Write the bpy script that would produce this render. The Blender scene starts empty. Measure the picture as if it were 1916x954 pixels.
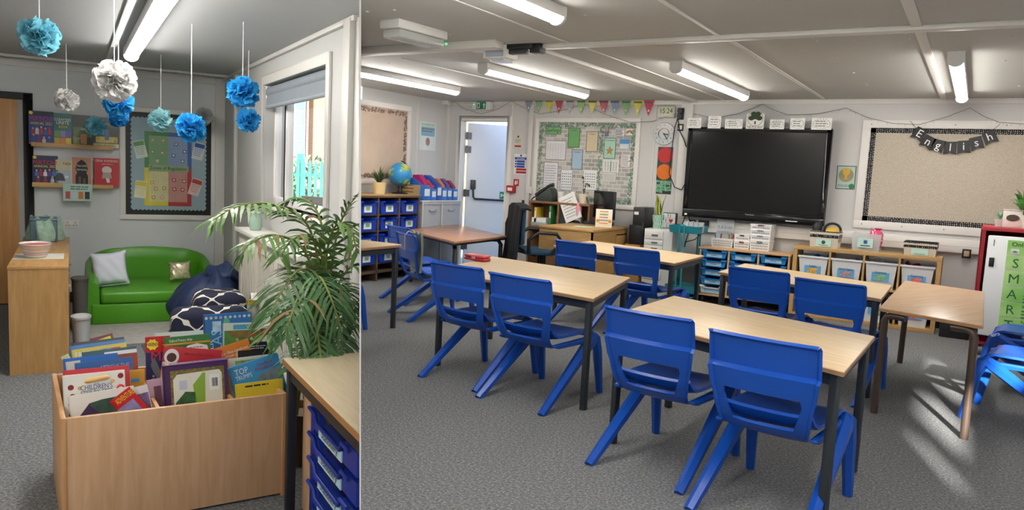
import bpy, bmesh, math, random
from mathutils import Vector, Matrix
from math import sin, cos, pi, radians as rad
SC = bpy.context.scene
COL = SC.collection
# ------------------------------------------------------------------ camera
F, PX, PY, TILT, ROLL, YR, YL = 1436., 937., 480., .1106, .0491, .5497, -.5111
CH = 1.45                      # eye height
YAW = YR - YL                  # the reading nook is turned against the classroom by this angle
_R0 = Matrix(((1, 0, 0), (0, -sin(TILT), -cos(TILT)), (0, cos(TILT), -sin(TILT))))
_RR = Matrix(((cos(ROLL), -sin(ROLL), 0), (sin(ROLL), cos(ROLL), 0), (0, 0, 1)))
_WC = Matrix(((cos(YR), sin(YR), 0), (-sin(YR), cos(YR), 0), (0, 0, 1)))
CM = _RR @ _R0 @ _WC           # world -> camera (x right, y down, z forward)
cd = bpy.data.cameras.new('camera')
cd.sensor_width = 36.0
cd.lens = F / 1916 * 36
cd.shift_x = (958 - PX) / 1916
cd.shift_y = (PY - 477) / 1916
cd.clip_start = .05
cam = bpy.data.objects.new('camera', cd)
COL.objects.link(cam)
_m = CM.transposed()
_b = Matrix((_m.col[0], -_m.col[1], -_m.col[2])).transposed()
cam.matrix_world = Matrix.Translation((0, 0, CH)) @ _b.to_4x4()
SC.camera = cam
# ------------------------------------------------------------------ light and exposure
SC.view_settings.view_transform = 'Standard'
SC.view_settings.look = 'None'
SC.view_settings.gamma = 1
SC.view_settings.exposure = 0.18
SC.view_settings.use_curve_mapping = False
cy_ = SC.cycles
cy_.max_bounces = 7; cy_.diffuse_bounces = 4; cy_.glossy_bounces = 2; cy_.transmission_bounces = 3; cy_.transparent_max_bounces = 6
cy_.caustics_reflective = False; cy_.caustics_refractive = False
TUBE_W = 42.0
NOOK_K = 1.25
wd = bpy.data.worlds.new('world'); SC.world = wd; wd.use_nodes = True
nt = wd.node_tree
bg = nt.nodes['Background']
sky = nt.nodes.new('ShaderNodeTexSky'); sky.sky_type = 'NISHITA'; sky.sun_disc = False
sky.sun_elevation = rad(50); sky.sun_rotation = rad(160); sky.altitude = 50; sky.air_density = 1; sky.dust_density = .8
nt.links.new(sky.outputs[0], bg.inputs[0]); bg.inputs[1].default_value = .34
sl = bpy.data.lights.new('sun', 'SUN'); sl.energy = 26.0; sl.angle = rad(1.5); sl.color = (1, .95, .86)
so = bpy.data.objects.new('sun', sl); COL.objects.link(so)
SUN_EL = rad(19.0)
_sd = Vector((-.32, .95, 0)).normalized() * cos(SUN_EL) + Vector((0, 0, -sin(SUN_EL)))
so.rotation_euler = _sd.to_track_quat('-Z', 'Y').to_euler()
so.location = (3, -4, 6)
# ------------------------------------------------------------------ where things stand
EW = Vector((cos(YAW), sin(YAW), 0)); ED = Vector((-sin(YAW), cos(YAW), 0))
CP = Vector((0, 0, CH))
def ray(px, py): return CM.transposed() @ Vector(((px - PX) / F, (py - PY) / F, 1))
def Zp(px, py, z=0.):
    d = ray(px, py); return CP + d * ((z - CH) / d.z)
def Yp(px, py, Y):
    d = ray(px, py); return CP + d * (Y / d.y)
def Xp(px, py, X):
    d = ray(px, py); return CP + d * (X / d.x)
def toL(p): return Vector((p.dot(EW), p.dot(ED), p.z))
def frL(u, v, w=0.): return EW * u + ED * v + Vector((0, 0, w))
def Lz(px, py, w=0.): return toL(Zp(px, py, w))
def Lv(px, py, V):
    d = ray(px, py); return toL(CP + d * (V / d.dot(ED)))
def Lu(px, py, U):
    d = ray(px, py); return toL(CP + d * (U / d.dot(EW)))
YB = 9.45      # classroom end wall
HR = 2.44      # classroom ceiling
XL = -6.834    # classroom left wall
XR = 1.45      # classroom right wall, with the windows
YN = -3.07     # wall behind
VB = 8.35      # nook end wall (nook axes)
UW = 1.36      # nook window wall
ULW = -2.4     # nook left wall
HL = 2.25      # nook ceiling
SN = ray(674, 0).cross(ray(674, 954)).normalized()   # plane of the dividing screen, normal towards the classroom
if SN.dot(Vector((1, .6, 0))) < 0: SN = -SN
# ------------------------------------------------------------------ materials
MATS = {}
def lin(h):
    h = h.lstrip('#')
    def f(c): return c / 12.92 if c <= .04045 else ((c + .055) / 1.055) ** 2.4
    return tuple(f(int(h[i:i + 2], 16) / 255) for i in (0, 2, 4)) + (1,)
def newmat(name):
    m = bpy.data.materials.new(name); m.use_nodes = True
    return m, m.node_tree, m.node_tree.nodes['Principled BSDF']
def mat(h, rough=.55, metal=0., spec=.5, var=.06, vs=9., bump=0., bs=60., trans=0., alpha=1., emit=None, es=0., coat=0.):
    key = (h, rough, metal, spec, var, vs, bump, bs, trans, alpha, emit, es, coat)
    if key in MATS: return MATS[key]
    m, t, p = newmat('paint_' + h.lstrip('#'))
    p.inputs['Roughness'].default_value = rough; p.inputs['Metallic'].default_value = metal
    p.inputs['Specular IOR Level'].default_value = spec
    p.inputs['Coat Weight'].default_value = coat
    if trans: p.inputs['Transmission Weight'].default_value = trans
    if alpha < 1: p.inputs['Alpha'].default_value = alpha
    c = lin(h)
    if emit:
        p.inputs['Emission Color'].default_value = lin(emit); p.inputs['Emission Strength'].default_value = es
    tc = t.nodes.new('ShaderNodeTexCoord')
    n = t.nodes.new('ShaderNodeTexNoise'); n.inputs['Scale'].default_value = vs; n.inputs['Detail'].default_value = 3
    t.links.new(tc.outputs['Object'], n.inputs['Vector'])
    r = t.nodes.new('ShaderNodeValToRGB')
    r.color_ramp.elements[0].position = .3; r.color_ramp.elements[1].position = .7
    r.color_ramp.elements[0].color = tuple(x * (1 - var) for x in c[:3]) + (1,)
    r.color_ramp.elements[1].color = tuple(min(1, x * (1 + var)) for x in c[:3]) + (1,)
    t.links.new(n.outputs['Fac'], r.inputs['Fac']); t.links.new(r.outputs['Color'], p.inputs['Base Color'])
    if bump:
        n2 = t.nodes.new('ShaderNodeTexNoise'); n2.inputs['Scale'].default_value = bs
        t.links.new(tc.outputs['Object'], n2.inputs['Vector'])
        b = t.nodes.new('ShaderNodeBump'); b.inputs['Strength'].default_value = bump; b.inputs['Distance'].default_value = .01
        t.links.new(n2.outputs['Fac'], b.inputs['Height']); t.links.new(b.outputs['Normal'], p.inputs['Normal'])
    MATS[key] = m; return m
def wood(h1, h2, stretch=(14, 1.2, 14), rough=.42, spec=.4, fine=3.):
    key = ('wood', h1, h2, stretch, rough)
    if key in MATS: return MATS[key]
    m, t, p = newmat('wood_' + h1.lstrip('#'))
    p.inputs['Roughness'].default_value = rough; p.inputs['Specular IOR Level'].default_value = spec
    tc = t.nodes.new('ShaderNodeTexCoord'); mp = t.nodes.new('ShaderNodeMapping')
    mp.inputs['Scale'].default_value = stretch
    n = t.nodes.new('ShaderNodeTexNoise'); n.inputs['Scale'].default_value = fine; n.inputs['Detail'].default_value = 6; n.inputs['Distortion'].default_value = .6
    r = t.nodes.new('ShaderNodeValToRGB')
    r.color_ramp.elements[0].position = .3; r.color_ramp.elements[1].position = .72
    r.color_ramp.elements[0].color = lin(h1); r.color_ramp.elements[1].color = lin(h2)
    t.links.new(tc.outputs['Object'], mp.inputs['Vector']); t.links.new(mp.outputs['Vector'], n.inputs['Vector'])
    t.links.new(n.outputs['Fac'], r.inputs['Fac']); t.links.new(r.outputs['Color'], p.inputs['Base Color'])
    MATS[key] = m; return m
def ramp_mat(name, tex, scale, stops, rough=.6, vec=(1, 1, 1), rot=(0, 0, 0), bump=0., metal=0., interp='LINEAR', **kw):
    m, t, p = newmat(name)
    p.inputs['Roughness'].default_value = rough; p.inputs['Metallic'].default_value = metal
    tc = t.nodes.new('ShaderNodeTexCoord'); mp = t.nodes.new('ShaderNodeMapping'); mp.inputs['Scale'].default_value = vec; mp.inputs['Rotation'].default_value = rot
    n = t.nodes.new('ShaderNodeTex' + tex); n.inputs['Scale'].default_value = scale
    for k, v in kw.items(): n.inputs[k].default_value = v
    r = t.nodes.new('ShaderNodeValToRGB'); r.color_ramp.interpolation = interp
    while len(r.color_ramp.elements) < len(stops): r.color_ramp.elements.new(.5)
    for e, (pos, h) in zip(r.color_ramp.elements, stops): e.position = pos; e.color = lin(h)
    t.links.new(tc.outputs['Object'], mp.inputs['Vector']); t.links.new(mp.outputs['Vector'], n.inputs['Vector'])
    o = n.outputs['Distance'] if tex == 'Voronoi' else n.outputs['Fac']
    t.links.new(o, r.inputs['Fac']); t.links.new(r.outputs['Color'], p.inputs['Base Color'])
    if bump:
        b = t.nodes.new('ShaderNodeBump'); b.inputs['Strength'].default_value = bump; b.inputs['Distance'].default_value = .01
        t.links.new(o, b.inputs['Height']); t.links.new(b.outputs['Normal'], p.inputs['Normal'])
    return m
def emis(h, s, name='lamp_light'):
    m, t, p = newmat(name)
    p.inputs['Base Color'].default_value = lin(h); p.inputs['Emission Color'].default_value = lin(h); p.inputs['Emission Strength'].default_value = s
    return m
M_CARPET = ramp_mat('carpet', 'Noise', 75, [(.3, '#404143'), (.5, '#6e7072'), (.68, '#a6a8a9')], .95, bump=.35, Detail=6, Roughness=.75)
M_WALL = mat('#d3d3d2', .6, var=.015, vs=2, bump=.02, bs=300)
M_WALL2 = mat('#e0e3e6', .55, var=.015, vs=2, bump=.02, bs=300)
M_WALL_SHADED = mat('#b6b6b4', .6, var=.015, vs=2, bump=.02, bs=300)  # nook window wall: its backlit shade is put into the colour
M_TRIM_SHADED = mat('#c4c2bd', .45, var=.01)  # trim on that wall, darkened with the same painted-in shade
M_CEILN = mat('#aeb0b1', .6, var=.015, vs=2)  # weaker light overhead put into the colour, darker than the classroom ceiling
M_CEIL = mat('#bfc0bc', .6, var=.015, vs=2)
M_WHITE = mat('#eceae6', .4, var=.01)
M_TRIM = mat('#dddcd8', .42, var=.01)
M_BLACK = mat('#17181a', .45, var=.05)
M_BLACKG = mat('#0d0e10', .12, var=.02)
M_GREY = mat('#8c8d8e', .5)
M_LEGD = mat('#2c3238', .38, var=.03)
M_LEGB = mat('#55473f', .35, metal=.4, var=.04)
M_TOP = wood('#d2b48a', '#e6cda6', (1.0, 16, 16), .4)
M_TOP2 = wood('#bd9a77', '#d2b291', (16, 1.0, 16), .36)
M_EDGE = mat('#a67c55', .45)
M_OAK = wood('#b08b56', '#c9a670', (1.5, 14, 14), .5)
M_BEECH = wood('#c99f72', '#dbb48a', (14, 14, 1.2), .45)
M_BEECHX = wood('#c69a6c', '#d8b086', (1.2, 14, 14), .45)
M_BLUE = mat('#1450b4', .3, var=.03, vs=4, bump=.03, bs=400)
M_TRAYB = mat('#1a3fb0', .35, var=.03)
M_TRAYC = mat('#1f7fc4', .35, var=.03)
M_TEAL = mat('#1d7f8c', .4, var=.03)
M_PAPER = mat('#eeeeea', .5, var=.01)
M_INK = mat('#1b1c20', .6, var=.02)
M_GLASS = None
# ------------------------------------------------------------------ mesh builder
class MB:
    def __init__(s): s.v = []; s.f = []
    def add(s, V, Fs, M=None):
        n = len(s.v)
        for p in V:
            p = Vector(p)
            s.v.append(M @ p if M is not None else p)
        s.f += [tuple(i + n for i in f) for f in Fs]
        return s
    def box(s, x0, x1, y0, y1, z0, z1, M=None):
        V = [(x, y, z) for z in (z0, z1) for y in (y0, y1) for x in (x0, x1)]
        return s.add(V, [(0, 2, 3, 1), (4, 5, 7, 6), (0, 1, 5, 4), (2, 6, 7, 3), (0, 4, 6, 2), (1, 3, 7, 5)], M)
    def cyl(s, p0, p1, r0, r1=None, n=12, caps=True, tw=0.):
        r1 = r0 if r1 is None else r1
        return s.tube([p0, p1], [r0, r1], n, caps=caps, tw=tw)
    def tube(s, pts, r, n=8, closed=False, caps=True, tw=0., flat=1.):
        pts = [Vector(p) for p in pts]
        if not isinstance(r, (list, tuple)): r = [r] * len(pts)
        N = len(pts); base = len(s.v); up = None
        for i, p in enumerate(pts):
            if closed: d = pts[(i + 1) % N] - pts[i - 1]
            else: d = pts[min(i + 1, N - 1)] - pts[max(i - 1, 0)]
            d.normalize()
            if up is None: up = Vector((0, 0, 1)) if abs(d.z) < .9 else Vector((1, 0, 0))
            a = d.cross(up)
            if a.length < 1e-5: a = d.cross(Vector((0, 1, 0)))
            a.normalize(); b = a.cross(d).normalized(); up = b
            for k in range(n):
                t = tw + 2 * pi * k / n
                s.v.append(p + a * (cos(t) * r[i]) + b * (sin(t) * r[i] * flat))
        for i in range(N if closed else N - 1):
            j = (i + 1) % N
            for k in range(n):
                l = (k + 1) % n
                s.f.append((base + i * n + k, base + i * n + l, base + j * n + l, base + j * n + k))
        if caps and not closed:
            s.f.append(tuple(base + k for k in range(n - 1, -1, -1)))
            s.f.append(tuple(base + (N - 1) * n + k for k in range(n)))
        return s
    def prism(s, poly, d0, d1, plane='xz', M=None):
        n = len(poly)
        def mk(a, b, d): return {'xz': (a, d, b), 'xy': (a, b, d), 'yz': (d, a, b)}[plane]
        V = [mk(a, b, d0) for a, b in poly] + [mk(a, b, d1) for a, b in poly]
        Fs = [tuple(range(n)), tuple(range(2 * n - 1, n - 1, -1))]
        Fs += [(i, (i + 1) % n + 0, (i + 1) % n + n, i + n) for i in range(n)]
        return s.add(V, Fs, M)
    def lathe(s, prof, n=20, c=(0, 0, 0), sx=1., sy=1.):
        base = len(s.v)
        for r, z in prof:
            for k in range(n):
                t = 2 * pi * k / n
                s.v.append(Vector((c[0] + cos(t) * r * sx, c[1] + sin(t) * r * sy, c[2] + z)))
        for i in range(len(prof) - 1):
            for k in range(n):
                l = (k + 1) % n
                s.f.append((base + i * n + k, base + i * n + l, base + (i + 1) * n + l, base + (i + 1) * n + k))
        if prof[0][0] > 1e-4: s.f.append(tuple(base + k for k in range(n - 1, -1, -1)))
        if prof[-1][0] > 1e-4: s.f.append(tuple(base + (len(prof) - 1) * n + k for k in range(n)))
        return s
    def surf(s, fn, nu, nv):
        base = len(s.v)
        for j in range(nv + 1):
            for i in range(nu + 1): s.v.append(Vector(fn(i / nu, j / nv)))
        w = nu + 1
        for j in range(nv):
            for i in range(nu): s.f.append((base + j * w + i, base + j * w + i + 1, base + (j + 1) * w + i + 1, base + (j + 1) * w + i))
        return s
    def build(s, name, m, parent=None, smooth=None, bevel=0., seg=2, thick=0., sub=0):
        me = bpy.data.meshes.new(name)
        bm = bmesh.new()
        vs = [bm.verts.new(p) for p in s.v]
        for f in s.f:
            if len(set(f)) < 3: continue
            try: bm.faces.new([vs[i] for i in f])
            except ValueError: pass
        bmesh.ops.remove_doubles(bm, verts=bm.verts, dist=1e-6)
        bmesh.ops.recalc_face_normals(bm, faces=bm.faces)
        if thick: bmesh.ops.solidify(bm, geom=list(bm.faces), thickness=thick)
        if bevel:
            es = [e for e in bm.edges if len(e.link_faces) == 2 and e.calc_face_angle(0) > .5]
            bmesh.ops.bevel(bm, geom=es, offset=bevel, segments=seg, affect='EDGES', profile=.5, clamp_overlap=True)
        bm.to_mesh(me); bm.free()
        me.materials.append(m)
        if smooth is None and (bevel or sub): smooth = 40
        if smooth:
            for p in me.polygons: p.use_smooth = True
            me.set_sharp_from_angle(angle=rad(smooth))
        o = bpy.data.objects.new(name, me); COL.objects.link(o)
        if sub:
            md = o.modifiers.new('subdivision', 'SUBSURF'); md.levels = sub; md.render_levels = sub
        if parent is not None: o.parent = parent
        return o
def box(name, m, parent, x0, x1, y0, y1, z0, z1, bevel=0.):
    return MB().box(x0, x1, y0, y1, z0, z1).build(name, m, parent, bevel=bevel)
def tag(o, label, cat, group=None):
    o['label'] = label; o['category'] = cat
    if group: o['group'] = group
    return o
def thing(name, label, cat, loc=(0, 0, 0), rz=0., group=None):
    o = bpy.data.objects.new(name, None); COL.objects.link(o); o.empty_display_size = .1
    o.location = loc; o.rotation_euler = (0, 0, rz)
    return tag(o, label, cat, group)
def struct(o): o['kind'] = 'structure'; return o
def dup(root, loc, rz, label, group=None):
    r = root.copy(); COL.objects.link(r); r.location = loc; r.rotation_euler = (0, 0, rz); r['label'] = label
    if group: r['group'] = group
    for ch in list(root.children):
        c = ch.copy(); COL.objects.link(c); c.parent = r
        for g in list(ch.children):
            d = g.copy(); COL.objects.link(d); d.parent = c
    return r
RX90 = (pi / 2, 0, 0)
def text(st, parent, loc, m=None, h=.03, w=None, rot=RX90, align='CENTER', name='lettering', bold=0., maxw=None):
    cu = bpy.data.curves.new('t', 'FONT'); cu.body = st; cu.size = 1; cu.align_x = align; cu.align_y = 'CENTER'
    cu.resolution_u = 2; cu.offset = 0
    o = bpy.data.objects.new('t', cu)
    me = bpy.data.meshes.new_from_object(o)
    bpy.data.objects.remove(o); bpy.data.curves.remove(cu)
    xs = [v.co.x for v in me.vertices] or [0, 1]
    ww = max(max(xs) - min(xs), 1e-4)
    sy = h * 1.35
    sx = w / ww if w else sy
    if maxw and ww * sx > maxw: sx = maxw / ww
    for v in me.vertices: v.co.x *= sx; v.co.y *= sy
    me.name = name; me.materials.clear(); me.materials.append(m or M_INK)
    o = bpy.data.objects.new(name, me); COL.objects.link(o)
    o.location = loc; o.rotation_euler = rot
    if parent is not None: o.parent = parent
    return o
def lines(parent, x0, x1, zs, y, th, m=None, name='print', ragged=.25, seed=1):
    """rows of small print: thin strips on a sheet"""
    rd = random.Random(seed); b = MB()
    for z in zs:
        x = x0
        e = x1 - (x1 - x0) * rd.random() * ragged
        while x < e - 1e-4:
            l = min(rd.uniform(1.5, 5) * th, e - x)
            b.box(x, x + l, y - .0004, y, z - th / 2, z + th / 2); x += l + th * .7
    o = b.build(name, m or mat('#6d7078', .6, var=.02), parent); o['kind'] = 'stuff'; return o
def sheet(name, label, cat, c, w, h, m, rz=0., th=.003, group=None, roll=0.):
    """a flat sheet on a wall: empty at its centre, front towards local -y"""
    t = thing(name, label, cat, c, rz, group)
    if roll: t.rotation_euler = (0, roll, rz)
    box('sheet', m, t, -w / 2, w / 2, -th, 0, -h / 2, h / 2)
    return t
def wallbox(x0, y0, x1, y1, Y=YB):
    """pixel box on a wall parallel to the end wall -> centre x, centre z, width, height"""
    a = Yp(x0, (y0 + y1) / 2, Y); b = Yp(x1, (y0 + y1) / 2, Y); t = Yp((x0 + x1) / 2, y0, Y); u = Yp((x0 + x1) / 2, y1, Y)
    return (a.x + b.x) / 2, (t.z + u.z) / 2, b.x - a.x, t.z - u.z
def Lbox(x0, y0, x1, y1, V=VB):
    a = Lv(x0, (y0 + y1) / 2, V); b = Lv(x1, (y0 + y1) / 2, V); t = Lv((x0 + x1) / 2, y0, V); u = Lv((x0 + x1) / 2, y1, V)
    return (a.x + b.x) / 2, (t.z + u.z) / 2, b.x - a.x, t.z - u.z
# ================================================================== the setting
def seamY(X, z): return -(SN.x * X + SN.z * (z - CH)) / SN.y
def seamV(U, z): return -(SN.dot(EW) * U + SN.z * (z - CH)) / SN.dot(ED)
def seam_r(r, z):
    d = ray(674, 477); d.z = 0; d.normalize()
    n = Vector((SN.x, SN.y, 0)); p = d * r; p.z = z
    p -= n * (SN.dot(p - CP) / n.dot(SN)); return p
def poly(name, pts, z, m, th):
    b = MB(); n = len(pts)
    V = [(p[0], p[1], z) for p in pts] + [(p[0], p[1], z + th) for p in pts]
    b.add(V, [tuple(range(n)), tuple(range(2 * n - 1, n - 1, -1))] + [(i, (i + 1) % n, (i + 1) % n + n, i + n) for i in range(n)])
    return struct(b.build(name, m))
lc = frL(UW, VB); lb = frL(ULW, VB); ll = frL(ULW, -2.0)
jw0 = frL(UW, seamV(UW, 0)); jwL = frL(UW, seamV(UW, HL))
WEDGE0 = [(XL, seamY(XL, 0)), jw0[:2], lc[:2], lb[:2], ll[:2], (XR, YN), (XR, YB), (XL, YB)]
poly('floor', WEDGE0, -.06, M_CARPET, .06)
def div_x(Y): return Y * (SN.x and -SN.y / SN.x)
s0R = seam_r(2.0, HR); s0L = seam_r(2.0, HL)
dv = (Vector((s0R.x, s0R.y, 0))).normalized()
tX = XR / -dv.x
dend = Vector((XR, -dv.y * tX, 0))
poly('ceiling_classroom', [(XL, seamY(XL, HR)), s0R[:2], dend[:2], (XR, YB), (XL, YB)], HR, M_CEIL, .08)
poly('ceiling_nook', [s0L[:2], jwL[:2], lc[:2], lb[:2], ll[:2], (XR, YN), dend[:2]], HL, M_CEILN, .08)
b = MB(); n_ = Vector((dv.y, -dv.x, 0)) * .01
b.add([(s0R.x, s0R.y, HL), (dend.x, dend.y, HL), (dend.x, dend.y, HR + .08), (s0R.x, s0R.y, HR + .08)] +
      [(s0R.x + n_.x, s0R.y + n_.y, HL), (dend.x + n_.x, dend.y + n_.y, HL), (dend.x + n_.x, dend.y + n_.y, HR + .08), (s0R.x + n_.x, s0R.y + n_.y, HR + .08)],
      [(0, 1, 2, 3), (7, 6, 5, 4), (0, 4, 5, 1), (1, 5, 6, 2), (2, 6, 7, 3), (3, 7, 4, 0)])
struct(b.build('trim_1', M_CEIL))
# dividing screen between the nook and the classroom
b = MB(); V = []
for k in (-1, 1):
    for z in (0, HR + .05):
        for p in (seam_r(2.0, z), Vector((XL, seamY(XL, z), z))): V.append(p + SN * .002 * k)
b.add(V, [(0, 1, 3, 2), (4, 6, 7, 5), (0, 2, 6, 4), (1, 5, 7, 3), (0, 4, 5, 1), (2, 3, 7, 6)])
SEAMWALL = struct(b.build('wall_divider', M_WALL))
def wallh(name, p0, p1, H, holes, m, th=.12):
    p0 = Vector((p0[0], p0[1], 0)); p1 = Vector((p1[0], p1[1], 0)); L = (p1 - p0).length
    b = MB(); xs = sorted({0, L, *[h[0] for h in holes], *[h[1] for h in holes]}); zs = sorted({0, H, *[h[2] for h in holes], *[h[3] for h in holes]})
    V = {}
    def solid(i, j):
        if i < 0 or j < 0 or i >= len(xs) - 1 or j >= len(zs) - 1: return False
        cx = (xs[i] + xs[i + 1]) / 2; cz = (zs[j] + zs[j + 1]) / 2
        return not any(h[0] < cx < h[1] and h[2] < cz < h[3] for h in holes)
    for i in range(len(xs) - 1):
        for j in range(len(zs) - 1):
            if not solid(i, j): continue
            x0, x1, z0, z1 = xs[i], xs[i + 1], zs[j], zs[j + 1]
            b.add([(x0, 0, z0), (x1, 0, z0), (x1, 0, z1), (x0, 0, z1)], [(0, 1, 2, 3)])
            b.add([(x0, th, z0), (x1, th, z0), (x1, th, z1), (x0, th, z1)], [(3, 2, 1, 0)])
            if not solid(i - 1, j): b.add([(x0, 0, z0), (x0, th, z0), (x0, th, z1), (x0, 0, z1)], [(3, 2, 1, 0)])
            if not solid(i + 1, j): b.add([(x1, 0, z0), (x1, th, z0), (x1, th, z1), (x1, 0, z1)], [(0, 1, 2, 3)])
            if not solid(i, j - 1): b.add([(x0, 0, z0), (x1, 0, z0), (x1, th, z0), (x0, th, z0)], [(3, 2, 1, 0)])
            if not solid(i, j + 1): b.add([(x0, 0, z1), (x1, 0, z1), (x1, th, z1), (x0, th, z1)], [(0, 1, 2, 3)])
    o = b.build(name, m); o.location = p0; d = p1 - p0; o.rotation_euler = (0, 0, math.atan2(d.y, d.x))
    return struct(o)
DX0, DX1, DZ = -6.575, -5.775, 2.16       # outer door opening in the end wall
wallh('wall_back', (XL, YB), (XR, YB), HR, [(DX0 - XL, DX1 - XL, 0, DZ)], M_WALL)
wallh('wall_left', (XL, seamY(XL, HR / 2)), (XL, YB), HR, [], M_WALL)
WIN_R = [(1.60, 2.85), (.42, 1.52), (-.15, .34)]
wallh('wall_right', (XR, YB), (XR, YN), HR, [(YB - y1, YB - y0, 1.42, 1.88) for y0, y1 in WIN_R], M_WALL)
wallh('wall_rear', (XR, YN), ll, HR, [], M_WALL)
wallh('wall_nook_left', ll, lb, HL, [], M_WALL2)
wallh('wall_nook_back', lb, lc, HL, [], M_WALL2)
WV0, WV1 = 4.66, 6.40
WZ0, WZ1 = 1.10, 2.04
jw = frL(UW, seamV(UW, CH))
wallh('wall_nook_window', lc, jw, HL + .02, [(VB - WV1, VB - WV0, WZ0, WZ1)], M_WALL_SHADED, th=.16)
M_PANE, t_, p_ = newmat('window_glass')
p_.inputs['Base Color'].default_value = (.9, .95, 1, 1); p_.inputs['Roughness'].default_value = .02; p_.inputs['Alpha'].default_value = .08
p_.inputs['Specular IOR Level'].default_value = .6
# right hand windows, out of the picture: they let the sun in
for k, (y0, y1) in enumerate(WIN_R):
    w = bpy.data.objects.new('window_%d' % (k + 2), None); COL.objects.link(w); struct(w); w.location = (XR, 0, 0)
    b = MB()
    for a in (y0, y1 - .05): b.box(.03, .08, a, a + .05, 1.42, 1.88)
    for z in (1.42, 1.84): b.box(.03, .08, y0, y1, z, z + .05)
    b.build('window_frame', M_WHITE, w)
    box('pane', M_PANE, w, .05, .055, y0, y1, 1.42, 1.88)
    box('window_sill', M_WHITE, w, -.06, .04, y0 - .05, y1 + .05, 1.38, 1.42)
# nook window
w1 = bpy.data.objects.new('window_1', None); COL.objects.link(w1); struct(w1); w1.location = frL(UW, 0); w1.rotation_euler = (0, 0, YAW)
fr = .055
b = MB()
for a, c in ((WV0, WV0 + fr), (WV1 - fr, WV1)): b.box(.07, .12, a, c, WZ0, WZ1)
for a, c in ((WZ0, WZ0 + fr), (WZ1 - fr, WZ1)): b.box(.07, .12, WV0, WV1, a, c)
b.box(.07, .125, WV1 - .42, WV1 - .36, WZ0, WZ1)
b.build('window_frame', M_WHITE, w1, bevel=.004)
box('seal', mat('#26282a', .6), w1, .062, .07, WV1 - .385, WV1 - .375, WZ0 + .03, WZ1 - .05)
box('pane', M_PANE, w1, .09, .096, WV0, WV1, WZ0, WZ1)
b = MB(); ar = .07
b.box(-.02, 0, WV0 - ar, WV0, WZ0 - ar, WZ1 + ar); b.box(-.02, 0, WV1, WV1 + ar, WZ0 - ar, WZ1 + ar)
b.box(-.02, 0, WV0, WV1, WZ1, WZ1 + ar)
b.build('architrave', M_TRIM_SHADED, w1, bevel=.004)
box('window_sill', M_WHITE, w1, -.03, .12, WV0 - .04, WV1 + .04, WZ0 - .03, WZ0, .005)
# roller blind, pulled up
bl = thing('roller_blind', 'grey roller blind rolled up at the top of the nook window', 'blind', frL(UW, 0), YAW)
M_BLIND = mat('#7b838b', .7, var=.03)
b = MB(); b.cyl((.035, WV0 + .03, WZ1 - .055), (.035, WV1 - .03, WZ1 - .055), .045, n=20); b.build('roll', M_BLIND, bl, smooth=40)
b = MB(); b.box(.0, .006, WV0 + .04, WV1 - .04, WZ1 - .17, WZ1 - .06); b.build('fabric', M_BLIND, bl)
b = MB(); b.cyl((.003, WV0 + .04, WZ1 - .175), (.003, WV1 - .04, WZ1 - .175), .016, n=12); b.build('bottom_bar', mat('#8b9299', .5), bl, smooth=40)
for a in (WV0 + .015, WV1 - .015): box('bracket', M_WHITE, bl, .0, .08, a - .012, a + .012, WZ1 - .1, WZ1 - .005)
# nook wall posts and ceiling edge strips
def ltrim(k, u0, u1, v0, v1, z0, z1, m=M_TRIM, bev=.003):
    o = MB().box(u0, u1, v0, v1, z0, z1).build('trim_%d' % k, m, bevel=bev); o.rotation_euler = (0, 0, YAW); return struct(o)
pv = Lu(655, 220, UW).y
ltrim(2, UW - .035, UW, pv - .06, pv + .06, 0, HL - .01, M_TRIM_SHADED)
pv2 = Lu(668, 220, UW).y
ltrim(3, UW - .02, UW, pv2 - .25, pv2 - .02, 0, HL - .02, M_TRIM_SHADED)
cx = Lv(432, 260, VB).x
ltrim(4, UW - .03, UW, VB - .75, VB - .68, 0, HL - .01, M_TRIM_SHADED)
ltrim(5, UW - .09, UW - .0, VB - .05, VB, 0, HL - .01)
ltrim(6, ULW, UW, VB - .03, VB, HL - .07, HL)
ltrim(7, ULW, UW, VB - .34, VB - .29, HL - .02, HL)
a = Lz(222, 60, HL)
ltrim(8, a.x - .02, a.x + .02, 3.0, VB, HL - .012, HL)
ltrim(9, UW - .03, UW, seamV(UW, HL) + .02, VB, HL - .03, HL, M_TRIM_SHADED)
ltrim(10, ULW, -.33, VB - .012, VB, 0, .1, M_BLACK)
ltrim(11, -.1, UW, VB - .015, VB, 0, .1, M_BLACK)
# classroom ceiling beams and panel joints
def ctrim(k, x0, x1, y0, y1, dz, m=M_TRIM):
    return struct(MB().box(x0, x1, y0, y1, HR - dz, HR).build('trim_%d' % k, m, bevel=min(.004, dz / 3)))
yb1 = (Zp(1100, 75, HR).y + Zp(1700, 56, HR).y) / 2
k = 12
ctrim(k, seamY(0, 0) * 0 + XL + 3.2, XR, yb1 - .05, yb1 + .05, .03); k += 1
yb2 = Zp(820, 92, HR - .08).y
ybm = Zp(700, 100, HR - .05).y
struct(MB().box(-5.6, Zp(960, 84, HR).x, ybm - .06, ybm + .06, HR - .06, HR).build('trim_%d' % k, M_TRIM, bevel=.004)); k += 1
def djoint(pts, wdt, dz, y0=None, y1=None):
    global k
    P = [Zp(px, py, HR) for px, py in pts]; X = sum(p.x for p in P) / len(P)
    y0 = min(p.y for p in P) if y0 is None else y0; y1 = max(p.y for p in P) if y1 is None else y1
    ctrim(k, X - wdt / 2, X + wdt / 2, y0, min(y1, YB), dz); k += 1
djoint([(760, 24), (975, 80)], .085, .03, 1.6, yb1)
djoint([(1015, 95), (1310, 190)], .11, .03, yb1 + .15, YB)
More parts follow.
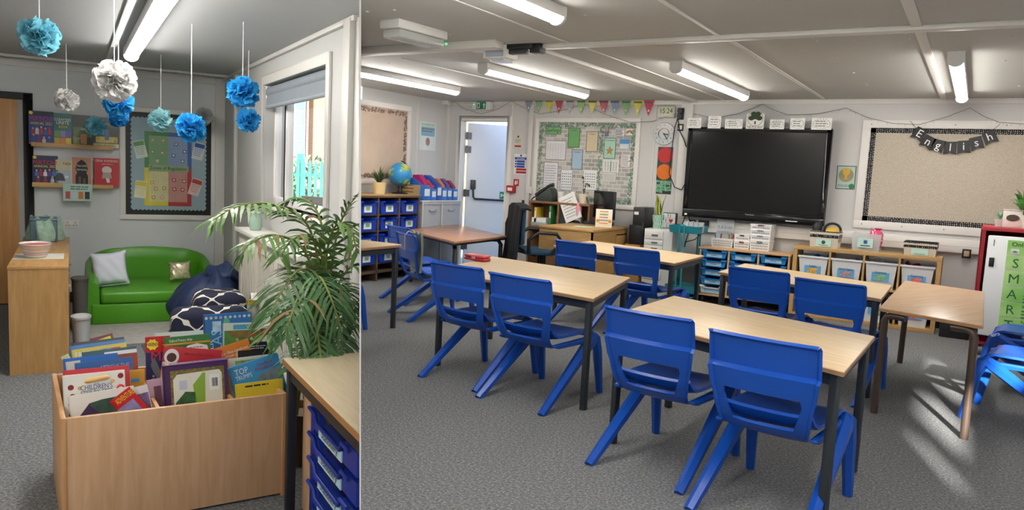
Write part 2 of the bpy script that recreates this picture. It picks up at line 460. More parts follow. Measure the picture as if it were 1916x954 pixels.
djoint([(1113, 92), (1345, 185)], .025, .006, yb1, YB)
djoint([(1378, 84), (1553, 190)], .04, .008, yb1, YB)
djoint([(1725, 75), (1770, 190)], .06, .012, yb1, YB)
djoint([(1250, 8), (1340, 62)], .03, .008, 1.0, yb1)
djoint([(1697, 12), (1720, 47)], .06, .012, 1.0, yb1)
djoint([(870, 9), (1050, 72)], .02, .005, 2.0, yb1)
djoint([(790, 115), (1010, 172)], .02, .006, yb1 + .3, YB)
# ceiling studs
b = MB(); rs = random.Random(4)
for px, py in [(1568, 106), (1597, 136), (1621, 158), (1641, 177), (1520, 69), (1531, 76), (1378, 84), (1213, 77), (1228, 77), (1231, 86), (1247, 87), (1695, 61), (1702, 71), (1880, 113), (1892, 68), (1908, 160), (1280, 110), (1421, 176), (1385, 158), (1900, 180), (1095, 27), (728, 118), (811, 138), (880, 117), (738, 18), (841, 64), (688, 21)]:
    p = Zp(px, py, HR); b.lathe([(.011, 0), (.011, -.004), (.006, -.007)], 8, (p.x, p.y, HR))
o = b.build('trim_%d' % k, M_TRIM); struct(o); k += 1
# wall posts of the classroom
def wtrim(x0, x1, z0, z1, d=.03, m=M_TRIM):
    global k
    o = MB().box(x0, x1, YB - d, YB, z0, z1).build('trim_%d' % k, m, bevel=.003); k += 1; return struct(o)
wtrim(XL, XR, HR - .055, HR, .02)
x = Yp(993, 270, YB).x; wtrim(x - .035, x + .035, 1.0, HR - .05, .035)
x = Yp(960, 210, YB).x; wtrim(x - .02, x + .02, .1, HR - .05, .02)
x = Yp(1281, 300, YB).x; wtrim(x - .075, x + .075, .95, HR - .05, .05)
x = Yp(1222, 300, YB).x; wtrim(x - .01, x + .01, .1, HR - .05, .008)
x = Yp(1290, 300, YB).x
struct(MB().box(x - .1, XR, YB - .06, YB, .83, .97).build('trim_%d' % k, M_WHITE, bevel=.006)); k += 1     # cable trunking
struct(MB().box(x - .1, XR, YB - .063, YB - .055, .895, .905).build('trim_%d' % k, M_TRIM)); k += 1
struct(MB().box(XL, DX0 - .07, YB - .014, YB, 0, .12).build('baseboard_left', M_BLACK))
struct(MB().box(DX1 + .07, XR, YB - .014, YB, 0, .12).build('baseboard_back', M_BLACK))
x = XL
struct(MB().box(XL, XL + .03, YB - .03, YB, 0, HR - .05).build('trim_%d' % k, M_TRIM)); k += 1
y_ = Xp(778, 300, XL).y
struct(MB().box(XL, XL + .012, y_ - .02, y_ + .02, 0, HR - .05).build('trim_%d' % k, M_TRIM)); k += 1
# outer door: frame, leaf standing open to the outside
d1 = bpy.data.objects.new('door_1', None); COL.objects.link(d1); struct(d1); d1.location = (DX0, YB, 0)
dw = DX1 - DX0
b = MB()
b.box(-.075, 0, -.025, .12, 0, DZ + .075); b.box(dw, dw + .075, -.025, .12, 0, DZ + .075); b.box(0, dw, -.025, .12, DZ, DZ + .075)
b.build('door_frame', M_WHITE, d1, bevel=.005)
M_DOOR = mat('#e9eef6', .35, var=.01)
AN = rad(52)
Md = Matrix.Translation((.012, .10, 0)) @ Matrix.Rotation(AN, 4, 'Z')
lf = MB().box(.04, .93, 0, .045, .01, DZ - .02, Md).build('door_leaf', M_DOOR, d1, bevel=.003)
b = MB()
for z in (.3, 1.1, 1.75, 1.95):
    b.cyl(Md @ Vector((.02, .0, z - .06)), Md @ Vector((.02, .0, z + .06)), .014, n=10); b.box(.0, .09, -.006, 0, z - .05, z + .05, Md)
b.build('hinge', mat('#5a5f66', .35, metal=.7), d1)
b = MB(); b.box(.10, .17, -.06, 0, 1.16, 1.3, Md); b.build('latch_case', mat('#3b3f45', .4), lf, bevel=.006)
b = MB(); b.tube([Md @ Vector(p) for p in ((.135, -.04, 1.18), (.14, -.055, 1.05), (.16, -.06, 1.02), (.9, -.06, 1.0))], .016, 10); b.build('push_bar', mat('#3b3f45', .35, metal=.5), lf, smooth=50)
b = MB(); b.box(.58, .91, -.003, 0, 1.03, 1.14, Md); b.build('push_sign', mat('#1f9a63', .5), lf)
b = MB(); b.box(.62, .87, -.004, -.003, 1.075, 1.095, Md); b.box(.595, .615, -.004, -.003, 1.06, 1.11, Md); b.build('push_sign_print', M_PAPER, lf)
b = MB(); b.box(.0, dw, .0, .12, 0, .012); b.build('threshold', mat('#9a9c9d', .4, metal=.6), d1)
# nook door
d2 = bpy.data.objects.new('door_2', None); COL.objects.link(d2); struct(d2); d2.location = frL(0, VB); d2.rotation_euler = (0, 0, YAW)
dl = Lv(46, 300, VB).x; dr = Lv(60, 300, VB).x; dt = Lv(30, 186, VB).z
b = MB(); b.box(dl - .005, dr + .01, -.035, 0, 0, dt + .06); b.box(dl - 1.0, dr + .01, -.035, 0, dt, dt + .06); b.build('door_frame', M_BLACK, d2, bevel=.004)
M_DW = wood('#b98552', '#d09c66', (12, 12, .9), .4)
box('door_leaf', M_DW, d2, dl - .9, dl - .045, -.02, 0, .01, dt, .003)
box('door_stop', mat('#a9a5a0', .5), d2, dl - .05, dl - .003, -.024, -.0, 0, dt)
# outside: ground, brick block, palisade fence, shrub
o = MB().box(-60, 20, -30, 60, -.35, -.3).build('ground_outside', ramp_mat('asphalt', 'Noise', 8, [(.3, '#8a8984'), (.7, '#b3b1aa')], .9)); struct(o)
bg_ = thing('school_building', 'brown and orange brick block seen through the nook window', 'building', frL(0, 26), YAW)
M_BR1 = ramp_mat('brick_brown', 'Brick', 3.2, [(0, '#7d6a60'), (1, '#97857a')], .85, rot=(pi / 2, 0, 0)); M_BR2 = ramp_mat('brick_orange', 'Brick', 3.2, [(0, '#b27f57'), (1, '#c89a70')], .85, rot=(pi / 2, 0, 0))
ux = [Lv(px, 250, 26).x for px in (500, 577, 700)]
box('wall_brown', M_BR1, bg_, ux[0] - 4, ux[1], 0, 6, -.3, 9)
box('wall_orange', M_BR2, bg_, ux[1], ux[2] + 4, .25, 6, -.3, 9)
wa, wb = Lv(551, 250, 26).x, Lv(567, 250, 26).x; wz0, wz1 = Lv(560, 290, 26).z, Lv(560, 178, 26).z
fw = box('window_strip', mat('#8b95a3', .4), bg_, wa - .06, wb + .06, -.05, .05, wz0 - .06, wz1 + .06)
for i in range(4):
    h_ = (wz1 - wz0) / 4
    box('pane', mat('#5d6f8c', .1, var=.05), fw, wa, wb, -.07, -.04, wz0 + i * h_ + .03, wz0 + (i + 1) * h_ - .03)
fe = thing('palisade_fence', 'green steel palisade fence outside the nook window', 'fence', frL(0, 15.5), YAW)
M_FG = mat('#2f8f6a', .45)
u0, u1 = Lv(500, 330, 15.5).x, Lv(650, 330, 15.5).x; ft = Lv(560, 297, 15.5).z
pl = None; n = int((u1 - u0) / .12)
pm = MB().prism([(-.03, -.3), (.03, -.3), (.03, ft - .08), (0, ft), (-.03, ft - .08)], -.01, .01, 'xz')
first = None
for i in range(n):
    if first is None: first = pm.build('pale', M_FG, fe); c = first
    else: c = first.copy(); COL.objects.link(c); c.parent = fe
    c.location = (u0 + i * .12, 0, 0)
pu = Lv(563, 330, 15.5).x
box('post', M_FG, fe, pu - .06, pu + .06, .02, .12, -.3, ft + .1)
for z in (.1, ft - .35): box('rail', M_FG, fe, u0, u1, .01, .05, z, z + .06)
def leafball(b, c, r, n, rd, s=.12, sq=1.):
    for _ in range(n):
        d = Vector((rd.gauss(0, 1), rd.gauss(0, 1), rd.gauss(0, 1))).normalized() * r * rd.uniform(.5, 1); d.z *= sq
        p = Vector(c) + d
        a = Vector((rd.gauss(0, 1), rd.gauss(0, 1), rd.gauss(0, 1))).normalized() * s
        e = a.orthogonal().normalized() * s * .5
        b.add([p - a, p + e, p + a, p - e], [(0, 1, 2, 3)])
rd = random.Random(3)
for nm, lb_, px, py, r, h in (('shrub', 'dark green shrub behind the green palisade fence', 588, 352, 1.0, '#3c5340'), ('shrub', 'small olive shrub left of the dark one behind the fence', 515, 362, .7, '#5b6a44')):
    p = Lv(px, py, 18.5); sh = thing(nm, lb_, 'shrub', frL(p.x, 18.5, -.3), YAW)
    b = MB(); leafball(b, (0, 0, p.z + .2), r, 500, rd, .13, .9); b.build('foliage', mat(h, .7, var=.35, vs=3), sh)
    b = MB(); b.cyl((0, 0, 0), (0, 0, p.z + .2), .06, .03, 6); b.build('stem', mat('#5a4632', .8), sh)
# ------------------------------------------------------------------ strip lights
M_TUBE = emis('#fdf8f0', TUBE_W); M_TUBE2 = emis('#fdf8f0', TUBE_W * NOOK_K); M_HOUS = mat('#e4e4e2', .45, var=.01)
def tube_light(label, p0, p1, z, rz=0., group='tube lights in the classroom', L=None):
    """p0 far end, p1 near end (local: along y)"""
    c = Vector(((p0[0] + p1[0]) / 2, (p0[1] + p1[1]) / 2, z)); L = L or abs(p1[1] - p0[1])
    if rz: c = frL(c.x, c.y, z - .003)
    t = thing('strip_light', label, 'light', c, rz, group)
    box('housing', M_HOUS, t, -.05, .05, -L / 2 + .012, L / 2 - .012, -.062, 0, .004)
    pr = [(.044 * cos(a), -.06 + .04 * sin(a)) for a in [pi + i * pi / 10 for i in range(11)]]
    MB().prism(pr, -L / 2 + .03, L / 2 - .03, 'xz').build('diffuser', M_TUBE2 if rz else M_TUBE, t, smooth=60)
    pe = [(.054 * cos(a), -.06 + .046 * sin(a)) for a in [pi + i * pi / 10 for i in range(11)]] + [(.054, 0), (-.054, 0)]
    for s in (-1, 1): MB().prism(pe, s * L / 2 - .03 * (s > 0), s * L / 2 + .03 * (s < 0), 'xz').build('end_cap', M_HOUS, t)
    return t
def rt(label, a, c, near=None):
    p = Zp(*a, HR - .06); q = Zp(*c, HR - .06); X = (p.x + q.x) / 2
    y0, y1 = sorted((p.y, q.y))
    tube_light(label, (X, y1), (X, y0), HR)
rt('lit tube light in front of the pennant bunting', (905, 129), (1093, 178))
rt('lit tube light above the big black screen', (1260, 127), (1396, 181))
rt('lit tube light above the noticeboard with letter bunting', (1791, 112), (1798, 184))
p = Zp(1045, 34, HR - .06); tube_light('lit tube light cut off by the top edge above the dark sensor', (p.x, p.y), (p.x, p.y - 2.2), HR)
p = Zp(855, 172, HR - .06); q = Zp(690, 143, HR - .06)
tube_light('lit tube light leading to the green exit sign corner', (p.x, p.y), (p.x, q.y - .6), HR)
tube_light('added fill tube light nearest the window wall, above the front tables', (.15, 3.4), (.15, 1.2), HR)  # unseen lamp, added to throw frontal light on the near furniture
tube_light('added fill tube light above the gap in front of the first tables', (-1.3, 2.2), (-1.3, .9), HR)  # second added lamp out of view, fill for the chair backs
p = Lz(248, 104, HL - .06); q = Lz(300, 8, HL - .06)
tube_light('lit tube light above the paper pompoms in the nook', ((p.x + q.x) / 2, p.y), ((p.x + q.x) / 2, p.y - 3.4), HL, YAW, 'tube lights in the nook')
tube_light('added fill tube light of the nook on the left, level with the viewer', (-1.3, 2.6), (-1.3, .2), HL, YAW, 'tube lights in the nook')  # out of view, put in as extra fill light for the nook
tube_light('added fill tube light of the nook above the viewer', (.1, 1.2), (.1, -1.2), HL, YAW, 'tube lights in the nook')  # also added unseen, lights pompoms and desk from the front
# emergency light and ceiling sensors
a = Zp(728, 52, HR - .06); c = Zp(820, 76, HR - .06)
t = thing('emergency_light', 'clear-covered emergency light box on the classroom ceiling', 'light', ((a.x + c.x) / 2, (a.y + c.y) / 2, HR))
L = (c - a).length; t.rotation_euler = (0, 0, math.atan2(c.y - a.y, c.x - a.x))
box('body', M_HOUS, t, -L / 2, L / 2, -.09, .09, -.06, 0, .008)
box('cover', mat('#d7dbd9', .1, var=.02, alpha=.55), t, -L / 2 + .02, L / 2 - .02, -.08, .08, -.12, -.06, .015)
box('reflector', mat('#f4f4f2', .2), t, -L / 2 + .08, L / 2 - .08, -.04, .04, -.075, -.06)
MB().lathe([(0, -.01), (.012, 0), (0, .01)], 8, (.25, -.085, -.09)).build('indicator_lamp', emis('#38e07a', 2), t)
p = Zp(937, 97, HR - .04)
t = thing('motion_sensor', 'white box sensor with glass window on the ceiling beam', 'sensor', (p.x, p.y, HR))
box('body', M_WHITE, t, -.11, .11, -.09, .09, -.1, 0, .006); box('lens', mat('#b8c4d4', .1), t, -.08, .08, -.1, -.088, -.09, -.045); box('lower_lip', mat('#d8dde4', .2), t, -.03, .08, -.085, .05, -.125, -.1)
p = Zp(976, 94, HR - .04)
t = thing('ceiling_bracket', 'dark metal bracket with cables beside the white ceiling sensor', 'bracket', (p.x, p.y, HR))
box('plate', mat('#3c3d3e', .4, metal=.6), t, -.17, .13, -.06, .06, -.035, 0, .004); box('arm', mat('#55575a', .4, metal=.6), t, -.12, .05, -.03, .03, -.07, -.035, .004); box('plug', M_BLACK, t, .1, .19, -.05, .05, -.07, 0, .004)
# ================================================================== classroom furniture
TH = .715
def tabq(label, nl, nr, fr_, fl, h=TH, legm=None, topm=None, rnd=False, lw=.036):
    """table from the four corners of its top (pixels, or points on the floor plan)"""
    P = [Zp(*q, h) if not isinstance(q, Vector) else Vector(q) for q in (nl, nr, fr_, fl)]
    for q in P: q.z = 0
    c = sum(P, Vector()) / 4
    wv = ((P[1] - P[0]) + (P[2] - P[3])) / 4; dvv = ((P[3] - P[0]) + (P[2] - P[1])) / 4
    rz = math.atan2(wv.y, wv.x); R = Matrix.Rotation(-rz, 3, 'Z'); W = R @ wv; D = R @ dvv
    t = thing('classroom_table', label, 'table', (c.x, c.y, 0), rz, 'classroom tables'); t['room'] = 1
    legm = legm or M_LEGD
    def quad(e): 
        fw, fd = 1 - e / W.length, 1 - e / D.length
        return [tuple((W * sx * fw + D * sy * fd)[:2]) for sx, sy in ((-1, -1), (1, -1), (1, 1), (-1, 1))]
    tp = MB().prism(quad(0), h - .026, h, 'xy').build('table_top', topm or M_TOP, t, bevel=.006)
    MB().prism(quad(-.001), h - .021, h - .006, 'xy').build('edge_band', M_EDGE, tp)
    i = .04
    if not rnd:
        qq = quad(i)
        for a, b in zip(qq, qq[1:] + qq[:1]):
            a, b = Vector(a + (h - .052,)), Vector(b + (h - .052,)); d = (b - a).normalized(); n = Vector((-d.y, d.x, 0)) * .011; u = Vector((0, 0, .026))
            MB().add([a - n - u, b - n - u, b + n - u, a + n - u, a - n + u, b - n + u, b + n + u, a + n + u], [(0, 3, 2, 1), (4, 5, 6, 7), (0, 1, 5, 4), (1, 2, 6, 5), (2, 3, 7, 6), (3, 0, 4, 7)]).build('apron_rail', legm, t)
    for (x, y), (sx, sy) in zip(quad(i), ((-1, -1), (1, -1), (1, 1), (-1, 1))):
        if rnd:
            MB().tube([(x - sx * .13, y, h - .048), (x - sx * .05, y, h - .045), (x - sx * .015, y, h - .055), (x, y, h - .085), (x + sx * .008, y, 0)], .023, 10).build('leg', legm, t, smooth=60)
        else:
            MB().box(x - lw / 2, x + lw / 2, y - lw / 2, y + lw / 2, .0, h - .026).build('leg', legm, t, bevel=.003)
    return t
T1 = tabq('light wood table nearest the viewer, with two chairs', Zp(1133, 830), (1575, 693), (1642, 630), (1258, 552))
T2 = tabq('light wood table with a red pencil case lying on it', Zp(812, 690), (1100, 553), (1190, 522), (915, 477))
q_ = [Zp(*p, TH) for p in ((1262, 492), (1317, 478), (1105, 450))]
T3 = tabq('light wood table in front of the teacher desk', q_[0] + q_[2] - q_[1], q_[0], q_[1], q_[2])
T4 = tabq('light wood table in front of the low cube shelf', (1345, 508), (1648, 558), (1670, 534), (1393, 492))
T5 = tabq('darker wood table with brown legs beside the red cupboard', (1645, 577), (1838, 606), (1843, 547), (1693, 523), h=.70, legm=M_LEGB, topm=M_TOP2, rnd=True)
h7 = .76; a = Zp(752, 457, h7); c = Zp(720, 447, h7)
T7 = tabq('table cut by the left edge of the classroom view, in front of chairs', a + Vector((-.75, -1.15, 0)), a + Vector((0, -1.15, 0)), a, a + Vector((-.75, 0, 0)), h=h7)
# trapezoid table at the back
P = [Zp(*q, TH) for q in ((775, 424), (880, 449), (972, 439), (862, 417))]
zt = .66
P = [Zp(*q, zt) for q in ((790, 428), (880, 449), (972, 439), (868, 416))]
cx = sum(p.x for p in P) / 4; cy = min(sum(p.y for p in P) / 4, 7.95)
t = thing('trapezoid_table', 'red-brown topped table with bent black legs by the open door', 'table', (cx, cy, 0), 0, 'classroom tables')
k_ = 1.0; my = sum(p.y for p in P) / 4
poly_ = [((p.x - cx) * k_, (p.y - my) * k_) for p in P]
MB().prism(poly_, zt - .03, zt, 'xy').build('table_top', wood('#a0745a', '#b88a6c', (1.2, 10, 10), .25), t, bevel=.006)
MB().prism([(x * .995, y * .995) for x, y in poly_], zt - .05, zt - .03, 'xy').build('edge_band', M_BLACK, t)
for x, y in poly_:
    x *= .9; y *= .88
    MB().tube([(x * .82, y * .86, zt - .06), (x * .94, y * .95, zt - .06), (x, y, zt - .11), (x, y, 0)], .026, 10).build('leg', M_BLACK, t, smooth=60)
T6 = t
# ------------------------------------------------------------------ moulded plastic chairs
def make_chair():
    t = thing('classroom_chair', 'x', 'chair', (0, 0, 0), 0, 'blue moulded classroom chairs')
    # seat shell
    def seat(u, v):
        y = -.235 + v * .52; s = 2 * u - 1
        w = .205 + .012 * sin(v * pi)
        z = .438 - .02 * (1 - s * s) * sin(min(1, v * 1.25) * pi) + .012 * abs(s) ** 3
        if v > .86: z -= ((v - .86) / .14) ** 2 * .045
        if v < .18: z += ((.18 - v) / .18) ** 2 * .06
        return (s * w, y, z)
    MB().surf(seat, 12, 14).build('seat', M_BLUE, t, smooth=60, thick=.016)
    for s in (-1, 1):
        MB().prism([(-.2, .40), (.2, .40), (.26, .415), (.285, .405), (.285, .372), (.2, .36), (-.16, .372), (-.2, .385)], s * .190, s * .222, 'yz').build('seat_rim', M_BLUE, t, bevel=.006)
    # back shell with the hand hole
    rows = [(.375, .175, -.15), (.40, .188, -.205), (.435, .2, -.24), (.49, .21, -.262), (.545, .219, -.274), (.575, .228, -.284), (.655, .238, -.302), (.672, .239, -.282), (.75, .239, -.298), (.802, .238, -.308), (.818, .236, -.31)]
    cols = [-1, -.94, -.86, -.76, -.4, 0, .4, .76, .86, .94, 1]
    base = MB(); V = []
    for ri, (z, hw, y) in enumerate(rows):
        for ci, s in enumerate(cols):
            yy = y + .022 * s * s + (0 if abs(s) < .97 else -.022)
            xx = s * hw
            if ri in (3,) and .7 < abs(s) < .8: xx *= .95
            if ri in (2,) and .7 < abs(s) < .8: xx *= .86
            if ri in (5,) and .7 < abs(s) < .8: xx *= .93
            if ri == len(rows) - 1: yy -= .02
            V.append((xx, yy, z))
    Fs = []
    nc = len(cols)
    for i in range(len(rows) - 1):
        for j in range(nc - 1):
            if 2 <= i <= 4 and 3 <= j <= 6: continue
            Fs.append((i * nc + j, i * nc + j + 1, (i + 1) * nc + j + 1, (i + 1) * nc + j))
    base.add(V, Fs)
    base.build('backrest', M_BLUE, t, smooth=28, thick=.014)
    for s in (-1, 1):
        # front leg and rear leg meet in a shoulder under the front of the seat
        MB().tube([(s * .215, .225, .40), (s * .222, .265, .385), (s * .228, .295, .30), (s * .236, .345, 0)], [.034, .038, .033, .023], 6, tw=.5).build('leg', M_BLUE, t, smooth=25)
        MB().tube([(s * .218, .255, .40), (s * .224, .205, .372), (s * .23, .05, .27), (s * .246, -.36, 0)], [.034, .04, .037, .025], 6, tw=.5).build('leg', M_BLUE, t, smooth=25)
    b = MB(); b.cyl((-.2, -.275, .605), (-.14, -.283, .605), .003, n=6); b.build('maker_mark', mat('#103f90', .4), t)
    return t
chair0 = make_chair(); chair0['room'] = 1; used = [0]
def chair(label, x, y, rz=0.):
    if not used[0]:
        used[0] = 1; chair0.location = (x, y, 0); chair0.rotation_euler = (0, 0, rz); chair0['label'] = label; return chair0
    return dup(chair0, (x, y, 0), rz, label)
def feet(*pts):
    P = [Zp(px, py, 0) for px, py in pts]; n = len(P)
    return sum(p.x for p in P) / n, sum(p.y for p in P) / n
x, y = feet((1095, 870), (1263, 922)); chair('blue chair at the nearest table, left of the two', x + .06, y + .36, rad(-7))
x, y = feet((1282, 955)); chair('blue chair at the nearest table, right of the two', x + .30, y + .34, rad(-7))
x, y = feet((786, 706), (905, 738)); chair('blue chair beside the red pencil case', x, y + .36, rad(-6))
x, y = feet((895, 740), (1005, 782)); chair('blue chair under the right half of the pencil case table', x + .05, y + .36, rad(-6))
def backtop(p0, p1, z=.815):
    a, c = Zp(*p0, z), Zp(*p1, z); return (a.x + c.x) / 2, (a.y + c.y) / 2 + .31
x, y = backtop((1043, 448), (1129, 458)); chair('blue chair in front of the teacher desk, left of the pair', x, y, rad(-9))
x, y = backtop((1149, 460), (1238, 472)); chair('blue chair in front of the teacher desk, right of the pair', x + .04, y, rad(-9))
x, y = backtop((1367, 497), (1474, 512)); chair('blue chair at the table by the low cube shelf, left one', x + .05, y, rad(-9))
x, y = backtop((1494, 518), (1615, 536)); chair('blue chair at the table by the low cube shelf, right one', x + .05, y, rad(-9))
def chair_rf(label, lf, rf):
    a, c = Zp(*lf), Zp(*rf); d = (c - a).normalized(); f = Vector((-d.y, d.x, 0)); m = (a + c) / 2 + f * .36
    return chair(label, m.x, m.y, math.atan2(d.y, d.x))
c1 = chair_rf('blue chair by the trapezoid table, nearer to the tray rack', (706, 556), (760, 574))
c2 = chair_rf('blue chair by the trapezoid table, with a bag hung on its back', (722, 582), (768, 605))
a = Zp(1856, 655, .42); chair('blue chair at the right edge of the picture, nearer one', a.x + .25, a.y - .12, rad(80))
a = Zp(1868, 622, .42); chair('blue chair at the right edge of the picture, farther one', a.x + .26, a.y + .12, rad(84))
a = Zp(676, 630, 0); chair('blue chair of which only a leg shows at the left classroom edge', a.x - .41, a.y - .1, rad(0))
# pencil case on the second table
p = Zp(893, 487, TH)
t = thing('pencil_case', 'red hard pencil case lying on a table beside a blue chair', 'pencil case', (p.x, p.y, TH), rad(-8))
MB().box(-.11, .11, -.05, .05, 0, .026).build('base', mat('#b8323f', .4), t, bevel=.014)
MB().box(-.108, .108, -.048, .048, .027, .05).build('lid', mat('#d2505a', .35), t, bevel=.016)
MB().box(-.02, .02, -.055, -.045, .015, .035).build('clasp', mat('#e8a0a4', .3), t, bevel=.004)
# bag on the back of a chair
p = c2.location
t = thing('drawstring_bag', 'grey-green bag slung over the back of a blue chair', 'bag', (p.x, p.y, 0), c2.rotation_euler.z)
def bag(u, v):
    s = 2 * u - 1
    return (.12 + s * (.11 + .02 * sin(v * pi)), -.25 + .03 * sin(v * 3.1) * (1 - s * s), .83 - v * .38 + .012 * sin(u * 15))
MB().surf(bag, 12, 10).build('cloth', mat('#8a9488', .85, var=.1, bump=.2, bs=30), t, smooth=70, thick=.02)
MB().tube([(.05, -.25, .82), (.05, -.3, .84), (.06, -.34, .8), (.07, -.34, .66)], .006, 6).build('cord', mat('#b9bdb5', .8), t, smooth=60)
# ------------------------------------------------------------------ tray units
def tray_geo(w, d, h, m, parent, x, y, z, labelled=None, lm=None, name='tray', fs=.018):
    """a gratnell style tray: front towards -y, with lip handle and cut-out"""
    t = MB()
    t.prism([(-w / 2, h), (-w / 2 + .006, h * .82), (-w / 2 + .025, 0), (w / 2 - .025, 0), (w / 2 - .006, h * .82), (w / 2, h), (w * .34, h), (w * .28, h * .72), (-w * .28, h * .72), (-w * .34, h)], 0, d, 'xz')
    t.box(-w / 2, -w * .3, -.028, .004, h - .016, h); t.box(w * .3, w / 2, -.028, .004, h - .016, h); t.box(-w * .3, w * .3, -.026, .004, h * .68, h * .76)
    o = t.build(name, m, parent); o.location = (x, y, z)
    if labelled is not None:
        l = box('name_label', lm or M_PAPER, o, -w * .3, w * .3, -.003, 0, h * .12, h * .62)
        if labelled: text(labelled, o, (0, -.0045, h * .37), M_INK, fs, maxw=w * .5)
    return o
# low beech unit with the children's trays
Yt = 9.02
a = Yp(1310, 458, Yt); c = Yp(1479, 479, Yt); zt_ = (a.z + c.z) / 2; x0, x1 = a.x, c.x
TRAYTOP = zt_; TRX0, TRX1, TRY = x0, x1, Yt
t = thing('tray_unit', 'beech unit of pale blue name trays under the big screen', 'storage unit', ((x0 + x1) / 2, Yt, 0))
W = (x1 - x0) / 2; D = YB - .07 - Yt
box('top_board', M_BEECHX, t, -W - .01, W + .01, -.01, D, zt_ - .025, zt_, .003)
box('base_board', M_BEECHX, t, -W, W, 0, D, .10, .125)
box('back_board', M_BEECHX, t, -W, W, D - .012, D, .125, zt_ - .025)
for i in range(4):
    x = -W + i * (2 * W - .022) / 3; box('upright', M_BEECH, t, x, x + .022, 0, D - .012, .125, zt_ - .025)
for sx in (-1, 1):
    for yy in (.06, D - .06): MB().cyl((sx * (W - .07) - .015, yy, .05), (sx * (W - .07) + .015, yy, .05), .05, n=14).build('castor', M_BLACK, t, smooth=40)
names = [['Joshua', 'Daniel', 'Lucas', 'Scarlett', ''], ['Toby', 'Ben', '', '', ''], ['Alyssa', '', '', '', '']]
M_LBL = mat('#a9d3ea', .5, var=.02)
cwid = (2 * W - .022) / 3; zh = (zt_ - .025 - .125) / 5
for i in range(3):
    for j in range(5):
        zc = zt_ - .025 - (j + 1) * zh + .008
        lastw = (i == 0 and j == 4)
        tray_geo(cwid - .034, .3, zh * .84, mat('#e9eaec', .4) if lastw else M_TRAYC, t, -W + .011 + (i + .5) * cwid, -.004, zc, names[i][j] if names[i][j] else '', M_LBL)
# rack of blue trays along the left wall
Xf = -6.32
a = Xp(786, 367, Xf); c = Xp(700, 364, Xf); zt_ = (a.z + c.z) / 2; yE = a.y; yS = yE - 1.66
t = thing('tray_rack', 'dark framed rack of deep blue trays along the left classroom wall', 'storage unit', (Xf, yE, 0), pi / 2)
# local: x runs along world +Y, local -y is world +X
L_ = 1.66; D = Xf - XL - .015
M_RK = wood('#5b4a3d', '#6d5a4a', (1.2, 14, 14), .5)
box('top_board', M_RK, t, -L_ - .01, .01, -.02, D, zt_ - .03, zt_, .004)
box('top_surface', M_OAK, t, -L_ - .005, .005, -.015, D, zt_, zt_ + .006)
box('base_board', M_RK, t, -L_, 0, 0, D, .1, .13); box('back_board', M_RK, t, -L_, 0, D - .012, D, .13, zt_ - .03)
n = 4; cwid = (L_ - .03) / n
for i in range(n + 1): x = -L_ + i * cwid; box('upright', M_RK, t, x, x + .03, 0, D - .012, .0, zt_ - .03)
zh = (zt_ - .13) / 4.6
for i in range(n):
    for j in range(4):
        box('runner', M_RK, t, -L_ + i * cwid + .03, -L_ + (i + 1) * cwid, .01, D - .02, zt_ - .03 - (j + 1) * zh - .012, zt_ - .03 - (j + 1) * zh)
        o = tray_geo(cwid - .05, .3, zh * .78, M_TRAYB, t, -L_ + .015 + (i + .5) * cwid, -.004, zt_ - .03 - (j + 1) * zh + .004)
        box('picture_label', mat('#e6efe2', .5), o, -.07, .07, -.004, 0, zh * .12, zh * .58); box('label_print', mat('#7fb09a', .6), o, -.035, .035, -.005, -.004, zh * .24, zh * .46)
RKT = zt_ + .006; RKX = Xf; RKY = yE
# ------------------------------------------------------------------ cube shelf
Yk = 9.0
a = Yp(1486, 456, Yk); c = Yp(1763, 486, Yk); zt_ = (a.z + c.z) / 2; x0, x1 = a.x, c.x
KT, KX0, KX1 = zt_, x0, x1
t = thing('cube_shelf', 'low oak cube shelf holding lidless grey bins', 'shelf', ((x0 + x1) / 2, Yk, 0))
W = (x1 - x0) / 2; D = YB - .08 - Yk; q = .042
M_OAKZ = wood('#b08b56', '#c9a670', (14, 14, 1.5), .5)
box('top_board', M_OAK, t, -W, W, 0, D, zt_ - q, zt_, .002); box('base_board', M_OAK, t, -W, W, 0, D, 0, q, .002)
for s in (-1, 1): box('side_board', M_OAKZ, t, min(s * W, s * (W - q)), max(s * W, s * (W - q)), 0, D, q, zt_ - q)
cw = (2 * W - 2 * q) / 4; mid = zt_ / 2 + .0
box('middle_board', M_OAK, t, -W + q, W - q, .004, D, mid - .01, mid + .01)
for i in (1, 2, 3): box('divider', M_OAKZ, t, -W + q + i * cw - .01, -W + q + i * cw + .01, .004, D, q, zt_ - q)
M_BIN = mat('#d8dadc', .35, var=.02); M_BLB = mat('#58a6dc', .5, var=.03)
binlab = ['Lego', 'Action Figures', 'Games', 'Games']
descr = [('grey bin labelled with toy bricks, left of the upper cube row', 'toy'), ('grey bin with red toys sticking out, second of the upper cube row', 'toy'),
         ('grey bin third from left in the upper cube row', 'game'), ('grey bin at the right end of the upper cube row', 'game'),
         ('grey bin left in the lower cube row', 'toy'), ('grey bin second in the lower cube row, behind chairs', 'toy'), ('grey bin third in the lower cube row, under the table edge', 'toy'), ('grey bin at the right end of the lower cube row', 'toy')]
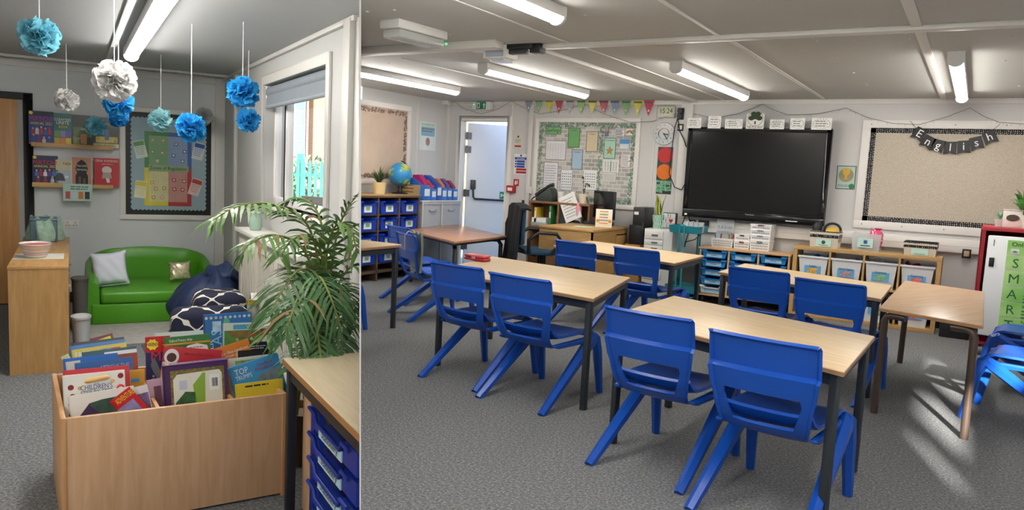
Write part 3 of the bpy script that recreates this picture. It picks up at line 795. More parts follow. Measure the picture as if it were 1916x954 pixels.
for r in range(2):
    for i in range(4):
        zb = (mid + .01) if r == 0 else q
        hb = (zt_ - q - mid) * .80 if r == 0 else (mid - q) * .8
        xc = (x0 + x1) / 2 - W + q + (i + .5) * cw
        tb = thing('storage_bin', descr[r * 4 + i][0], 'bin', (xc, Yk + .02, zb), 0, 'grey bins in the cube shelf')
        wt, wb = cw / 2 - .022, cw / 2 - .05
        b = MB(); dd = D - .06
        V = [(-wb, .02, 0), (wb, .02, 0), (wb, dd - .02, 0), (-wb, dd - .02, 0), (-wt, 0, hb), (wt, 0, hb), (wt, dd, hb), (-wt, dd, hb)]
        b.add(V, [(0, 3, 2, 1), (0, 1, 5, 4), (1, 2, 6, 5), (2, 3, 7, 6), (3, 0, 4, 7)])
        b.build('body', M_BIN, tb, thick=-.004)
        b = MB(); e = .014
        for (xa, xb_, ya, yb_) in ((-wt - e, wt + e, -e, .004), (-wt - e, wt + e, dd - .004, dd + e), (-wt - e, -wt + .004, 0, dd), (wt - .004, wt + e, 0, dd)): b.box(xa, xb_, ya, yb_, hb - .022, hb)
        b.build('rim', M_BIN, tb, bevel=.003)
        lh = hb * .42; 
        sl_ = MB().box(-.085, .085, -.004, 0, -lh / 2, lh / 2).build('label_card', M_BLB, tb); sl_.location = (.0, .006, hb * .5); sl_.rotation_euler = (-.05, 0, 0)
        box('label_picture', mat(['#caa04a', '#a7888c', '#7fae7a', '#d96a6a'][i], .6, var=.4, vs=40), sl_, -.05, .05, -.006, -.004, -lh * .42, lh * .08)
        if r == 0: text(binlab[i], sl_, (0, -.0055, lh * .27), M_INK, .03, maxw=.14)
        # contents peeping out
        rd = random.Random(7 * i + r)
        b = MB()
        for q_ in range(5):
            xx = rd.uniform(-wb, wb) * .7; ang = rd.uniform(-.5, .5)
            b.tube([(xx, .12, hb * .55), (xx + ang * .15, .1 + rd.random() * .15, hb * rd.uniform(.9, 1.08))], .022, 8)
        b.build('toys', mat(['#2a6fd0', '#b02f38', '#c9cbd0', '#c23a40'][i], .4), tb)
# trays, baskets on the cube shelf and tray unit
def lattice_basket(label, xc, yc, zb, w, d, h, m, cut=None, slots=True, group='white plastic baskets'):
    t = thing('plastic_basket', label, 'basket', (xc, yc, zb), 0, group)
    b = MB(); wb, db = w / 2 * .92, d / 2 * .92
    V = [(-wb, -db, 0), (wb, -db, 0), (wb, db, 0), (-wb, db, 0), (-w / 2, -d / 2, h), (w / 2, -d / 2, h), (w / 2, d / 2, h), (-w / 2, d / 2, h)]
    b.add(V, [(0, 3, 2, 1), (0, 1, 5, 4), (1, 2, 6, 5), (2, 3, 7, 6), (3, 0, 4, 7)])
    b.build('wall', m, t, thick=-.004)
    b = MB()
    for (xa, xb_, ya, yb_) in ((-w / 2 - .006, w / 2 + .006, -d / 2 - .006, -d / 2 + .004), (-w / 2 - .006, w / 2 + .006, d / 2 - .004, d / 2 + .006), (-w / 2 - .006, -w / 2 + .004, -d / 2, d / 2), (w / 2 - .004, w / 2 + .006, -d / 2, d / 2)): b.box(xa, xb_, ya, yb_, h - .012, h)
    b.build('rim', m, t, bevel=.002)
    b = MB(); nx = max(4, int(w / .022)); nz = max(2, int(h / .026))
    for i in range(nx):
        for j in range(nz - 1):
            f = (j + .8) / nz; ww = wb + (w / 2 - wb) * f; x = -ww * .9 + 1.8 * ww * (i + .5) / nx; y = -(db + (d / 2 - db) * f) - .0075
            b.box(x - .005, x + .005, y, y + .004, f * h - .008, f * h + .008)
    b.build('slots', mat('#8a8b8d', .7), t)
    if cut: MB().prism([(-w * .16, h * .74), (w * .16, h * .74), (w * .13, h * .92), (-w * .13, h * .92)], -d / 2 - .011, -d / 2 + .003, 'xz').build('handle_hole', cut, t)
    return t
M_BSK = mat('#eef0f0', .4, var=.01)
def onY(px0, px1, py_b, Y): 
    a, c = Yp(px0, py_b, Y), Yp(px1, py_b, Y); return (a.x + c.x) / 2, c.x - a.x
Yb_ = 9.16
xc, w = onY(1331, 1371, 445, Yb_); tb0 = lattice_basket('white lattice basket of pencils at the left of the tray unit', xc, Yb_ + .12, TRAYTOP, w, .22, .105, M_BSK)
b = MB(); rd = random.Random(2)
cols_ = ['#c9302c', '#2e7d43', '#e0a52b', '#3a3d42', '#2b61b8', '#d9702c', '#6a4a9a', '#e8e6e0', '#d9789a', '#7a5234']
for i in range(10):
    b = MB(); x = rd.uniform(-w * .4, w * .42); y = rd.uniform(-.07, .07); b.cyl((x, y, .05), (x + rd.uniform(-.03, .03), y + rd.uniform(-.02, .03), rd.uniform(.13, .17)), .006, n=6)
    o = b.build('pencil', mat(cols_[i], .5), None); o.location = tb0.location
    tag(o, ['red', 'green', 'yellow', 'black', 'blue', 'orange', 'purple', 'white', 'pink', 'brown'][i] + ' pencil standing in the white pencil basket', 'pencil', 'pencils in the white basket')
xc2, w2 = onY(1373, 1402, 445, Yb_)
zz = TRAYTOP
lattice_basket('lower of the two small white baskets in the middle stack', xc2, Yb_ + .12, zz, w2, .2, .095, M_BSK, mat('#7b2b30', .5))
lattice_basket('upper of the two small white baskets in the middle stack', xc2, Yb_ + .12, zz + .095, w2 * .97, .2, .075, M_BSK, mat('#2b2b2e', .5))
xc3, w3 = onY(1403, 1442, 447, Yb_)
nm = ['bottom', 'second', 'third', 'top']
for i in range(4):
    h_ = .12 if i == 0 else .062
    lattice_basket('%s basket of the tall white stack on the tray unit' % nm[i], xc3, Yb_ + .1, zz + (0 if i == 0 else .12 + (i - 1) * .062), w3 * (.94 + .02 * i), .22, h_, M_BSK, mat('#7b2b30' if i == 3 else '#77787a', .5))
# clear stand with cards behind the pencils
a = wallbox(1341, 410, 1373, 436, 9.33)
t = thing('acrylic_stand', 'clear acrylic card stand behind the pencil basket', 'stand', (a[0], 9.33, TRAYTOP))
hh = a[1] + a[3] / 2 - TRAYTOP
box('back_plate', mat('#dfe6ea', .08, var=.02, alpha=.45), t, -a[2] / 2, a[2] / 2, 0, .006, 0, hh)
b = MB()
for i in range(5):
    for j in range(2): b.box(-a[2] * .42 + i * a[2] * .18, -a[2] * .42 + i * a[2] * .18 + a[2] * .1, -.004, 0, hh * .45 + j * hh * .2, hh * .56 + j * hh * .2)
b.build('card_print', mat('#8d9499', .6), t)['kind'] = 'stuff'; box('foot', mat('#dfe6ea', .08, var=.02, alpha=.45), t, -a[2] / 2, a[2] / 2, -.06, .02, 0, .006)
# wicker baskets and clear box on the cube shelf
M_WICK = ramp_mat('wicker', 'Wave', 26, [(.2, '#b9ad95'), (.6, '#eee7d8')], .8, bump=.4, Distortion=2.0)
M_DOT = ramp_mat('dotted_cloth', 'Voronoi', 55, [(0, '#f2f2f0'), (.24, '#f2f2f0'), (.27, '#15161a'), (1, '#15161a')], .8, interp='CONSTANT', Randomness=.15)
def wicker(label, px0, px1, pyb, Y, h, lbl):
    xc, w = onY(px0, px1, pyb, Y); d = .24
    t = thing('wicker_basket', label, 'basket', (xc, Y + d / 2, KT), 0, 'white wicker baskets with dotted liner')
    b = MB(); wb, db = w / 2 * .9, d / 2 * .9
    V = [(-wb, -db, 0), (wb, -db, 0), (wb, db, 0), (-wb, db, 0), (-w / 2, -d / 2, h), (w / 2, -d / 2, h), (w / 2, d / 2, h), (-w / 2, d / 2, h)]
    b.add(V, [(0, 3, 2, 1), (0, 1, 5, 4), (1, 2, 6, 5), (2, 3, 7, 6), (3, 0, 4, 7)]).build('weave', M_WICK, t, thick=-.012)
    b = MB(); q = .01
    for (xa, xb_, ya, yb_) in ((-w / 2 - q, w / 2 + q, -d / 2 - q, -d / 2 + .004), (-w / 2 - q, w / 2 + q, d / 2 - .004, d / 2 + q), (-w / 2 - q, -w / 2 + .004, -d / 2, d / 2), (w / 2 - .004, w / 2 + q, -d / 2, d / 2)): b.box(xa, xb_, ya, yb_, h * .62, h + .012)
    b.build('dotted_liner', M_DOT, t, bevel=.006)
    c_ = box('label_card', mat('#bfe3d6', .5, var=.02), t, -.075, .075, -d / 2 - .012, -d / 2 - .004, h * .06, h * .52)
    box('label_print', mat('#5b7f78', .6), c_, -.05, .05, -d / 2 - .013, -d / 2 - .012, h * .14, h * .18)
    if lbl: o = MB().lathe([(0, -.001), (.02, 0), (.02, .002), (0, .003)], 14).build('label_picture', mat('#4a4440', .6), c_); o.location = (0, -d / 2 - .013, h * .35); o.rotation_euler = (pi / 2, 0, 0)
    return t, xc, w, d
tw, xc, w, d = wicker('white wicker basket holding headphones, dotted liner', 1515, 1566, 462, 9.04, .17, True)
t = thing('headphones', 'black and yellow headphones lying in the wicker basket', 'headphones', (xc, 9.16, KT + .12))
MB().lathe([(0, -.02), (.06, -.02), (.072, 0), (.06, .03), (.0, .05)], 16, (.06, .0, .06)).build('ear_cup', mat('#e3b53a', .5), t, smooth=50)
MB().tube([(.06 + .085 * cos(a_), 0, .07 + .075 * sin(a_)) for a_ in [i * pi / 10 for i in range(11)]], .014, 8).build('headband', M_BLACK, t, smooth=60)
MB().lathe([(0, -.05), (.05, -.04), (.055, .05), (.03, .11), (0, .12)], 12, (-.1, .02, .05)).build('ear_cup', M_BLACK, t, smooth=50)
wicker('white wicker basket at the right end of the cube shelf', 1690, 1750, 482, 9.04, .13, False)
xc, w = onY(1591, 1646, 470, 9.06); h_ = Yp(1618, 437, 9.06).z - KT
t = thing('clear_box', 'clear plastic box with a pink bag on the cube shelf', 'box', (xc, 9.18, KT))
M_CLR = mat('#e3e6e8', .15, var=.02, alpha=.5)
b = MB(); V = [(-w * .45, -.1, 0), (w * .45, -.1, 0), (w * .45, .1, 0), (-w * .45, .1, 0), (-w / 2, -.12, h_), (w / 2, -.12, h_), (w / 2, .12, h_), (-w / 2, .12, h_)]
b.add(V, [(0, 3, 2, 1), (0, 1, 5, 4), (1, 2, 6, 5), (2, 3, 7, 6), (3, 0, 4, 7)]).build('body', M_CLR, t, thick=-.003)
c_ = box('label_card', mat('#bfe3d6', .5), t, -.08, .07, -.13, -.115, h_ * .2, h_ * .72); box('label_picture', mat('#2c4d8e', .5), c_, -.02, .015, -.132, -.13, h_ * .42, h_ * .62); box('label_print', mat('#35506a', .5), c_, -.05, .045, -.132, -.13, h_ * .28, h_ * .34)
b = MB()
for i in range(10): b.box(-w * .4 + .03 * i, -.38 * w + .03 * i, -.02, .02, .01, .02)
t2 = thing('pink_bag', 'pink patterned bag peeping out of the clear box', 'bag', (xc + w * .28, 9.18, KT + .02))
MB().lathe([(.03, 0), (.06, .03), (.062, h_ * .8), (.05, h_ * 1.05), (.035, h_ * 1.12), (.05, h_ * 1.22)], 12, sx=1.15, sy=.8).build('cloth', ramp_mat('pink_dots', 'Voronoi', 30, [(0, '#fbe9ef'), (.3, '#fbe9ef'), (.34, '#e0527f'), (1, '#e0527f')], .8), t2, smooth=50)
# ------------------------------------------------------------------ red cupboard on the right
Yc = 8.15
a = Yp(1836, 424, Yc); zc = a.z
x0 = Yp(1828, 520, Yc).x
t = thing('red_cupboard', 'red metal cupboard with a white door and green rules poster', 'cupboard', (x0, Yc, 0))
Wc = 1.05; Dc = .8
M_RED = mat('#a3142a', .4, var=.03)
b = MB(); b.box(0, Wc, 0, Dc, .10, .13); b.box(0, Wc, 0, Dc, zc - .03, zc); b.box(0, .03, 0, Dc, .13, zc - .03); b.box(Wc - .03, Wc, 0, Dc, .13, zc - .03); b.box(.03, Wc - .03, Dc - .02, Dc, .13, zc - .03); b.build('carcass', M_RED, t, bevel=.006)
dr_ = MB().box(.05, Wc - .04, -.015, .02, .19, zc - .07).build('door', mat('#eef1f3', .35, var=.01), t, bevel=.012)
box('lock', M_BLACK, dr_, .075, .115, -.022, -.014, zc * .70, zc * .77, .003); box('key_slot', mat('#777', .4) if False else mat('#777777', .4), dr_, .095, .102, -.018, -.014, zc * .86, zc * .91)
for i, xx in enumerate((.07, Wc - .1)):
    for yy in (.06, Dc - .08): MB().cyl((xx, yy, .05), (xx + .035, yy, .05), .05, n=16).build('castor', mat('#8e9092', .4, metal=.4), t, smooth=40)
# SMART rules poster
px_ = .20; pw = .62
t3 = thing('rules_poster', 'green online safety rules poster on the white cupboard door', 'poster', (x0, Yc - .016, 0))
GR = ['#8fd05a', '#b6e38a']
ph = zc - .07 - .05; z = zc - .10; hgt = (zc - .34) / 6
M_DG = mat('#2e6f3a', .6)
cards = [('Online Safety', None), ('Safe', 'S'), ('Meeting', 'M'), ('Accept', 'A'), ('Reliable', 'R'), ('Tell someone', 'T')]
zcur = z
for i, (wd_, le) in enumerate(cards):
    h_ = hgt
    c_ = MB().box(px_, px_ + pw, -.004, 0, zcur - h_ + .008, zcur).build('poster_card', ramp_mat('poster_green', 'Noise', 3, [(.3, '#6fc24a'), (.7, '#c4ec9c')], .35), t3)
    if le:
        text(le, c_, (px_ + .075, -.006, zcur - h_ / 2), M_DG, h_ * .62, bold=.02)
        text(wd_, c_, (px_ + .16, -.006, zcur - .032), M_INK, .026, align='LEFT')
        lines(c_, px_ + .16, px_ + .55, [zcur - .07 - .028 * q for q in range(3)], -.0045, .011, mat('#3f6a44', .6), seed=i)
    else:
        text('Online Safety', c_, (px_ + .03, -.006, zcur - h_ * .27), M_INK, h_ * .3, align='LEFT'); text('Rules', c_, (px_ + .2, -.006, zcur - h_ * .7), M_INK, h_ * .3, align='LEFT')
        box('badge', M_PAPER, c_, px_ + .03, px_ + .09, -.006, -.004, zcur - h_ + .018, zcur - h_ * .55); MB().lathe([(0, 0), (.022, .005), (0, .012)], 10, (px_ + .06, -.007, zcur - h_ * .75)).build('badge_tree', M_DG, c_)
    zcur -= h_
# plants and box on the cupboard
p = Yp(1889, 418, Yc + .25)
def leafy(t, n, hgt, r, m, rd, w=.03, base=0., droop=.5):
    b = MB()
    for i in range(n):
        a_ = rd.uniform(0, 2 * pi); l = hgt * rd.uniform(.6, 1); o = r * rd.uniform(.3, 1)
        d = Vector((cos(a_), sin(a_), 0)); s = Vector((-sin(a_), cos(a_), 0))
        pts = [d * (o * f) + Vector((0, 0, base + l * (f ** .8) - droop * o * f * f)) for f in (0, .35, .7, 1)]
        ws = [w * .4, w, w * .8, .001]
        V = []
        for q, ww in zip(pts, ws): V += [q - s * ww / 2, q + s * ww / 2]
        b.add(V, [(0, 1, 3, 2), (2, 3, 5, 4), (4, 5, 7, 6)])
    return b.build('leaves', m, t)
def pot(t, r0, r1, h, m, name='pot'):
    return MB().lathe([(0, 0), (r0, 0), (r1, h), (r1 * .88, h), (r1 * .85, h * .85), (0, h * .85)], 20).build(name, m, t, smooth=40)
rd = random.Random(8)
xs_ = [Yp(q, 420, Yc + .3).x for q in (1869, 1893, 1912)]
t = thing('succulent', 'small succulent in a grey pot on the red cupboard', 'plant', (xs_[0], Yc + .3, zc)); pot(t, .03, .04, .07, mat('#c9c9c6', .6)); leafy(t, 18, .1, .045, mat('#7fae86', .6, var=.2), rd, .02, .06)
t = thing('patterned_tin', 'white tin box with dark oval print on the red cupboard', 'box', (xs_[1], Yc + .3, zc)); box('body', mat('#e8e6df', .45), t, -.075, .075, -.06, .06, 0, .155, .006)
o = MB().lathe([(0, 0), (.05, 0), (.05, .003), (0, .003)], 18, sx=1.0, sy=.6).build('oval_print', mat('#4d4a38', .6), t); o.location = (0, -.063, .09); o.rotation_euler = (pi / 2, 0, 0)
box('lid', mat('#d5d2c6', .45), t, -.078, .078, -.063, .063, .155, .165, .003)
t = thing('trailing_plant', 'leafy green plant at the right end of the red cupboard', 'plant', (xs_[2] + .03, Yc + .3, zc)); pot(t, .06, .075, .12, mat('#dfe9d6', .6)); leafy(t, 40, .34, .2, mat('#5c9a4a', .55, var=.3), rd, .07, .1, .7)
t = thing('black_crate', 'black woven crate on the floor between shelf and red cupboard', 'crate', ((KX1 + x0) / 2 + .02, 8.92, 0))
wc = (x0 - KX1) * .42
box('body', ramp_mat('black_weave', 'Wave', 30, [(.2, '#0e0e10'), (.7, '#2c2c30')], .7, bump=.5), t, -wc, wc, -.02, .36, 0, .36, .01); box('rim', M_BLACK, t, -wc - .008, wc + .008, -.03, .37, .34, .37, .006); box('handle_ring', mat('#77797c', .3, metal=.8), t, -.05, .05, -.04, -.025, .22, .26, .006)
# ================================================================== teacher's corner
DT = .824; dx0, dx1, dy0, dy1 = -4.47, -3.76, 8.16, 9.2
t = thing('teacher_desk', 'oak teacher desk with panelled front and drawers', 'desk', (0, 0, 0)); t.location = ((dx0 + dx1) / 2, (dy0 + dy1) / 2, 0)
W, D = (dx1 - dx0) / 2, (dy1 - dy0) / 2
M_DK = wood('#a8834f', '#bf9a66', (1.5, 12, 12), .5); M_DKY = wood('#a07b46', '#b58f58', (12, 1.5, 12), .5)
box('desk_top', M_DK, t, -W - .01, W + .01, -D - .01, D, DT - .03, DT, .003)
box('front_panel', M_DK, t, -W, W, -D, -D + .02, DT - .36, DT - .03); box('side_panel', M_DKY, t, W - .02, W, -D, D, .05, DT - .03)
for i in range(3): 
    o = box('drawer', M_DKY, t, W, W + .012, D - .36, D - .02, DT - .10 - .2 * i - .17, DT - .10 - .2 * i, .002); box('drawer_gap', M_BLACK, o, W + .001, W + .013, D - .34, D - .04, DT - .095 - .2 * i, DT - .085 - .2 * i)
for sx, sy in ((-1, -1), (-1, 1), (1, -1), (1, 1)): box('leg', M_LEGD, t, sx * (W - .05) - .02, sx * (W - .05) + .02, sy * (D - .05) - .02, sy * (D - .05) + .02, 0, DT - .03)
def ondesk(px, py): p = Zp(px, py, DT); p.y = min(p.y, dy1 - .05); p.x = max(min(p.x, dx1 - .04), dx0 + .03); return p
# bookcase behind the desk
Yq = 9.12
a = Yp(990, 374, Yq); c = Yp(1104, 383, Yq); zb = (a.z + c.z) / 2; x0, x1 = a.x, c.x
t = thing('low_bookcase', 'brown low bookcase behind the teacher desk', 'bookcase', ((x0 + x1) / 2, Yq, 0)); W = (x1 - x0) / 2; D = YB - .03 - Yq
M_BC = wood('#7c5b3f', '#92704f', (1.5, 12, 12), .5)
box('top_board', M_BC, t, -W, W, 0, D, zb - .03, zb, .003); box('base_board', M_BC, t, -W, W, 0, D, .02, .06); box('back_board', M_BC, t, -W, W, D - .012, D, .06, zb - .03)
for x in (-W, -W + 2 * W * .48, W - .025): box('upright', M_BC, t, x, x + .025, 0, D - .012, .0, zb - .03)
for x, w in ((-W + .025, W * .9), (.0, W * .95)): box('shelf', M_BC, t, x, x + w, .01, D - .012, zb - .36, zb - .34)
BCX = (x0 + x1) / 2
# contents of the bookcase
def put(label, name, cat, x, y, z, w, d, h, m, bev=.004, part='body'):
    t = thing(name, label, cat, (x, y, z)); box(part, m, t, -w / 2, w / 2, -d / 2, d / 2, 0, h, bev); return t
def pxX(px, Y, py=400): return Yp(px, py, Y).x
z_ = zb - .34
t = put('stack of grey paper trays in the low bookcase', 'paper_tray', 'tray', pxX(1006, Yq), Yq + .14, z_, .26, .22, .05, mat('#9aa09c', .5)); box('paper', M_PAPER, t, -.11, .11, -.1, .09, .05, .11)
t = put('yellow folder standing in the low bookcase', 'folder', 'folder', pxX(993, Yq) + .05, Yq + .14, z_, .04, .2, .25, mat('#d7b33a', .5)); box('spine_label', M_PAPER, t, -.012, .012, -.102, -.1, .1, .2)
t = put('green folder at the middle upright of the low bookcase', 'folder', 'folder', pxX(1027, Yq), Yq + .13, z_, .03, .2, .28, mat('#3f8a4c', .5)); box('spine_label', M_PAPER, t, -.01, .01, -.102, -.1, .12, .2)
t = thing('dark_bag', 'dark grey cloth bag stuffed into the low bookcase', 'bag', (pxX(1050, Yq), Yq + .13, z_)); MB().lathe([(0, 0), (.12, .01), (.14, .1), (.1, .2), (.04, .26), (0, .27)], 14, sx=1.1, sy=.8).build('body', mat('#3b3f45', .8, var=.15, bump=.3, bs=25), t, smooth=60); MB().tube([(-.05, 0, .24), (-.02, -.05, .30), (.05, -.05, .28), (.06, 0, .22)], .01, 6).build('handle', M_BLACK, t, smooth=60)
t = thing('pen_pot', 'green pot of white cards in the low bookcase', 'pot', (pxX(1078, Yq), Yq + .1, z_)); box('body', mat('#5d7f55', .5), t, -.045, .045, -.04, .04, 0, .17, .006)
for i in range(3): box('card', M_PAPER, t, -.035 + i * .02, -.03 + i * .02, -.03, .03, .05, .26 - i * .02)
# things on the bookcase
t = thing('desk_phone', 'dark green-grey desk phone on the low bookcase', 'phone', (pxX(1014, Yq, 370), Yq + .14, zb))
MB().prism([(-.13, 0), (.13, .0), (.13, .05), (.10, .16), (.07, .19), (-.13, .04)], -.09, .09, 'xz').build('body', mat('#2f3a36', .45), t, bevel=.01)
MB().tube([(-.14, -.05, .07), (-.08, -.05, .12), (.06, -.05, .21), (.12, -.05, .22)], [.03, .022, .022, .03], 10).build('handset', mat('#27302d', .4), t, smooth=60)
MB().tube([(-.14, -.05, .06), (-.2, -.03, .03), (-.24, 0, .0), (-.27, .02, -.1)], .008, 6).build('cord', M_BLACK, t, smooth=60)
t = thing('white_cup', 'tall white patterned cup beside the desk phone', 'cup', (pxX(1041, Yq, 372), Yq + .12, zb)); MB().lathe([(0, 0), (.036, 0), (.045, .14), (.04, .14), (.034, .02), (0, .02)], 16).build('body', mat('#e9e7e2', .4), t, smooth=40); MB().lathe([(.0385, .03), (.041, .03), (.0435, .07), (.042, .07)], 16).build('pink_band', mat('#e6b9b4', .5), t, smooth=40)
t = put('white tissue box with pink dots on the low bookcase', 'tissue_box', 'box', pxX(1064, Yq, 374), Yq + .12, zb, .09, .1, .13, ramp_mat('pink_spots', 'Voronoi', 32, [(0, '#d98b96'), (.25, '#d98b96'), (.3, '#f4ece9'), (1, '#f4ece9')], .6)); box('slot', M_PAPER, t, -.03, .03, -.01, .01, .13, .15)
t = thing('potted_vine', 'trailing vine in a cream pot on the low bookcase', 'plant', (pxX(1083, Yq, 376), Yq + .13, zb)); pot(t, .06, .075, .13, mat('#e5ddc8', .5))
b = MB(); b2 = MB(); rd = random.Random(5)
for k2, end in enumerate(((-.02, -.03, .34), (.09, -.02, .24), (.13, -.1, .0))):
    pts = [Vector((0, 0, .12)), Vector((end[0] * .4, end[1] * .3, .12 + (end[2] - .1) * .7 + .05)), Vector(end)]
    b.tube(pts, .004, 5)
    for i in range(9):
        f = i / 8; p = pts[0].lerp(pts[1], min(1, f * 2)) if f < .5 else pts[1].lerp(pts[2], f * 2 - 1)
        leafball(b2, p, .012, 2, rd, .018)
b.build('stem', mat('#4b4a2c', .7), t); b2.build('leaves', mat('#3e5632', .6, var=.3), t)
# things on the desk
p = ondesk(1092, 414)
t = thing('water_bottle', 'tall pink to blue water bottle with measure marks on the desk', 'bottle', p)
mb_, tt, pp = newmat('pink_blue_fade'); tc = tt.nodes.new('ShaderNodeTexCoord'); sx_ = tt.nodes.new('ShaderNodeSeparateXYZ'); mr = tt.nodes.new('ShaderNodeMapRange'); mr.inputs['From Max'].default_value = .22; rr = tt.nodes.new('ShaderNodeValToRGB'); rr.color_ramp.elements[0].color = lin('#9db4d6'); rr.color_ramp.elements[1].color = lin('#ef9aa4'); pp.inputs['Roughness'].default_value = .3
tt.links.new(tc.outputs['Object'], sx_.inputs[0]); tt.links.new(sx_.outputs['Z'], mr.inputs['Value']); tt.links.new(mr.outputs[0], rr.inputs[0]); tt.links.new(rr.outputs[0], pp.inputs['Base Color'])
MB().lathe([(0, 0), (.04, 0), (.042, .01), (.042, .2), (.036, .215), (0, .215)], 20).build('body', mb_, t, smooth=40); MB().lathe([(.035, .215), (.035, .25), (.03, .26), (0, .26)], 20).build('cap', mat('#f0a3ad', .35), t, smooth=40)
b = MB()
for i in range(7): b.box(-.03, -.016, -.0425, -.036, .04 + i * .022, .045 + i * .022)
b.build('measure_marks', M_PAPER, t)
p = ondesk(1120, 420)
t = thing('keyboard', 'black computer keyboard on the teacher desk', 'keyboard', p, rad(20)); MB().prism([(-.07, 0), (.07, 0), (.07, .035), (-.07, .012)], -.2, .2, 'yz').build('body', M_BLACK, t, bevel=.004)
b = MB()
for i in range(4):
    for j in range(11): b.box(-.185 + j * .034, -.158 + j * .034, -.055 + i * .03, -.03 + i * .03, .014 + i * .006, .026 + i * .006)
b.build('keys', mat('#2b2d30', .5), t)
p = ondesk(1084, 416); t = thing('computer_mouse', 'black computer mouse at the front of the teacher desk', 'mouse', p); MB().lathe([(0, 0), (.04, 0), (.042, .012), (.03, .032), (0, .04)], 14, sx=1, sy=1.7).build('body', M_BLACK, t, smooth=50); MB().cyl((-.004, -.03, .036), (.004, -.03, .036), .008, n=8).build('wheel', M_GREY, t)
p = ondesk(1094, 424); t = thing('paper_sheet', 'pale green sheets of paper on the teacher desk corner', 'paper', p, rad(12)); box('sheet', mat('#cfe0cf', .6), t, -.12, .12, -.1, .1, 0, .003); box('top_sheet', mat('#9fcdc4', .6), t, -.06, .07, -.06, .06, .003, .006)
# monitor seen from the side
mx, my_ = dx1 - .27, 9.02
t = thing('computer_monitor', 'black flat computer monitor seen edge-on on the teacher desk', 'monitor', (mx, my_, DT), rad(-38))
box('screen_case', M_BLACK, t, -.27, .27, -.01, .03, .09, .44, .006); box('display', M_BLACKG, t, -.255, .255, -.012, -.009, .105, .425); box('stand_neck', M_BLACK, t, -.03, .03, .03, .055, .01, .26, .004); MB().lathe([(0, 0), (.12, 0), (.12, .008), (0, .014)], 20, (0, .02, 0), sx=1, sy=.8).build('stand_foot', M_BLACK, t, smooth=40)
p = Vector((dx1 - .12, 8.72, DT))
t = thing('motto_card', 'square cream card with rows of coloured letters on the desk', 'card', p, rad(20)); a = wallbox(1155, 380, 1183, 414, p.y); w_, h_ = a[2] * 1.05, a[3] * 1.02
box('panel', mat('#f1ead6', .5), t, -w_ / 2, w_ / 2, -.006, .006, 0, h_, .003)
cl = ['#d58b3c', '#6b8f5a', '#c26a5a', '#55707f']
for i, wd_ in enumerate(('THINK OUT', 'THAT ARE', 'SO LOVED', 'BE KIND', 'THERE')):
    rd = random.Random(i); b = MB(); x = -w_ * .26
    for j in range(8): b.box(x + j * w_ * .065, x + j * w_ * .065 + w_ * .045, -.0075, -.006, h_ * (.83 - .16 * i), h_ * (.91 - .16 * i))
    b.build('letter_row', mat(cl[i % 4], .6, var=.3, vs=60), t)
for s in (-1, 1): o = MB().lathe([(0, 0), (.022, 0), (.022, .002), (0, .002)], 12).build('flower_print', mat('#d8973a', .6), t); o.location = (s * w_ * .36, -.006, h_ * .35); o.rotation_euler = (pi / 2, 0, 0)
# leaning paper on a holder
p = ondesk(1130, 414); t = thing('document_holder', 'tilted white document on a holder beside the monitor', 'document', (p.x - .05, min(p.y + .2, 9.1), DT), rad(5))
o = MB().box(-.12, .12, -.004, 0, .04, .40).build('sheet', M_PAPER, t); o.rotation_euler = (-.15, -.45, 0); lines(o, -.09, .09, [.1 + .04 * i for i in range(7)], -.0045, .008)
MB().tube([(0, .02, 0), (0, .03, .12), (.03, .02, .2)], .008, 6).build('arm', M_BLACK, t); MB().lathe([(0, 0), (.05, 0), (.05, .01), (0, .012)], 12).build('foot', M_BLACK, t)
# computer tower and boxes beyond the desk, drawers, plant, light box
Yd = 9.0
xa, wa_ = onY(1186, 1213, 400, 9.2)
t = thing('side_cabinet', 'low wooden cabinet under the black computer by the wall', 'cabinet', (xa, 9.2, 0)); box('body', M_DKY, t, -wa_ * .7, wa_ * .5, -.15, .2, 0, .62, .004); box('door', M_DKY, t, -wa_ * .65, wa_ * .45, -.165, -.15, .03, .6, .003)
zt2 = Yp(1195, 387, 9.2).z
t = thing('computer_tower', 'black desktop computer standing by the wall behind the desk', 'computer', (xa, 9.22, .62)); box('case', M_BLACK, t, -wa_ * .45, wa_ * .45, -.17, .18, 0, (zt2 - .62) * .52, .006); box('upper_case', mat('#26282b', .4), t, -wa_ * .28, wa_ * .5, -.15, .18, (zt2 - .62) * .52, zt2 - .62, .006); box('label', M_PAPER, t, -wa_ * .2, wa_ * .1, -.153, -.149, (zt2 - .62) * .8, (zt2 - .62) * .88)
MB().tube([(wa_ * .3, -.16, .3), (wa_ * .55, -.2, .28), (wa_ * .6, -.2, .1), (wa_ * .4, -.18, -.1), (wa_ * .55, -.2, -.4)], .007, 6).build('cable', M_BLACK, t, smooth=60)
xa, wa_ = onY(1205, 1258, 440, 8.95); zt2 = Yp(1230, 429, 8.95).z
t = thing('drawer_unit', 'white filing drawer unit with slim drawers beside the teal trolley', 'drawers', (xa, 8.95, 0)); DRT = zt2
M_DRW = mat('#d6d7d4', .4, var=.01)
box('carcass', M_DRW, t, -wa_ / 2, wa_ / 2, .012, .42, 0, zt2, .004); zz_ = zt2 - .02
hs = [.11, .07, .07, .10, .12, .13]
for i, h_ in enumerate(hs):
    if zz_ - h_ < .02: break
    o = box('drawer', M_DRW, t, -wa_ / 2 + .012, wa_ * .18, -.002, .012, zz_ - h_ + .008, zz_, .003); box('handle', mat('#6d6a70', .4, metal=.5), o, -wa_ * .22, wa_ * .0, -.008, -.001, zz_ - h_ * .62, zz_ - h_ * .40); zz_ -= h_
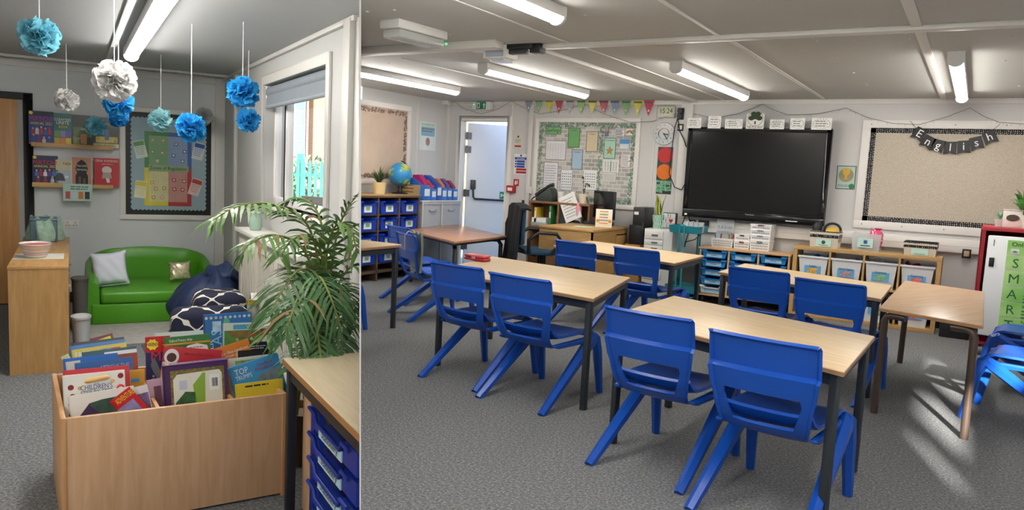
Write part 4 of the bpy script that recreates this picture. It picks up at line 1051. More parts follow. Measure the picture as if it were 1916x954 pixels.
t = thing('snake_plant', 'spiky snake plant in a teal patterned pot on the white drawers', 'plant', (pxX(1231, 9.1, 420), 9.1, DRT)); pot(t, .055, .075, .17, ramp_mat('pot_pattern', 'Wave', 18, [(.45, '#3f8f74'), (.55, '#cfe3d4')], .4, Distortion=6.))
rd = random.Random(6)
b = MB()
for i in range(9):
    a_ = rd.uniform(0, 6.28); l = rd.uniform(.16, .3); o = rd.uniform(.02, .09); d = Vector((cos(a_), sin(a_), 0)); s = Vector((-sin(a_), cos(a_), 0))
    pts = [d * .02 + Vector((0, 0, .15)), d * (o * .6) + Vector((0, 0, .15 + l * .6)), d * o + Vector((0, 0, .15 + l))]; V = []
    for q, w_ in zip(pts, (.03, .042, .002)): V += [q - s * w_ / 2, q + s * w_ / 2]
    b.add(V, [(0, 1, 3, 2), (2, 3, 5, 4)])
b.build('leaves', ramp_mat('snake_leaf', 'Wave', 9, [(.3, '#3f6b2c'), (.7, '#c8c65a')], .5, Distortion=4.), t, thick=.004)
xa = pxX(1253, 9.3, 415); a = wallbox(1241, 398, 1266, 428, 9.3)
t = thing('light_box', 'cinema light box sign with a red heart beside the plant', 'sign', (a[0], 9.3, DRT)); h_ = a[1] + a[3] / 2 - DRT; w_ = a[2]
box('case', mat('#2a2c2e', .5), t, -w_ / 2, w_ / 2, -.02, .03, 0, h_, .004); box('face', mat('#e4e8ea', .4), t, -w_ / 2 + .006, w_ * .42, -.023, -.02, .008, h_ - .008)
for i in (1, 2): box('rail', mat('#b9bec2', .3), t, -w_ / 2 + .006, w_ * .42, -.026, -.023, h_ * i / 3 - .003, h_ * i / 3 + .003)
text('3 J', t, (-w_ * .05, -.0245, h_ * .83), M_INK, h_ * .2); text('E', t, (-w_ * .25, -.0245, h_ * .5), M_INK, h_ * .2); text('L A', t, (0, -.0245, h_ * .17), M_INK, h_ * .2)
o = MB().prism([(0, -.03), (.028, .005), (.02, .022), (.008, .022), (0, .012), (-.008, .022), (-.02, .022), (-.028, .005)], -.0245, -.023, 'xz').build('heart', mat('#c8242f', .5), t); o.location = (w_ * .12, 0, h_ * .5)
# teal trolley
Yt2 = 8.8
x0, x1 = Yp(1252, 430, Yt2).x, Yp(1308, 430, Yt2).x; zt2 = Yp(1280, 421, Yt2).z
t = thing('utility_trolley', 'three tier teal metal trolley by the trunking', 'trolley', ((x0 + x1) / 2, Yt2, 0)); W = (x1 - x0) / 2; D = .36
def tier(z, h=.08):
    V = [(-W * .95, .02, z), (W * .95, .02, z), (W * .95, D - .02, z), (-W * .95, D - .02, z), (-W, 0, z + h), (W, 0, z + h), (W, D, z + h), (-W, D, z + h)]
    MB().add(V, [(0, 3, 2, 1), (0, 1, 5, 4), (1, 2, 6, 5), (2, 3, 7, 6), (3, 0, 4, 7)]).build('tray', M_TEAL, t, thick=-.005)
for z in (.13, .48, zt2 - .09): tier(z)
for x, y in ((-W * .3, .0), (-W * .3 + .06, .0), (W * .5, D), (W * .35, D)): MB().cyl((x, y, .06), (x, y, zt2), .011, n=8).build('post', M_TEAL, t, smooth=40)
MB().tube([(-W * .8, .02, .075), (W * .8, .02, .075), (W * .8, D, .075), (-W * .8, D, .075)], .01, 6, closed=True).build('base_ring', M_TEAL, t)
for sx in (-1, 1):
    for yy in (.03, D - .03): MB().cyl((sx * W * .8 - .012, yy, .03), (sx * W * .8 + .012, yy, .03), .03, n=12).build('castor', M_BLACK, t, smooth=40)
for i in range(4): t2 = put('clear plastic cup number %s from the left on the teal trolley' % ['one', 'two', 'three', 'four'][i], 'plastic_cup', 'cup', (x0 + x1) / 2 - .02 + i * .06, Yt2 + .15, zt2 - .085, .05, .05, .12, M_CLR, .004); t2['group'] = 'clear cups on the trolley'; MB().box(-.027, .027, -.027, .027, .118, .122).build('rim', M_CLR, t2)
# office chair with a dark coat over it
ox, oy = -4.98, 8.35
ox = Yp(1012, 440, 8.25).x; oy = 8.25
t = thing('office_chair', 'blue office chair with black armrests behind the teacher desk', 'chair', (ox, oy, 0), rad(-48))
M_OB = mat('#22465f', .8, var=.05, bump=.1, bs=300)
MB().box(-.25, .25, -.24, .24, .47, .54).build('seat', M_OB, t, bevel=.03); MB().box(-.22, .22, -.30, -.24, .58, 1.05).build('backrest', M_OB, t, bevel=.03)
MB().cyl((0, 0, .1), (0, 0, .47), .03, n=12).build('gas_lift', M_BLACK, t, smooth=40); MB().tube([(0, -.05, .45), (0, -.3, .5), (0, -.31, .8)], .022, 8).build('back_support', M_BLACK, t, smooth=50)
for s in (-1, 1): MB().tube([(s * .27, -.2, .5), (s * .31, -.22, .66), (s * .31, -.1, .75), (s * .31, .12, .74), (s * .31, .18, .66), (s * .28, .08, .5)], .022, 8).build('armrest', M_BLACK, t, smooth=60)
for i in range(5):
    a_ = i * 2 * pi / 5; MB().tube([(0, 0, .1), (.3 * cos(a_), .3 * sin(a_), .07)], [.03, .02], 8).build('base_arm', M_BLACK, t, smooth=40); MB().cyl((.3 * cos(a_) - .02, .3 * sin(a_), .03), (.3 * cos(a_) + .02, .3 * sin(a_), .03), .03, n=10).build('castor', M_BLACK, t, smooth=40)
t = thing('dark_coat', 'dark navy coat draped over the back of the office chair', 'coat', (ox, oy, 0), rad(-48))
def coat(u, v):
    s = (u - .5) * 2; fold = .03 * sin(u * 15 + 2 * v) * v
    if v < .2: f = v / .2; return (s * .36, -.21 - .06 * f + .0, 1.09 - .02 * (1 - f) - .05 * s * s)
    f = (v - .2) / .8; return (s * (.36 + .08 * f), -.35 - .06 * f + fold, 1.08 - .05 * s * s - f * (.82 + .05 * sin(u * 9)))
MB().surf(coat, 26, 20).build('cloth', mat('#0d0f14', .95, var=.2, bump=.1, bs=40), t, smooth=70, thick=.025)
MB().tube([(-.29, -.27, 1.0), (-.36, -.33, .8), (-.37, -.33, .55)], [.06, .055, .045], 8).build('sleeve', mat('#0d0f14', .95, var=.2, bump=.1, bs=40), t, smooth=60)
# teal mat of a floor tray under the desk
# ------------------------------------------------------------------ big screen
x0, x1, z0, z1 = -3.145, -1.478, 1.0, 2.108
Ys = YB - .16
def sc(v, Y=Ys): return v
a = Yp(1283, 320, Ys).x; c = Yp(1549, 330, Ys).x; z1 = (Yp(1285, 238, Ys).z + Yp(1557, 241, Ys).z) / 2; z0 = (Yp(1277, 400, Ys).z + Yp(1538, 428, Ys).z) / 2
W = (c - a) / 2; H_ = z1 - z0
t = thing('interactive_screen', 'large black interactive screen on the end wall', 'screen', ((a + c) / 2, Ys, z0))
box('case', M_BLACK, t, -W, W, 0, .10, 0, H_, .008); box('display', mat('#0f1112', .18, var=.02, spec=.35), t, -W + .055, W - .055, -.004, 0, .11, H_ - .05)
b = MB(); b.box(-W, -W + .05, -.012, 0, .0, H_); b.box(W - .05, W, -.012, 0, .0, H_); b.box(-W, W, -.012, 0, H_ - .045, H_); b.box(-W, W, -.014, 0, 0, .095); b.build('bezel', M_BLACKG, t, bevel=.003)
text('Promethean', t, (.0, -.016, .075), mat('#c9cdd0', .4), .018, maxw=.1, name='maker_name'); box('status_light', mat('#e4e7e8', .4), t, W * .5, W * .66, -.017, -.013, .028, .038); box('white_tag', M_PAPER, t, -W + .03, -W + .06, -.017, -.013, .02, .04)
box('wall_mount', M_BLACK, t, -.3, .3, .10, .158, .3, .8)
SCT = z1
# cards along the top of the screen
lab = ['small white class rule card at the left end above the screen', 'portrait white class rule card second above the screen', 'wide white class rule card third above the screen', 'white card with a tree emblem above the middle of the screen', 'white class rule card right of the tree emblem', 'white class rule card second from the right above the screen', 'wide white class rule card at the right end above the screen']
for i, (x, y, w, h) in enumerate(((1299, 229, 26, 19), (1337, 227, 24, 23), (1373, 231, 33, 18), (1413, 227, 33, 29), (1454, 233, 27, 18), (1492, 234, 27, 21), (1537, 235, 38, 22))):
    q = wallbox(x - w / 2, y - h / 2, x + w / 2, y + h / 2, Ys - .02)
    t = sheet('rule_card', lab[i], 'card', (q[0], Ys - .018, SCT - .012 + q[3] / 2), q[2], q[3], M_PAPER, group='cards above the screen')
    if i == 3:
        box('trunk', mat('#3a2a1c', .6), t, -.008, .008, -.005, -.003, -q[3] * .2, 0); b = MB()
        for dx, dz, r in ((0, .06, .05), (-.045, .035, .035), (.045, .035, .035), (-.02, .08, .035), (.025, .08, .035)):
            b.prism([(dx + r * cos(k2 * pi / 6), dz + r * .8 * sin(k2 * pi / 6)) for k2 in range(12)], -.0052 - abs(dx) * .003, -.003, 'xz')
        b.build('tree_crown', mat('#27401f', .6), t)
        MB().tube([(.085 * cos(k2 * pi / 14), -.004, .03 + .085 * sin(k2 * pi / 14)) for k2 in range(28)], .0022, 5, closed=True).build('ring', mat('#6b7a6a', .6), t)
        text('THE PCA WAY', t, (0, -.005, -q[3] * .4), M_INK, .03, maxw=q[2] * .92)
    else:
        lines(t, -q[2] * .3, q[2] * .3, [q[3] * (.22 - .2 * j) for j in range(3)], -.0032, .009, seed=i)
        b = MB(); n = 18
        for k2 in range(n):
            a_ = 2 * pi * k2 / n; b.box(q[2] * .42 * cos(a_) - .006, q[2] * .42 * cos(a_) + .006, -.0036, -.003, q[3] * .4 * sin(a_) - .004, q[3] * .4 * sin(a_) + .004)
        b.build('border_print', mat('#a5abb0', .6), t)
# ------------------------------------------------------------------ wall noticeboard frames
def board(name, label, xc, Yw, zc, w, h, fw, m_in, rz=0., loc=None):
    t = thing(name, label, 'noticeboard', loc or (xc, Yw, zc), rz)
    for nm, a_ in (('frame_rail', (-w / 2, w / 2, h / 2 - fw, h / 2)), ('frame_rail', (-w / 2, w / 2, -h / 2, -h / 2 + fw)), ('frame_stile', (-w / 2, -w / 2 + fw, -h / 2 + fw, h / 2 - fw)), ('frame_stile', (w / 2 - fw, w / 2, -h / 2 + fw, h / 2 - fw))):
        box(nm, M_WHITE, t, a_[0], a_[1], -.028, 0, a_[2], a_[3], .004)
    box('backing', m_in, t, -w / 2 + fw, w / 2 - fw, -.012, 0, -h / 2 + fw, h / 2 - fw)
    return t
def scallop(t, w, h, fw, m, band=.05, r=.022, name='scalloped_border', y=-.0135):
    """border strips with a wavy inner edge"""
    for sd in range(4):
        L = (w if sd < 2 else h) - 2 * fw; n = max(3, int(L / (2 * r))); pts = [(-L / 2, 0), (L / 2, 0)]
        step = L / n
        for i in range(n, 0, -1):
            xc = -L / 2 + (i - .5) * step
            for k2 in range(5):
                a_ = -pi / 2 + pi * (k2 / 4) ; pts.append((xc + step / 2 * sin(-a_), -band - r * .7 * cos(a_)))
        if sd == 0: P = [(x, h / 2 - fw + z) for x, z in pts]
        elif sd == 1: P = [(x, -h / 2 + fw - z) for x, z in pts]
        elif sd == 2: P = [(-w / 2 + fw - z, x) for x, z in pts]
        else: P = [(w / 2 - fw + z, x) for x, z in pts]
        MB().prism(P, y, y + .0015 + .0002 * sd, 'xz').build(name, m, t)
# English board
q = wallbox(1606, 226, 1916, 432)
bx0 = -1.155; bx1 = .62; bz0, bz1 = 1.018, 2.21
M_HESS = ramp_mat('hessian', 'Noise', 140, [(.35, '#b5ab9b'), (.65, '#cdc4b4')], .9, vec=(1, 1, 1), Detail=2)
t = board('noticeboard', 'large beige noticeboard with black dotted border and letter bunting', (bx0 + bx1) / 2, YB, (bz0 + bz1) / 2, bx1 - bx0, bz1 - bz0, .085, M_HESS)
scallop(t, bx1 - bx0, bz1 - bz0, .085, M_DOT, .045, .014)
for xx in (-.8, -.4, 0, .45):
    for s in (-1, 1): MB().cyl((xx, -.03, s * ((bz1 - bz0) / 2 - .045)), (xx, -.028, s * ((bz1 - bz0) / 2 - .045)), .007, n=8).build('screw', M_GREY, t)
tb = thing('letter_bunting', 'black letter bunting reading English in white', 'bunting', (0, YB - .04, 0))
for ch_, px, py, an in (('E', 1720, 251, 28), ('n', 1736, 266, 27), ('g', 1755, 273, 14), ('l', 1778, 277, 0), ('i', 1803, 275, -6), ('s', 1827, 268, -16), ('h', 1852, 257, -24)):
    p = Yp(px, py, YB - .04); fl_ = bpy.data.objects
    o = MB().prism([(-.056, .066), (.056, .066), (.06, -.066), (0, -.045), (-.06, -.066)], -.003, 0, 'xz').build('letter_card', M_BLACK, tb)
    o.location = (p.x, 0, p.z); o.rotation_euler = (0, rad(an), 0)
    text(ch_, o, (0, -.0042, .004), mat('#f4f4f4', .5), .085, bold=.015)
pts = [Yp(px, py, YB - .038) for px, py in ((1703, 226), (1713, 238), (1728, 252), (1748, 261), (1778, 266), (1805, 264), (1832, 258), (1850, 246), (1862, 240), (1872, 231))]
o = MB().tube([(p.x, .002, p.z) for p in pts], .002, 5).build('cord', M_BLACK, tb)
# string of fairy lights along the walls
t = thing('string_lights', 'thin string of fairy lights swagged along the end wall', 'string lights', (0, YB - .03, 0))
ctl = [(846, 188), (868, 204), (900, 214), (930, 206), (957, 190), (975, 200), (1010, 214), (1050, 208), (1095, 196), (1130, 214), (1180, 230), (1222, 228), (1262, 214), (1300, 214), (1335, 222), (1380, 214), (1427, 196), (1445, 206), (1475, 216), (1530, 214), (1584, 203), (1620, 220), (1670, 232), (1720, 234), (1770, 220), (1815, 203), (1840, 218), (1870, 230), (1916, 233)]
P = [Yp(px, py - 1, YB - .03) for px, py in ctl]
MB().tube([(p.x, 0, p.z) for p in P], .0035, 5).build('wire', mat('#8d8f8c', .5), t)
b = MB(); rd = random.Random(9)
for i in range(len(P) - 1):
    for f in (.2, .5, .8):
        p = P[i].lerp(P[i + 1], f); b.lathe([(0, -.012), (.005, -.006), (.004, .004), (0, .008)], 6, (p.x + rd.uniform(-.01, .01), -.004, p.z - .012))
b.build('bulbs', mat('#d5d6d2', .3), t)['kind'] = 'stuff'
# pennants
t = thing('pennant_bunting', 'row of twelve coloured pennants under the ceiling', 'bunting', (0, YB - .035, 0))
cl = ['#9aa6b8', '#8fbf86', '#d7d24a', '#c24a5c', '#b9bfc6', '#8fbf6e', '#d6d04e', '#c2485a', '#8a9fbc', '#7fb77a', '#d9d455', '#c84458']
for i, px in enumerate((990, 1009, 1028, 1047, 1067, 1088, 1109, 1130, 1151, 1172, 1194, 1215)):
    p = Yp(px, 184 + i * .25, YB - .035); bot = Yp(px, 211 + i * .6, YB - .035)
    h_ = p.z - bot.z
    o = MB().prism([(-.075, 0), (.075, 0), (.0, -h_)], -.003, 0, 'xz').build('pennant', mat(cl[i], .22, var=.06, vs=30), t); o.location = (p.x, 0, p.z); 
    MB().box(-.055, .055, -.0045, -.003, -.045, -.02).build('header_print', mat('#5d6168', .6), o)
    MB().prism([(-.012, -h_ * .72), (.012, -h_ * .72), (.008, -h_ * .6), (-.008, -h_ * .6)], -.0045, -.003, 'xz').build('print', mat('#f2f2ee', .5), o)
MB().cyl((Yp(975, 183, YB - .035).x, .004, Yp(975, 183, YB - .035).z), (Yp(1226, 186, YB - .035).x, .004, Yp(1226, 186, YB - .035).z), .004, n=6).build('cord', M_PAPER, t)
# Spellings board
bx0, bx1, bz0, bz1 = -5.315, -3.765, 1.03, 2.215
M_BRK = ramp_mat('brick_paper', 'Brick', 5.5, [(0, '#a9a9a4'), (.5, '#c4c3bd'), (1, '#dedcd6')], .7, rot=(pi / 2, 0, 0))
m_, t_, p_ = newmat('grey_brick_paper'); tc = t_.nodes.new('ShaderNodeTexCoord'); mp = t_.nodes.new('ShaderNodeMapping'); mp.inputs['Rotation'].default_value = (pi / 2, 0, 0)
bt = t_.nodes.new('ShaderNodeTexBrick'); bt.inputs['Scale'].default_value = 4.6; bt.inputs['Color1'].default_value = lin('#9d9d99'); bt.inputs['Color2'].default_value = lin('#d2d1cb'); bt.inputs['Mortar'].default_value = lin('#dddbd4'); bt.inputs['Mortar Size'].default_value = .025; p_.inputs['Roughness'].default_value = .8
t_.links.new(tc.outputs['Object'], mp.inputs['Vector']); t_.links.new(mp.outputs['Vector'], bt.inputs['Vector']); t_.links.new(bt.outputs['Color'], p_.inputs['Base Color']); M_BRK = m_
w_, h_ = bx1 - bx0, bz1 - bz0
t = board('noticeboard', 'spelling noticeboard with grey brick paper and ivy border', (bx0 + bx1) / 2, YB, (bz0 + bz1) / 2, w_, h_, .06, M_BRK)
b = MB(); rd = random.Random(12)
def ivy(xa, za, xb, zb_, n):
    for i in range(n):
        f = rd.random(); x = xa + (xb - xa) * f + rd.uniform(-.025, .025); z = za + (zb_ - za) * f + rd.uniform(-.025, .025); r = rd.uniform(.008, .018); a_ = rd.uniform(0, 6.28)
        b.prism([(x + r * 1.5 * cos(a_), z + r * 1.5 * sin(a_)), (x - r * .7 * sin(a_), z + r * .7 * cos(a_)), (x - r * cos(a_), z - r * sin(a_)), (x + r * .7 * sin(a_), z - r * .7 * cos(a_))], -.016 - rd.random() * .004, -.0135, 'xz')
xi, zi = w_ / 2 - .095, h_ / 2 - .095
xm = Yp(1124, 300, YB).x - (bx0 + bx1) / 2
for a_ in ((-xi, zi, xi, zi, 170), (-xi, -zi, xi, -zi, 160), (-xi, -zi, -xi, zi, 120), (xi, -zi, xi, zi, 120), (xm, -zi, xm, zi, 100)): ivy(*a_)
o = b.build('ivy_border', mat('#6f9480', .6, var=.4, vs=14), t); o['kind'] = 'stuff'
SB = (bx0 + bx1) / 2
def pin(label, x0, y0, x1, y1, col, kind=None, frame='#6c7076', txt=None, name='pinned_sheet', Yw=YB - .0155, cat='paper', group='sheets on the spelling board', seed=1, roll=0., sh=.2):
    q = wallbox(x0, y0, x1, y1, Yw)
    t = sheet(name, label, cat, (q[0], Yw, q[1]), q[2], q[3], mat(col, .3, var=.03), group=group, roll=roll)
    w_, h_ = q[2], q[3]
    if frame:
        b = MB(); e = .006
        b.box(-w_ / 2, w_ / 2, -.0045, -.003, h_ / 2 - e, h_ / 2); b.box(-w_ / 2, w_ / 2, -.0045, -.003, -h_ / 2, -h_ / 2 + e); b.box(-w_ / 2, -w_ / 2 + e, -.0045, -.003, -h_ / 2, h_ / 2); b.box(w_ / 2 - e, w_ / 2, -.0045, -.003, -h_ / 2, h_ / 2)
        b.build('edge_print', mat(frame, .5), t)
    if kind == 'lines': lines(t, -w_ * .4, w_ * .4, [h_ * (.36 - .09 * i) for i in range(9)], -.0032, .006, seed=seed)
    if kind == 'grid':
        b = MB(); n = 6
        for i in range(n + 1): b.box(-w_ * .4 + i * w_ * .8 / n - .001, -w_ * .4 + i * w_ * .8 / n + .001, -.0036, -.003, -h_ * .4, h_ * .32)
        for i in range(8): b.box(-w_ * .4, w_ * .4, -.0036, -.003, -h_ * .4 + i * h_ * .72 / 7 - .001, -h_ * .4 + i * h_ * .72 / 7 + .001)
        b.build('grid_print', mat('#9aa0a8', .6), t)
    if kind == 'dots':
        b = MB()
        for i in range(5):
            for j in range(6): b.box(-w_ * .38 + i * w_ * .17, -w_ * .3 + i * w_ * .17, -.0036, -.003, -h_ * .38 + j * h_ * .13, -h_ * .33 + j * h_ * .13)
        b.build('dot_print', mat('#7b7f88', .6, var=.3, vs=50), t)
    if txt: text(txt, t, (0, -.0052, h_ * .38 if kind or sh else 0), M_INK, h_ * sh, maxw=w_ * .85)
    return t, w_, h_
def pinned(label, *a, **k): return pin(label, *a, **k)
t, w_, h_ = pinned('green Spellings title sign on the spelling board', 1021, 237, 1050, 251, '#7fbf7c', frame='#2d4a33', sh=0); text('Spellings', t, (0, -.0052, 0), M_INK, h_ * .5, maxw=w_ * .85)
pinned('plain green sheet on the spelling board', 1063, 239, 1085, 276, '#63a85c', frame='#2d4a33', txt='Group', sh=.08)
pinned('beige group sheet on the spelling board', 1097, 246, 1119, 284, '#d8c9a4', frame='#4a4a46', txt='Group 1', sh=.08)
pinned('landscape grid sheet under the Spellings sign', 1021, 263, 1059, 299, '#e9e9ec', 'grid')
pinned('pale blue group sheet on the spelling board', 1070, 280, 1090, 317, '#a9c6dc', frame='#4a5866', txt='Group 2', sh=.08)
pinned('tall table sheet at the lower left of the spelling board', 1017, 303, 1044, 354, '#e6e6ea', 'lines', seed=4)
pinned('white dotted sheet at the bottom of the spelling board', 1049, 317, 1071, 356, '#eceef0', 'dots', frame='#8aa5bd')
pinned('shiny dotted sheet right of centre at the bottom of the spelling board', 1092, 318, 1116, 355, '#f0f2f4', 'dots', frame=None)
t, w_, h_ = pinned('mint star poster on the spelling board', 1130, 258, 1152, 297, '#a9d6c0', frame='#33564a', txt="It's all about", sh=.07)
st = [(w_ * (.36 if i % 2 == 0 else .15) * sin(i * pi / 5), -h_ * .12 + w_ * (.36 if i % 2 == 0 else .15) * cos(i * pi / 5)) for i in range(10)]; MB().prism(st, -.005, -.003, 'xz').build('gold_star', mat('#b98a45', .5), t)
pinned('white title card beside the rainbow on the spelling board', 1150, 241, 1169, 255, '#f0f0f2', 'lines', frame='#b9b9bd')
t, w_, h_ = pinned('small rainbow picture at the top right of the spelling board', 1172, 241, 1184, 253, '#f2efe6', frame=None)
for i, cc in enumerate(('#c8443a', '#e0a23a', '#6a9a4a')):
    r = w_ * (.45 - .1 * i); MB().tube([(r * cos(a_), -.005, -h_ * .25 + r * sin(a_)) for a_ in [k2 * pi / 10 for k2 in range(11)]], w_ * .05, 5).build('rainbow_band', mat(cc, .5), t)
t, w_, h_ = pinned('little cut-out figure in blue at the top of the spelling board', 1132, 240, 1139, 255, '#3a4f7c', frame=None); MB().prism([(w_ * .45 * cos(i * pi / 6), h_ * .3 + w_ * .45 * sin(i * pi / 6)) for i in range(12)], -.006, -.003, 'xz').build('head_print', mat('#caa084', .6), t)
t, w_, h_ = pinned('blue and white picture cards on the right of the spelling board', 1159, 259, 1178, 280, '#cfe0ee', frame='#93a5b5'); box('picture', mat('#4f93cf', .5), t, -w_ * .45, w_ * .45, -.0045, -.003, h_ * .02, h_ * .42); box('picture_base', mat('#dfe4e0', .5), t, -w_ * .4, w_ * .3, -.0045, -.003, -h_ * .35, -h_ * .1)
pinned('white list sheet at the right of the spelling board', 1161, 288, 1180, 313, '#ececec', 'lines', frame='#c58f8f', seed=6)
t, w_, h_ = pinned('white times table sheet with green middle line', 1128, 299, 1158, 322, '#e6e7e2', 'dots', frame=None); box('green_line', mat('#5c9c62', .6), t, -.006, .006, -.0045, -.003, -h_ * .45, h_ * .4)
pinned('pale grid sheet under the times table sheet', 1128, 323, 1152, 340, '#deded8', 'grid', frame=None)
# ------------------------------------------------------------------ clocks, traffic light, notices
q = wallbox(1232, 197, 1264, 221); t = thing('digital_clock', 'silver digital wall clock reading 15:24', 'clock', (q[0], YB, q[1])); w_, h_ = q[2], q[3]
box('case', mat('#b9bbb8', .35, metal=.5), t, -w_ / 2, w_ / 2, -.03, 0, -h_ / 2, h_ / 2, .006); box('display', mat('#c3c9a8', .3), t, -w_ * .4, w_ * .4, -.033, -.03, -h_ * .36, h_ * .36); text('15:24', t, (0, -.0345, .005), M_INK, h_ * .42, maxw=w_ * .7, bold=.02)
q = wallbox(1226, 227, 1262, 274); t = thing('teaching_clock', 'round clear teaching clock with coloured hours', 'clock', (q[0], YB, q[1])); r = (q[2] + q[3]) / 4
o = MB().lathe([(0, 0), (r, 0), (r, .02), (r * .96, .03), (0, .03)], 32).build('dial', mat('#cfd6da', .25), t, smooth=40); o.rotation_euler = (pi / 2, 0, 0)
for rr_, cc, a0, a1 in ((r * .48, '#d4776a', 20, 160), (r * .48, '#87a9bf', 200, 300), (r * .48, '#9fc08a', 300, 380), (r * .48, '#4c5566', 160, 200)):
    MB().tube([(rr_ * cos(rad(a_)), -.032, rr_ * sin(rad(a_))) for a_ in range(a0, a1 + 1, 10)], r * .12, 4, flat=.1).build('colour_ring', mat(cc, .5), t)
for i in range(12):
    a_ = pi / 2 - i * pi / 6; o = text(str(i or 12), t, (r * .76 * cos(a_), -.033, r * .76 * sin(a_)), mat(['#b04a44', '#55606c'][3 < i < 10], .5), r * .2, name='hour_number')
o = MB().box(-.006, .006, -.04, -.034, -.01, r * .4).build('hour_hand', M_INK, t); o.rotation_euler = (0, rad(102), 0); o = MB().box(-.005, .005, -.043, -.04, -.01, r * .62).build('minute_hand', M_INK, t); o.rotation_euler = (0, rad(144), 0)
q = wallbox(1230, 275, 1258, 338); t = sheet('traffic_light_chart', 'black strip with red and orange behaviour circles', 'chart', (q[0], YB - .001, q[1]), q[2], q[3], mat('#33332f', .4)); w_, h_ = q[2], q[3]
for cc, zc_ in (('#c6262c', .26), ('#e0761f', -.24)):
    o = MB().lathe([(0, 0), (w_ * .5, 0), (w_ * .5, .003), (0, .003)], 28).build('colour_circle', mat(cc, .25), t); o.location = (0, -.003, h_ * zc_); o.rotation_euler = (pi / 2, 0, 0)
q = wallbox(1228, 338, 1256, 363); t = sheet('name_cards_chart', 'dark chart covered with small green name cards', 'chart', (q[0], YB - .001, q[1]), q[2], q[3], mat('#33332f', .5)); rd = random.Random(11); w_, h_ = q[2], q[3]
for i in range(13):
    o = box('name_card', mat('#7fbf98', .4), t, -.04, .04, -.002, 0, -.012, .012); o.location = (((i % 3) - 1) * w_ * .3 + rd.uniform(-.01, .01), -.004 - .001 * i, h_ * (.42 - .2 * (i // 3)) + rd.uniform(-.01, .01)); o.rotation_euler = (0, rd.uniform(-.25, .25), 0); box('print', mat('#3f6f55', .6), o, -.025, .025, -.0026, -.002, -.004, .003)
# sockets on the post and trunking
def socket(label, x0, y0, x1, y1, Y, m, plugs=0, inner=None):
    q = wallbox(x0, y0, x1, y1, Y); t = thing('wall_socket', label, 'socket', (q[0], Y, q[1])); w_, h_ = q[2], q[3]
    box('plate', m, t, -w_ / 2, w_ / 2, -.012, 0, -h_ / 2, h_ / 2, .003)
    if inner: box('switch', inner, t, -w_ * .3, w_ * .3, -.016, -.012, -h_ * .3, h_ * .3, .002)
    for i in range(plugs):
        if w_ > h_: c_ = ((i - .5) * w_ * .5, 0)
        else: c_ = (0, (.5 - i) * h_ * .45)
        MB().cyl((c_[0], -.055, c_[1]), (c_[0], -.012, c_[1]), .032, n=12).build('plug', M_BLACK, t, smooth=40)
    return t
socket('black double socket with two plugs at the top of the white post', 1268, 202, 1280, 224, YB - .05, M_BLACK, 2)
socket('black framed white switch below the double socket on the post', 1268, 232, 1279, 245, YB - .05, M_BLACK, 0, M_WHITE)
socket('black framed socket on the trunking left of the screen tray unit', 1290, 411, 1302, 424, YB - .06, M_BLACK, 0, M_WHITE)
socket('black double socket with plugs under the big screen', 1307, 412, 1327, 426, YB - .06, M_BLACK, 2)
socket('black framed socket beside the red cupboard', 1800, 466, 1817, 483, YB - .06, M_BLACK, 0, mat('#b9a582', .4))
socket('white junction box at the end of the left conduit', 984, 349, 996, 362, YB - .035, M_TRIM)
socket('white double socket beside the low bookcase', 974, 371, 990, 388, YB, M_TRIM, 0, mat('#2b2c2e', .5))
t = thing('screen_cable', 'black cable looping from the post sockets to the screen', 'cable', (0, YB - .07, 0))
for cc in (((1271, 212), (1262, 240), (1256, 290), (1252, 325), (1262, 350), (1275, 355), (1281, 345)), ((1268, 222), (1272, 245), (1280, 262), (1284, 275))):
    MB().tube([(Yp(px, py, YB - .07).x, 0, Yp(px, py, YB - .07).z) for px, py in cc], .006, 6).build('cable_run', M_BLACK, t, smooth=60)
t = thing('hanging_cables', 'black cables hanging behind the teal trolley', 'cable', (0, YB - .085, 0))
for cc in (((1282, 403), (1278, 416), (1274, 424), (1270, 440)), ((1312, 426), (1309, 440), (1300, 448), (1285, 452), (1272, 456)), ((1290, 430), (1284, 448), (1281, 462)), ((1289, 405), (1290, 412), (1298, 420), (1310, 418))):
    MB().tube([(Yp(px, py, YB - .085).x, 0, Yp(px, py, YB - .085).z) for px, py in cc], .006, 6).build('cable_run', M_BLACK, t, smooth=60)
q = wallbox(1565, 310, 1601, 354); t = sheet('award_poster', 'mint poster with a gold trophy medal right of the screen', 'poster', (q[0], YB, q[1]), q[2], q[3], mat('#b5cfc6', .3)); w_, h_ = q[2], q[3]
b = MB(); b.box(-w_ / 2, w_ / 2, -.005, -.003, h_ / 2 - .008, h_ / 2); b.box(-w_ / 2, w_ / 2, -.005, -.003, -h_ / 2, -h_ / 2 + .008); b.box(-w_ / 2, -w_ / 2 + .008, -.005, -.003, -h_ / 2, h_ / 2); b.box(w_ / 2 - .008, w_ / 2, -.005, -.003, -h_ / 2, h_ / 2); b.build('edge', mat('#3d4a4a', .5), t)
MB().prism([(w_ * (.38 + .015 * (i % 2)) * cos(i * pi / 18), h_ * .1 + w_ * (.38 + .015 * (i % 2)) * sin(i * pi / 18)) for i in range(36)], -.006, -.003, 'xz').build('medal', mat('#9b9274', .4), t)
MB().prism([(-.045, .10), (.045, .10), (.035, .045), (.012, .02), (.012, -.01), (.035, -.02), (-.035, -.02), (-.012, -.01), (-.012, .02), (-.035, .045)], -.0075, -.006, 'xz').build('trophy', mat('#c9a63c', .35, metal=.4), t)
